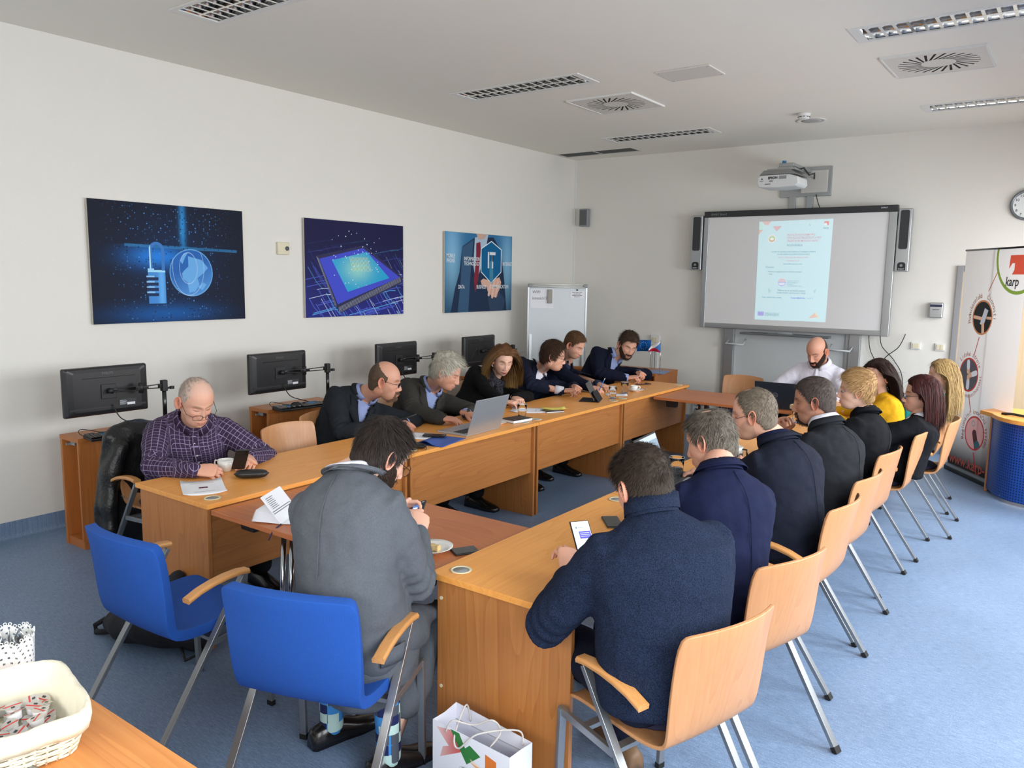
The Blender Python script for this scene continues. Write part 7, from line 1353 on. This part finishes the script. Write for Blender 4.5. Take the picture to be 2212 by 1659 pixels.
# folder, wallet, books, notes
t = thing('document_folder', 'blue cardboard folder hanging over the desk edge by the silver laptop', 'folder', (-3.475, 3.975, TZ), math.radians(12)); FB = mat('folder_blue', srgb(52, 84, 158), .55, var=.05)
rows = [[(u, v, .002+(.028*math.exp(-((u+.03)/.05)**2) if v < -.10 else .028*math.exp(-((u+.03)/.05)**2)*max(0, 1-(v+.10)/.16))) for u in np.linspace(-.115, .105, 13)] for v in np.linspace(-.165, .165, 12)]
MB().grid(rows).build('front_cover', FB, t, smooth=True, solid=.0012); MB().box(-.115, .105, -.165, .165, 0, .001).build('back_cover', FB, t)
t = thing('pencil_case', 'black leather pencil case with a zip at the desk edge', 'pencil case', (-3.50, 3.725, TZ), math.radians(-4)); rows = []
for i in range(11):
    u = -1+2*i/10; k = (1-abs(u)**5)**.5+.02; rows.append([(.125*u, .034*k*math.cos(a)*(1+.1*math.sin(u*4)), .018+.017*k*math.sin(a)) for a in np.linspace(0, 2*PI, 14, endpoint=False)])
MB().grid(rows, closed=True).build('pouch', BLKLEATHER, t, smooth=True); MB().tube([(-.12, 0, .034), (.12, 0, .034)], .0025, 6).tube([(.125, 0, .03), (.14, -.012, .012), (.142, -.02, .004)], .002, 6).build('zip', DARK, t)
sheet('white papers under the hands of the bald suited man', -3.70, 4.02, math.radians(-70), .21, .297, n=2); sheet('white pages in front of the long-haired woman', -3.73, 5.39, math.radians(-60), .24, .30, n=3, curl=.01, prints=[(0, .2, .05, .001)])
def book(label, x, y, z, rz, w_, l_, h_, cover, m=PAPER):
    t = thing('notebook', label, 'notebook', (x, y, z), rz); MB().box(-w_/2, w_/2, -l_/2, l_/2, 0, .002).box(-w_/2, w_/2, -l_/2, l_/2, h_-.002, h_).box(-w_/2-.001, -w_/2+.002, -l_/2, l_/2, 0, h_).build('cover', cover, t, bevel=.001); MB().box(-w_/2+.003, w_/2-.003, -l_/2+.003, l_/2-.003, .002, h_-.002).build('pages', m, t); return t
book('thick black notebook by the water glass on the left row', -3.53, 4.93, TZ, math.radians(-8), .15, .215, .022, BLKLEATHER)
t = book('thin notebook with black cover and yellow sheet, left row of desks', -3.55, 5.48, TZ, math.radians(-30), .12, .17, .010, BLACKG); sheet('yellow notepad sheet lying on the thin notebook', -3.585, 5.56, math.radians(-45), .11, .20, z=TZ+.0105, curl=.01, m=mat('yellow_paper', srgb(240, 226, 110), .6))
sheet('white note paper under the writing hand', -3.60, 6.68, math.radians(-60), .15, .21)
t = thing('pen', 'blue and white pen in the writing hand', 'pen', (-3.75, 6.655, .835), rot=facing(0, (.2, .45, .85), (.5, .6, -.4))); MB().tube([(0, 0, -.06), (0, 0, .055)], .0045, 10).build('barrel', mat('pen_blue', srgb(50, 120, 190), .4), t, smooth=True); MB().tube([(0, 0, .055), (0, 0, .075)], .004, 10).build('cap', WHITEP, t, smooth=True)
t = thing('pen', 'dark pen between the fingers of the bald suited man', 'pen', (-3.80, 4.0, .875), rot=facing(0, (.6, .5, .3), (0, 0, 1))); MB().tube([(0, 0, -.05), (0, 0, .06)], .004, 10).build('barrel', BLACKG, t, smooth=True)
t = thing('open_book', 'open note book with fanned pages and ribbon on the reddish table', 'notebook', (-2.95, 2.30, .7232), math.radians(28)); b = MB()
for s in (-1, 1):
    for k in range(9):
        a = math.radians(4+k*(3.6 if s < 0 else 1.6)); b.grid([[(s*u*.145*math.cos(a*(1-.5*u)), v, .003+u*.145*math.sin(a*(1-.4*u))) for u in np.linspace(0, 1, 6)] for v in (-.10+.004*k, .10+.002*k)])
b.build('pages', PAPER, t, smooth=True, solid=.0006)['kind'] = 'stuff'
b = MB().grid([[(-.145*u*math.cos(.85), v, .004+u*.16*math.sin(.85)) for u in np.linspace(0, 1, 4)] for v in (-.105, .105)]); b.build('raised_page', PAPER, t, solid=.0006)
lines = [[(-.145*u*math.cos(.85)+.0012, v, .0052+u*.16*math.sin(.85)) for u in (.22+.06*k, .235+.06*k)] for k in range(0)]
b = MB()
for r in range(2):
    for k in range(22): u = .34+.07*r; v = -.095+k*.0086; p = lambda uu, vv: (-.145*uu*math.cos(.85)+.0012, vv, .0055+uu*.16*math.sin(.85)); b.add([p(u, v), p(u+.025, v), p(u+.025, v+.005), p(u, v+.005)], [(0, 1, 2, 3)])
for k in range(7): b.add([p(.50+.06*k, -.08), p(.515+.06*k, -.08), p(.515+.06*k, -.01-.006*(k % 3)), p(.50+.06*k, -.01-.006*(k % 3))], [(0, 1, 2, 3)])
b.build('print', INK, t); MB().tube([(0, -.10, .004), (0, -.14, .002), (-.012, -.165, -.01), (-.02, -.19, -.045)], .003, 6).build('ribbon', mat('ribbon', srgb(34, 38, 84), .7), t, smooth=True)
book('notebook on the right row desk behind the eating man', -1.56, 4.86, TZ, math.radians(5), .15, .21, .014, BLACKG, mat('yellowish', srgb(226, 216, 190), .7)); sheet('white papers on the right row before the blond man', -1.52, 5.55, math.radians(60), .21, .30, n=2)
t = thing('pastry', 'bite of pastry in the fingers of the eating man', 'food', (-1.345, 4.68, 1.135)); V, NN, F = voxel(MB().box(-.018, .018, -.02, .02, -.012, .012), .004, 2); obj_arrays('crumb', V, F, mat('sandwich', srgb(226, 206, 156), .8, var=.3, vscale=60), t)
# espresso glasses on far right desk etc.
# ------------------------------------------------------------------ near table: basket, pot, creamers
t = thing('basket', 'white wicker basket with cream cloth lining in the lower left corner', 'basket', (-1.975, .735, TZ), math.radians(-11)); WICK = mat('wicker_white', srgb(232, 222, 196), .6, bump=.3, bscale=90, var=.08, vscale=40); LIN = mat('cream_linen', srgb(230, 224, 202), .85, bump=.5, bscale=22, var=.05, vscale=30)
def ringp(hx, hy, r, z, n=48, jit=0, ph=0):
    out = []
    for k in range(n):
        a = 2*PI*k/n; c, s_ = math.cos(a), math.sin(a); e = 5; q = (abs(c)**e+abs(s_)**e)**(-1/e); j = jit*math.sin(k*PI+ph); out.append((c*q*(hx+j), s_*q*(hy+j), z+.002*math.sin(k*.9+ph)))
    return out
b = MB()
for i in range(9):
    u = i/8; rg = ringp(.150+.022*u, .10+.02*u, 0, .006+.065*u, 48, .0028, i*PI); loft(b, rg+rg[:2], [(.0028, .0036)]*50, (0, 0, 1), 6, cap=False)
b.build('weave', WICK, t, smooth=True)['kind'] = 'stuff'
b = MB()
for k in range(30): a = 2*PI*k/30; c, s_ = math.cos(a), math.sin(a); q = (abs(c)**5+abs(s_)**5)**(-.2); b.tube([(c*q*.149, s_*q*.099, .002), (c*q*.172, s_*q*.121, .08)], .0032, 6)
b.build('stakes', WICK, t, smooth=True)['kind'] = 'stuff'; MB().box(-.13, .13, -.08, .08, .001, .006).build('bottom', WICK, t)
rows = [ringp(.178, .127, 0, .060, 48), ringp(.183, .131, 0, .082), ringp(.181, .130, 0, .105), ringp(.173, .122, 0, .110), ringp(.166, .115, 0, .10), ringp(.150, .10, 0, .02), ringp(.10, .06, 0, .012)]
rows = [[(x, y, z+.004*mnoise.noise(Vector((x*30, y*30, i)))) for x, y, z in r] for i, r in enumerate(rows)]
b = MB().grid(rows, closed=True); b.add(rows[-1], [tuple(range(48))]); b.build('lining', LIN, t, smooth=True, solid=.002)
CREM = mat('creamer_white', srgb(238, 238, 240), .35); FOIL = mat('creamer_foil', srgb(206, 202, 196), .35, .3); REDB = mat('creamer_red', srgb(206, 70, 66), .45)
cr = thing('coffee_creamer', '', 'creamer', (0, 0, 0)); MB().lathe([(.013, 0), (.0145, .002), (.017, .016), (.0172, .018), (.0155, .018), (0, .0178)], 20).build('cup', CREM, cr, smooth=True)
o = MB().lathe([(.019, .018), (.0195, .0188), (0, .0195)], 10).prism([(.016, -.006), (.024, 0), (.016, .006)], .018, .019).build('foil_lid', FOIL, cr); MB().box(-.004, .0, -.018, .018, .0192, .0198).build('red_stripe', REDB, o); MB().box(.004, .011, -.005, .003, .0192, .0198).build('dark_mark', INK, o)
rs = np.random.RandomState(4); first = True; inv_t = t.matrix_basis.copy(); pl = []
for k in range(200):
    px_, py_ = rs.uniform(-.125, .125), rs.uniform(-.075, .075)
    if all(math.hypot(px_-a, py_-b2) > .030 for a, b2, _ in pl): pl.append((px_, py_, .016))
base_n = len(pl)
for k in range(300):
    px_, py_ = rs.uniform(-.09, .09), rs.uniform(-.05, .05)
    if all(math.hypot(px_-a, py_-b2) > .034 for a, b2, zz in pl[base_n:]): pl.append((px_, py_, .038))
for px_, py_, pz_ in pl:
    c = cr if first else dup(cr); first = False; w3 = inv_t@Vector((px_, py_, pz_)); c.location = w3; c.rotation_euler = (rs.uniform(-.35, .35), rs.uniform(-.35, .35), rs.uniform(0, 6.28)); c['label'] = 'small coffee creamer with red striped foil lid lying in the wicker basket'; c['group'] = 'coffee creamers in the basket'
t = thing('cutlery_pot', 'white pierced lace-edged metal pot holding cutlery at the left edge', 'pot', (-2.315, .845, TZ)); b = MB(); R_ = .062; n = 72; nzr = 24; Hh = lambda a: .112+.014*abs(math.sin(a*4))
for i in range(nzr):
    for k in range(n):
        a0, a1 = 2*PI*k/n, 2*PI*(k+1)/n; u0, u1 = i/nzr, (i+1)/nzr
        if i % 3 == 1 and (k+(i//3)) % 3 == 1 and 1 < i < nzr-1: continue
        q = lambda a, u: ((R_+.006*u)*math.cos(a), (R_+.006*u)*math.sin(a), u*Hh(a)); b.add([q(a0, u0), q(a1, u0), q(a1, u1), q(a0, u1)], [(0, 1, 2, 3)])
for k in range(36): a = 2*PI*k/36; r_ = R_+.006; b.tube([(r_*math.cos(a)+.004*math.cos(p)*-math.sin(a), r_*math.sin(a)+.004*math.cos(p)*math.cos(a), Hh(a)+.004+.004*math.sin(p)) for p in np.linspace(0, 2*PI, 9)], .0012, 4, cap=False)
b.build('pierced_wall', mat('white_enamel', srgb(226, 228, 226), .35), t); MB().lathe([(R_, 0), (0, .002)], 32).build('bottom', WHITEP, t)
for k in range(7): a = k*.9; tt_ = thing('teaspoon' if k % 2 else 'fork', 'steel cutlery handle standing in the pierced white pot', 'cutlery', (-2.315+.03*math.cos(a), .845+.03*math.sin(a), TZ+.004), rot=(.12*math.sin(a), .12*math.cos(a), a), group='cutlery in the pot'); MB().tube([(0, 0, 0), (0, 0, .10)], .003, 8).lathe([(0, 0), (.012, .012), (.013, .02), (.006, .04), (0, .045)], 12, (0, 0, .09), sy=.3).build('spoon', CHROME, tt_, smooth=True)
t = thing('serving_tray', 'edge of a round silver tray at the bottom of the picture', 'tray', (-1.80, .60, TZ)); MB().lathe([(.0, .004), (.085, .004), (.10, .014), (.102, .016), (.10, .012), (.085, 0), (0, 0)], 40).build('dish', mat('dull_silver', srgb(150, 152, 150), .3, .7), t, smooth=True)

# ------------------------------------------------------------------ bags and the hanging jacket
t = thing('paper_bag', 'white paper gift bag with red and green folds, standing before the desk end', 'bag', (-1.56, 2.00, 0), math.radians(-3)); W2, D2, H2 = .175, .06, .315
def bag_art():
    W_, H_ = 350, 630; X, Y = canvas(W_, H_); A = np.zeros((H_, W_, 3)); A[:] = (.80, .81, .86)
    put(A, inpoly(X, Y, [(.05, .06), (.24, .02), (.42, .20), (.10, .40), (.14, .26), (.22, .22)]), srgb(206, 78, 74)[:3]); f = np.clip((.42-X)/.36, 0, 1)**1.5; m_ = inpoly(X, Y, [(.05, .06), (.24, .02), (.42, .20), (.10, .40), (.14, .26), (.22, .22)]); A[m_] = A[m_]*(1-f[m_][:, None]*.7)+np.array((.85, .8, .76))*f[m_][:, None]*.7
    put(A, inpoly(X, Y, [(.24, .01), (.36, .01), (.44, .15), (.50, .09), (.64, .16), (.46, .33)]), srgb(54, 124, 62)[:3]); put(A, inpoly(X, Y, [(.70, .10), (.84, .13), (.84, .42), (.50, .28), (.70, .30)]), srgb(220, 120, 52)[:3]); put(A, inpoly(X, Y, [(.5, .24), (.72, .3), (.80, .5), (.6, .4)]), (.85, .62, .35), .5)
    d = np.hypot(X-.46, (Y-.42)*1.8); put(A, (d < .10) & (d > .088), (.6, .65, .65)); put(A, d < .075, srgb(40, 90, 62)[:3]); put(A, (d < .03), (.8, .9, .85)); return A
quad('front_print', [(-W2, -D2-.0006, 0), (W2, -D2-.0006, 0), (W2, -D2-.0006, H2), (-W2, -D2-.0006, H2)], print_mat('bag_print', bag_art(), .5), t)
PB = mat('bag_paper', srgb(224, 226, 238), .55)
MB().add([(-W2, -D2, 0), (W2, -D2, 0), (W2, D2, 0), (-W2, D2, 0), (-W2, -D2, H2), (W2, -D2, H2), (W2, D2, H2-.004), (-W2, D2, H2+.012), (-W2-.02*0, 0, H2), (W2, 0, H2)], [(0, 1, 5, 4), (1, 2, 6, 9, 5), (2, 3, 7, 6), (3, 0, 4, 8, 7), (0, 3, 2, 1)]).build('bag_body', PB, t, solid=.0015)
MB().box(-W2+.002, W2-.002, D2-.004, D2-.002, H2-.05, H2-.049).build('fold_line', GREYP, t)
for pts in ([(-.11, -D2-.002, H2-.02), (-.08, -D2+.0, H2+.03), (-.02, -.02, H2+.02), (.05, .0, H2+.055), (.07, .02, H2+.01), (.06, -.03, H2-.03)], [(-.10, D2-.004, H2-.03), (-.09, .02, H2+.05), (-.07, -.06, H2-.02), (-.04, -D2-.012, H2-.05), (.03, -.05, H2+.02), (.12, D2-.006, H2+.02), (.14, D2-.006, H2-.03)]):
    P = [Vector(p) for p in pts]; out = []
    for i in range(len(P)-1):
        p0, p1, p2, p3 = P[max(i-1, 0)], P[i], P[i+1], P[min(i+2, len(P)-1)]
        for k in range(10): s_ = k/10; out.append(.5*((2*p1)+(p2-p0)*s_+(2*p0-5*p1+4*p2-p3)*s_*s_+(3*p1-p0-3*p2+p3)*s_**3))
    MB().tube(out, .0032, 8).build('cord_handle', mat('cord_white', srgb(236, 232, 226), .8, bump=.8, bscale=500), t, smooth=True)
# backpack on the floor
def lump(name, parent, mb, size, m, amp=.01, fq=8, it=4):
    V, NN, F = voxel(mb, size, it); nz = np.array([mnoise.noise(Vector(p)*fq) for p in V.tolist()]); return obj_arrays(name, V+NN*(nz*amp)[:, None], F, m, parent)
t = thing('backpack', 'dark backpack slumped on the floor under the empty blue chair', 'bag', (-3.66, 2.01, 0), math.radians(12)); b = MB()
loft(b, [(-.26, 0, .07), (-.14, .0, .10), (.0, 0, .13), (.14, .02, .12), (.25, .03, .08)], [(.10, .07), (.15, .10), (.16, .13), (.14, .12), (.08, .08)], (0, 0, 1), 18); loft(b, [(.02, .0, .16), (.06, .05, .26), (.08, .08, .33)], [(.10, .09), (.08, .06), (.05, .04)], None, 14)
lump('pack', t, b, .014, BLKCLOTH, .014, 9); MB().tube([(-.25, -.02, .10), (-.34, -.02, .07), (-.42, -.02, .02), (-.36, -.06, .012), (-.27, -.05, .03)], .014, 8).build('strap', BLKCLOTH, t, smooth=True); MB().tube([(.22, -.05, .05), (.3, -.1, .02), (.33, -.02, .03), (.28, .04, .08)], .008, 8).build('strap', DARK, t, smooth=True)
# black leather jacket hanging over the first chair
t = thing('leather_jacket', 'black leather jacket hanging over the back of the first left row chair', 'jacket', (-4.765, 2.60, 0)); b = MB()
loft(b, [(-.02, 0, .86), (-.03, -.02, .70), (-.035, -.04, .50), (-.03, -.06, .30), (-.02, -.07, .18)], [(.23, .075), (.25, .085), (.26, .09), (.26, .085), (.26, .06)], (1, 0, 0), 20); loft(b, [(.03, -.17, .80), (.02, -.24, .64), (.03, -.26, .46), (.06, -.27, .30)], [(.05, .06), (.055, .07), (.05, .065), (.045, .06)], (1, 0, 0), 14); loft(b, [(-.02, -.2, .855), (-.02, .2, .855)], [(.05, .045)]*2, (0, 0, 1), 12)
lump('hanging_jacket', t, b, .013, BLKLEATHER, .018, 10); MB().bar((.07, -.20, .50), (.09, -.14, .44), .008, .004).tube([(.09, -.14, .44), (.092, -.135, .41)], .003, 6).build('zip', ALU, t)
# handbag on chair
t = thing('handbag', 'black leather handbag standing on the empty seat near the banner', 'bag', (-.93, 6.62, .49), math.radians(96)); b = MB(); loft(b, [(-.15, 0, .11), (0, 0, .12), (.15, 0, .11)], [(.05, .10), (.075, .115), (.05, .10)], (0, 0, 1), 18); lump('bag_body', t, b, .01, BLKLEATHER, .008, 12, 2); MB().tube([(-.09, 0, .20), (-.07, 0, .30), (0, 0, .34), (.07, 0, .30), (.09, 0, .20)], .006, 8).build('handle', BLKLEATHER, t, smooth=True)
t = thing('handbag', 'dark bag on the floor behind the far desk leg of the left row', 'bag', (-4.2, 5.15, 0)); b = MB(); loft(b, [(-.1, 0, .12), (.1, 0, .12)], [(.10, .11), (.10, .11)], (0, 0, 1), 16); lump('bag_body', t, b, .016, BLKCLOTH, .01, 12, 2)
t = thing('cushion', 'dark blue cushion on the empty chair behind the far table', 'cushion', (-2.90, 7.93, .4935), .1); MB().lathe([(0, 0), (.17, 0), (.19, .012), (.17, .03), (0, .036)], 24).build('pad', mat('navy_cushion', srgb(38, 42, 84), .85), t, smooth=True)
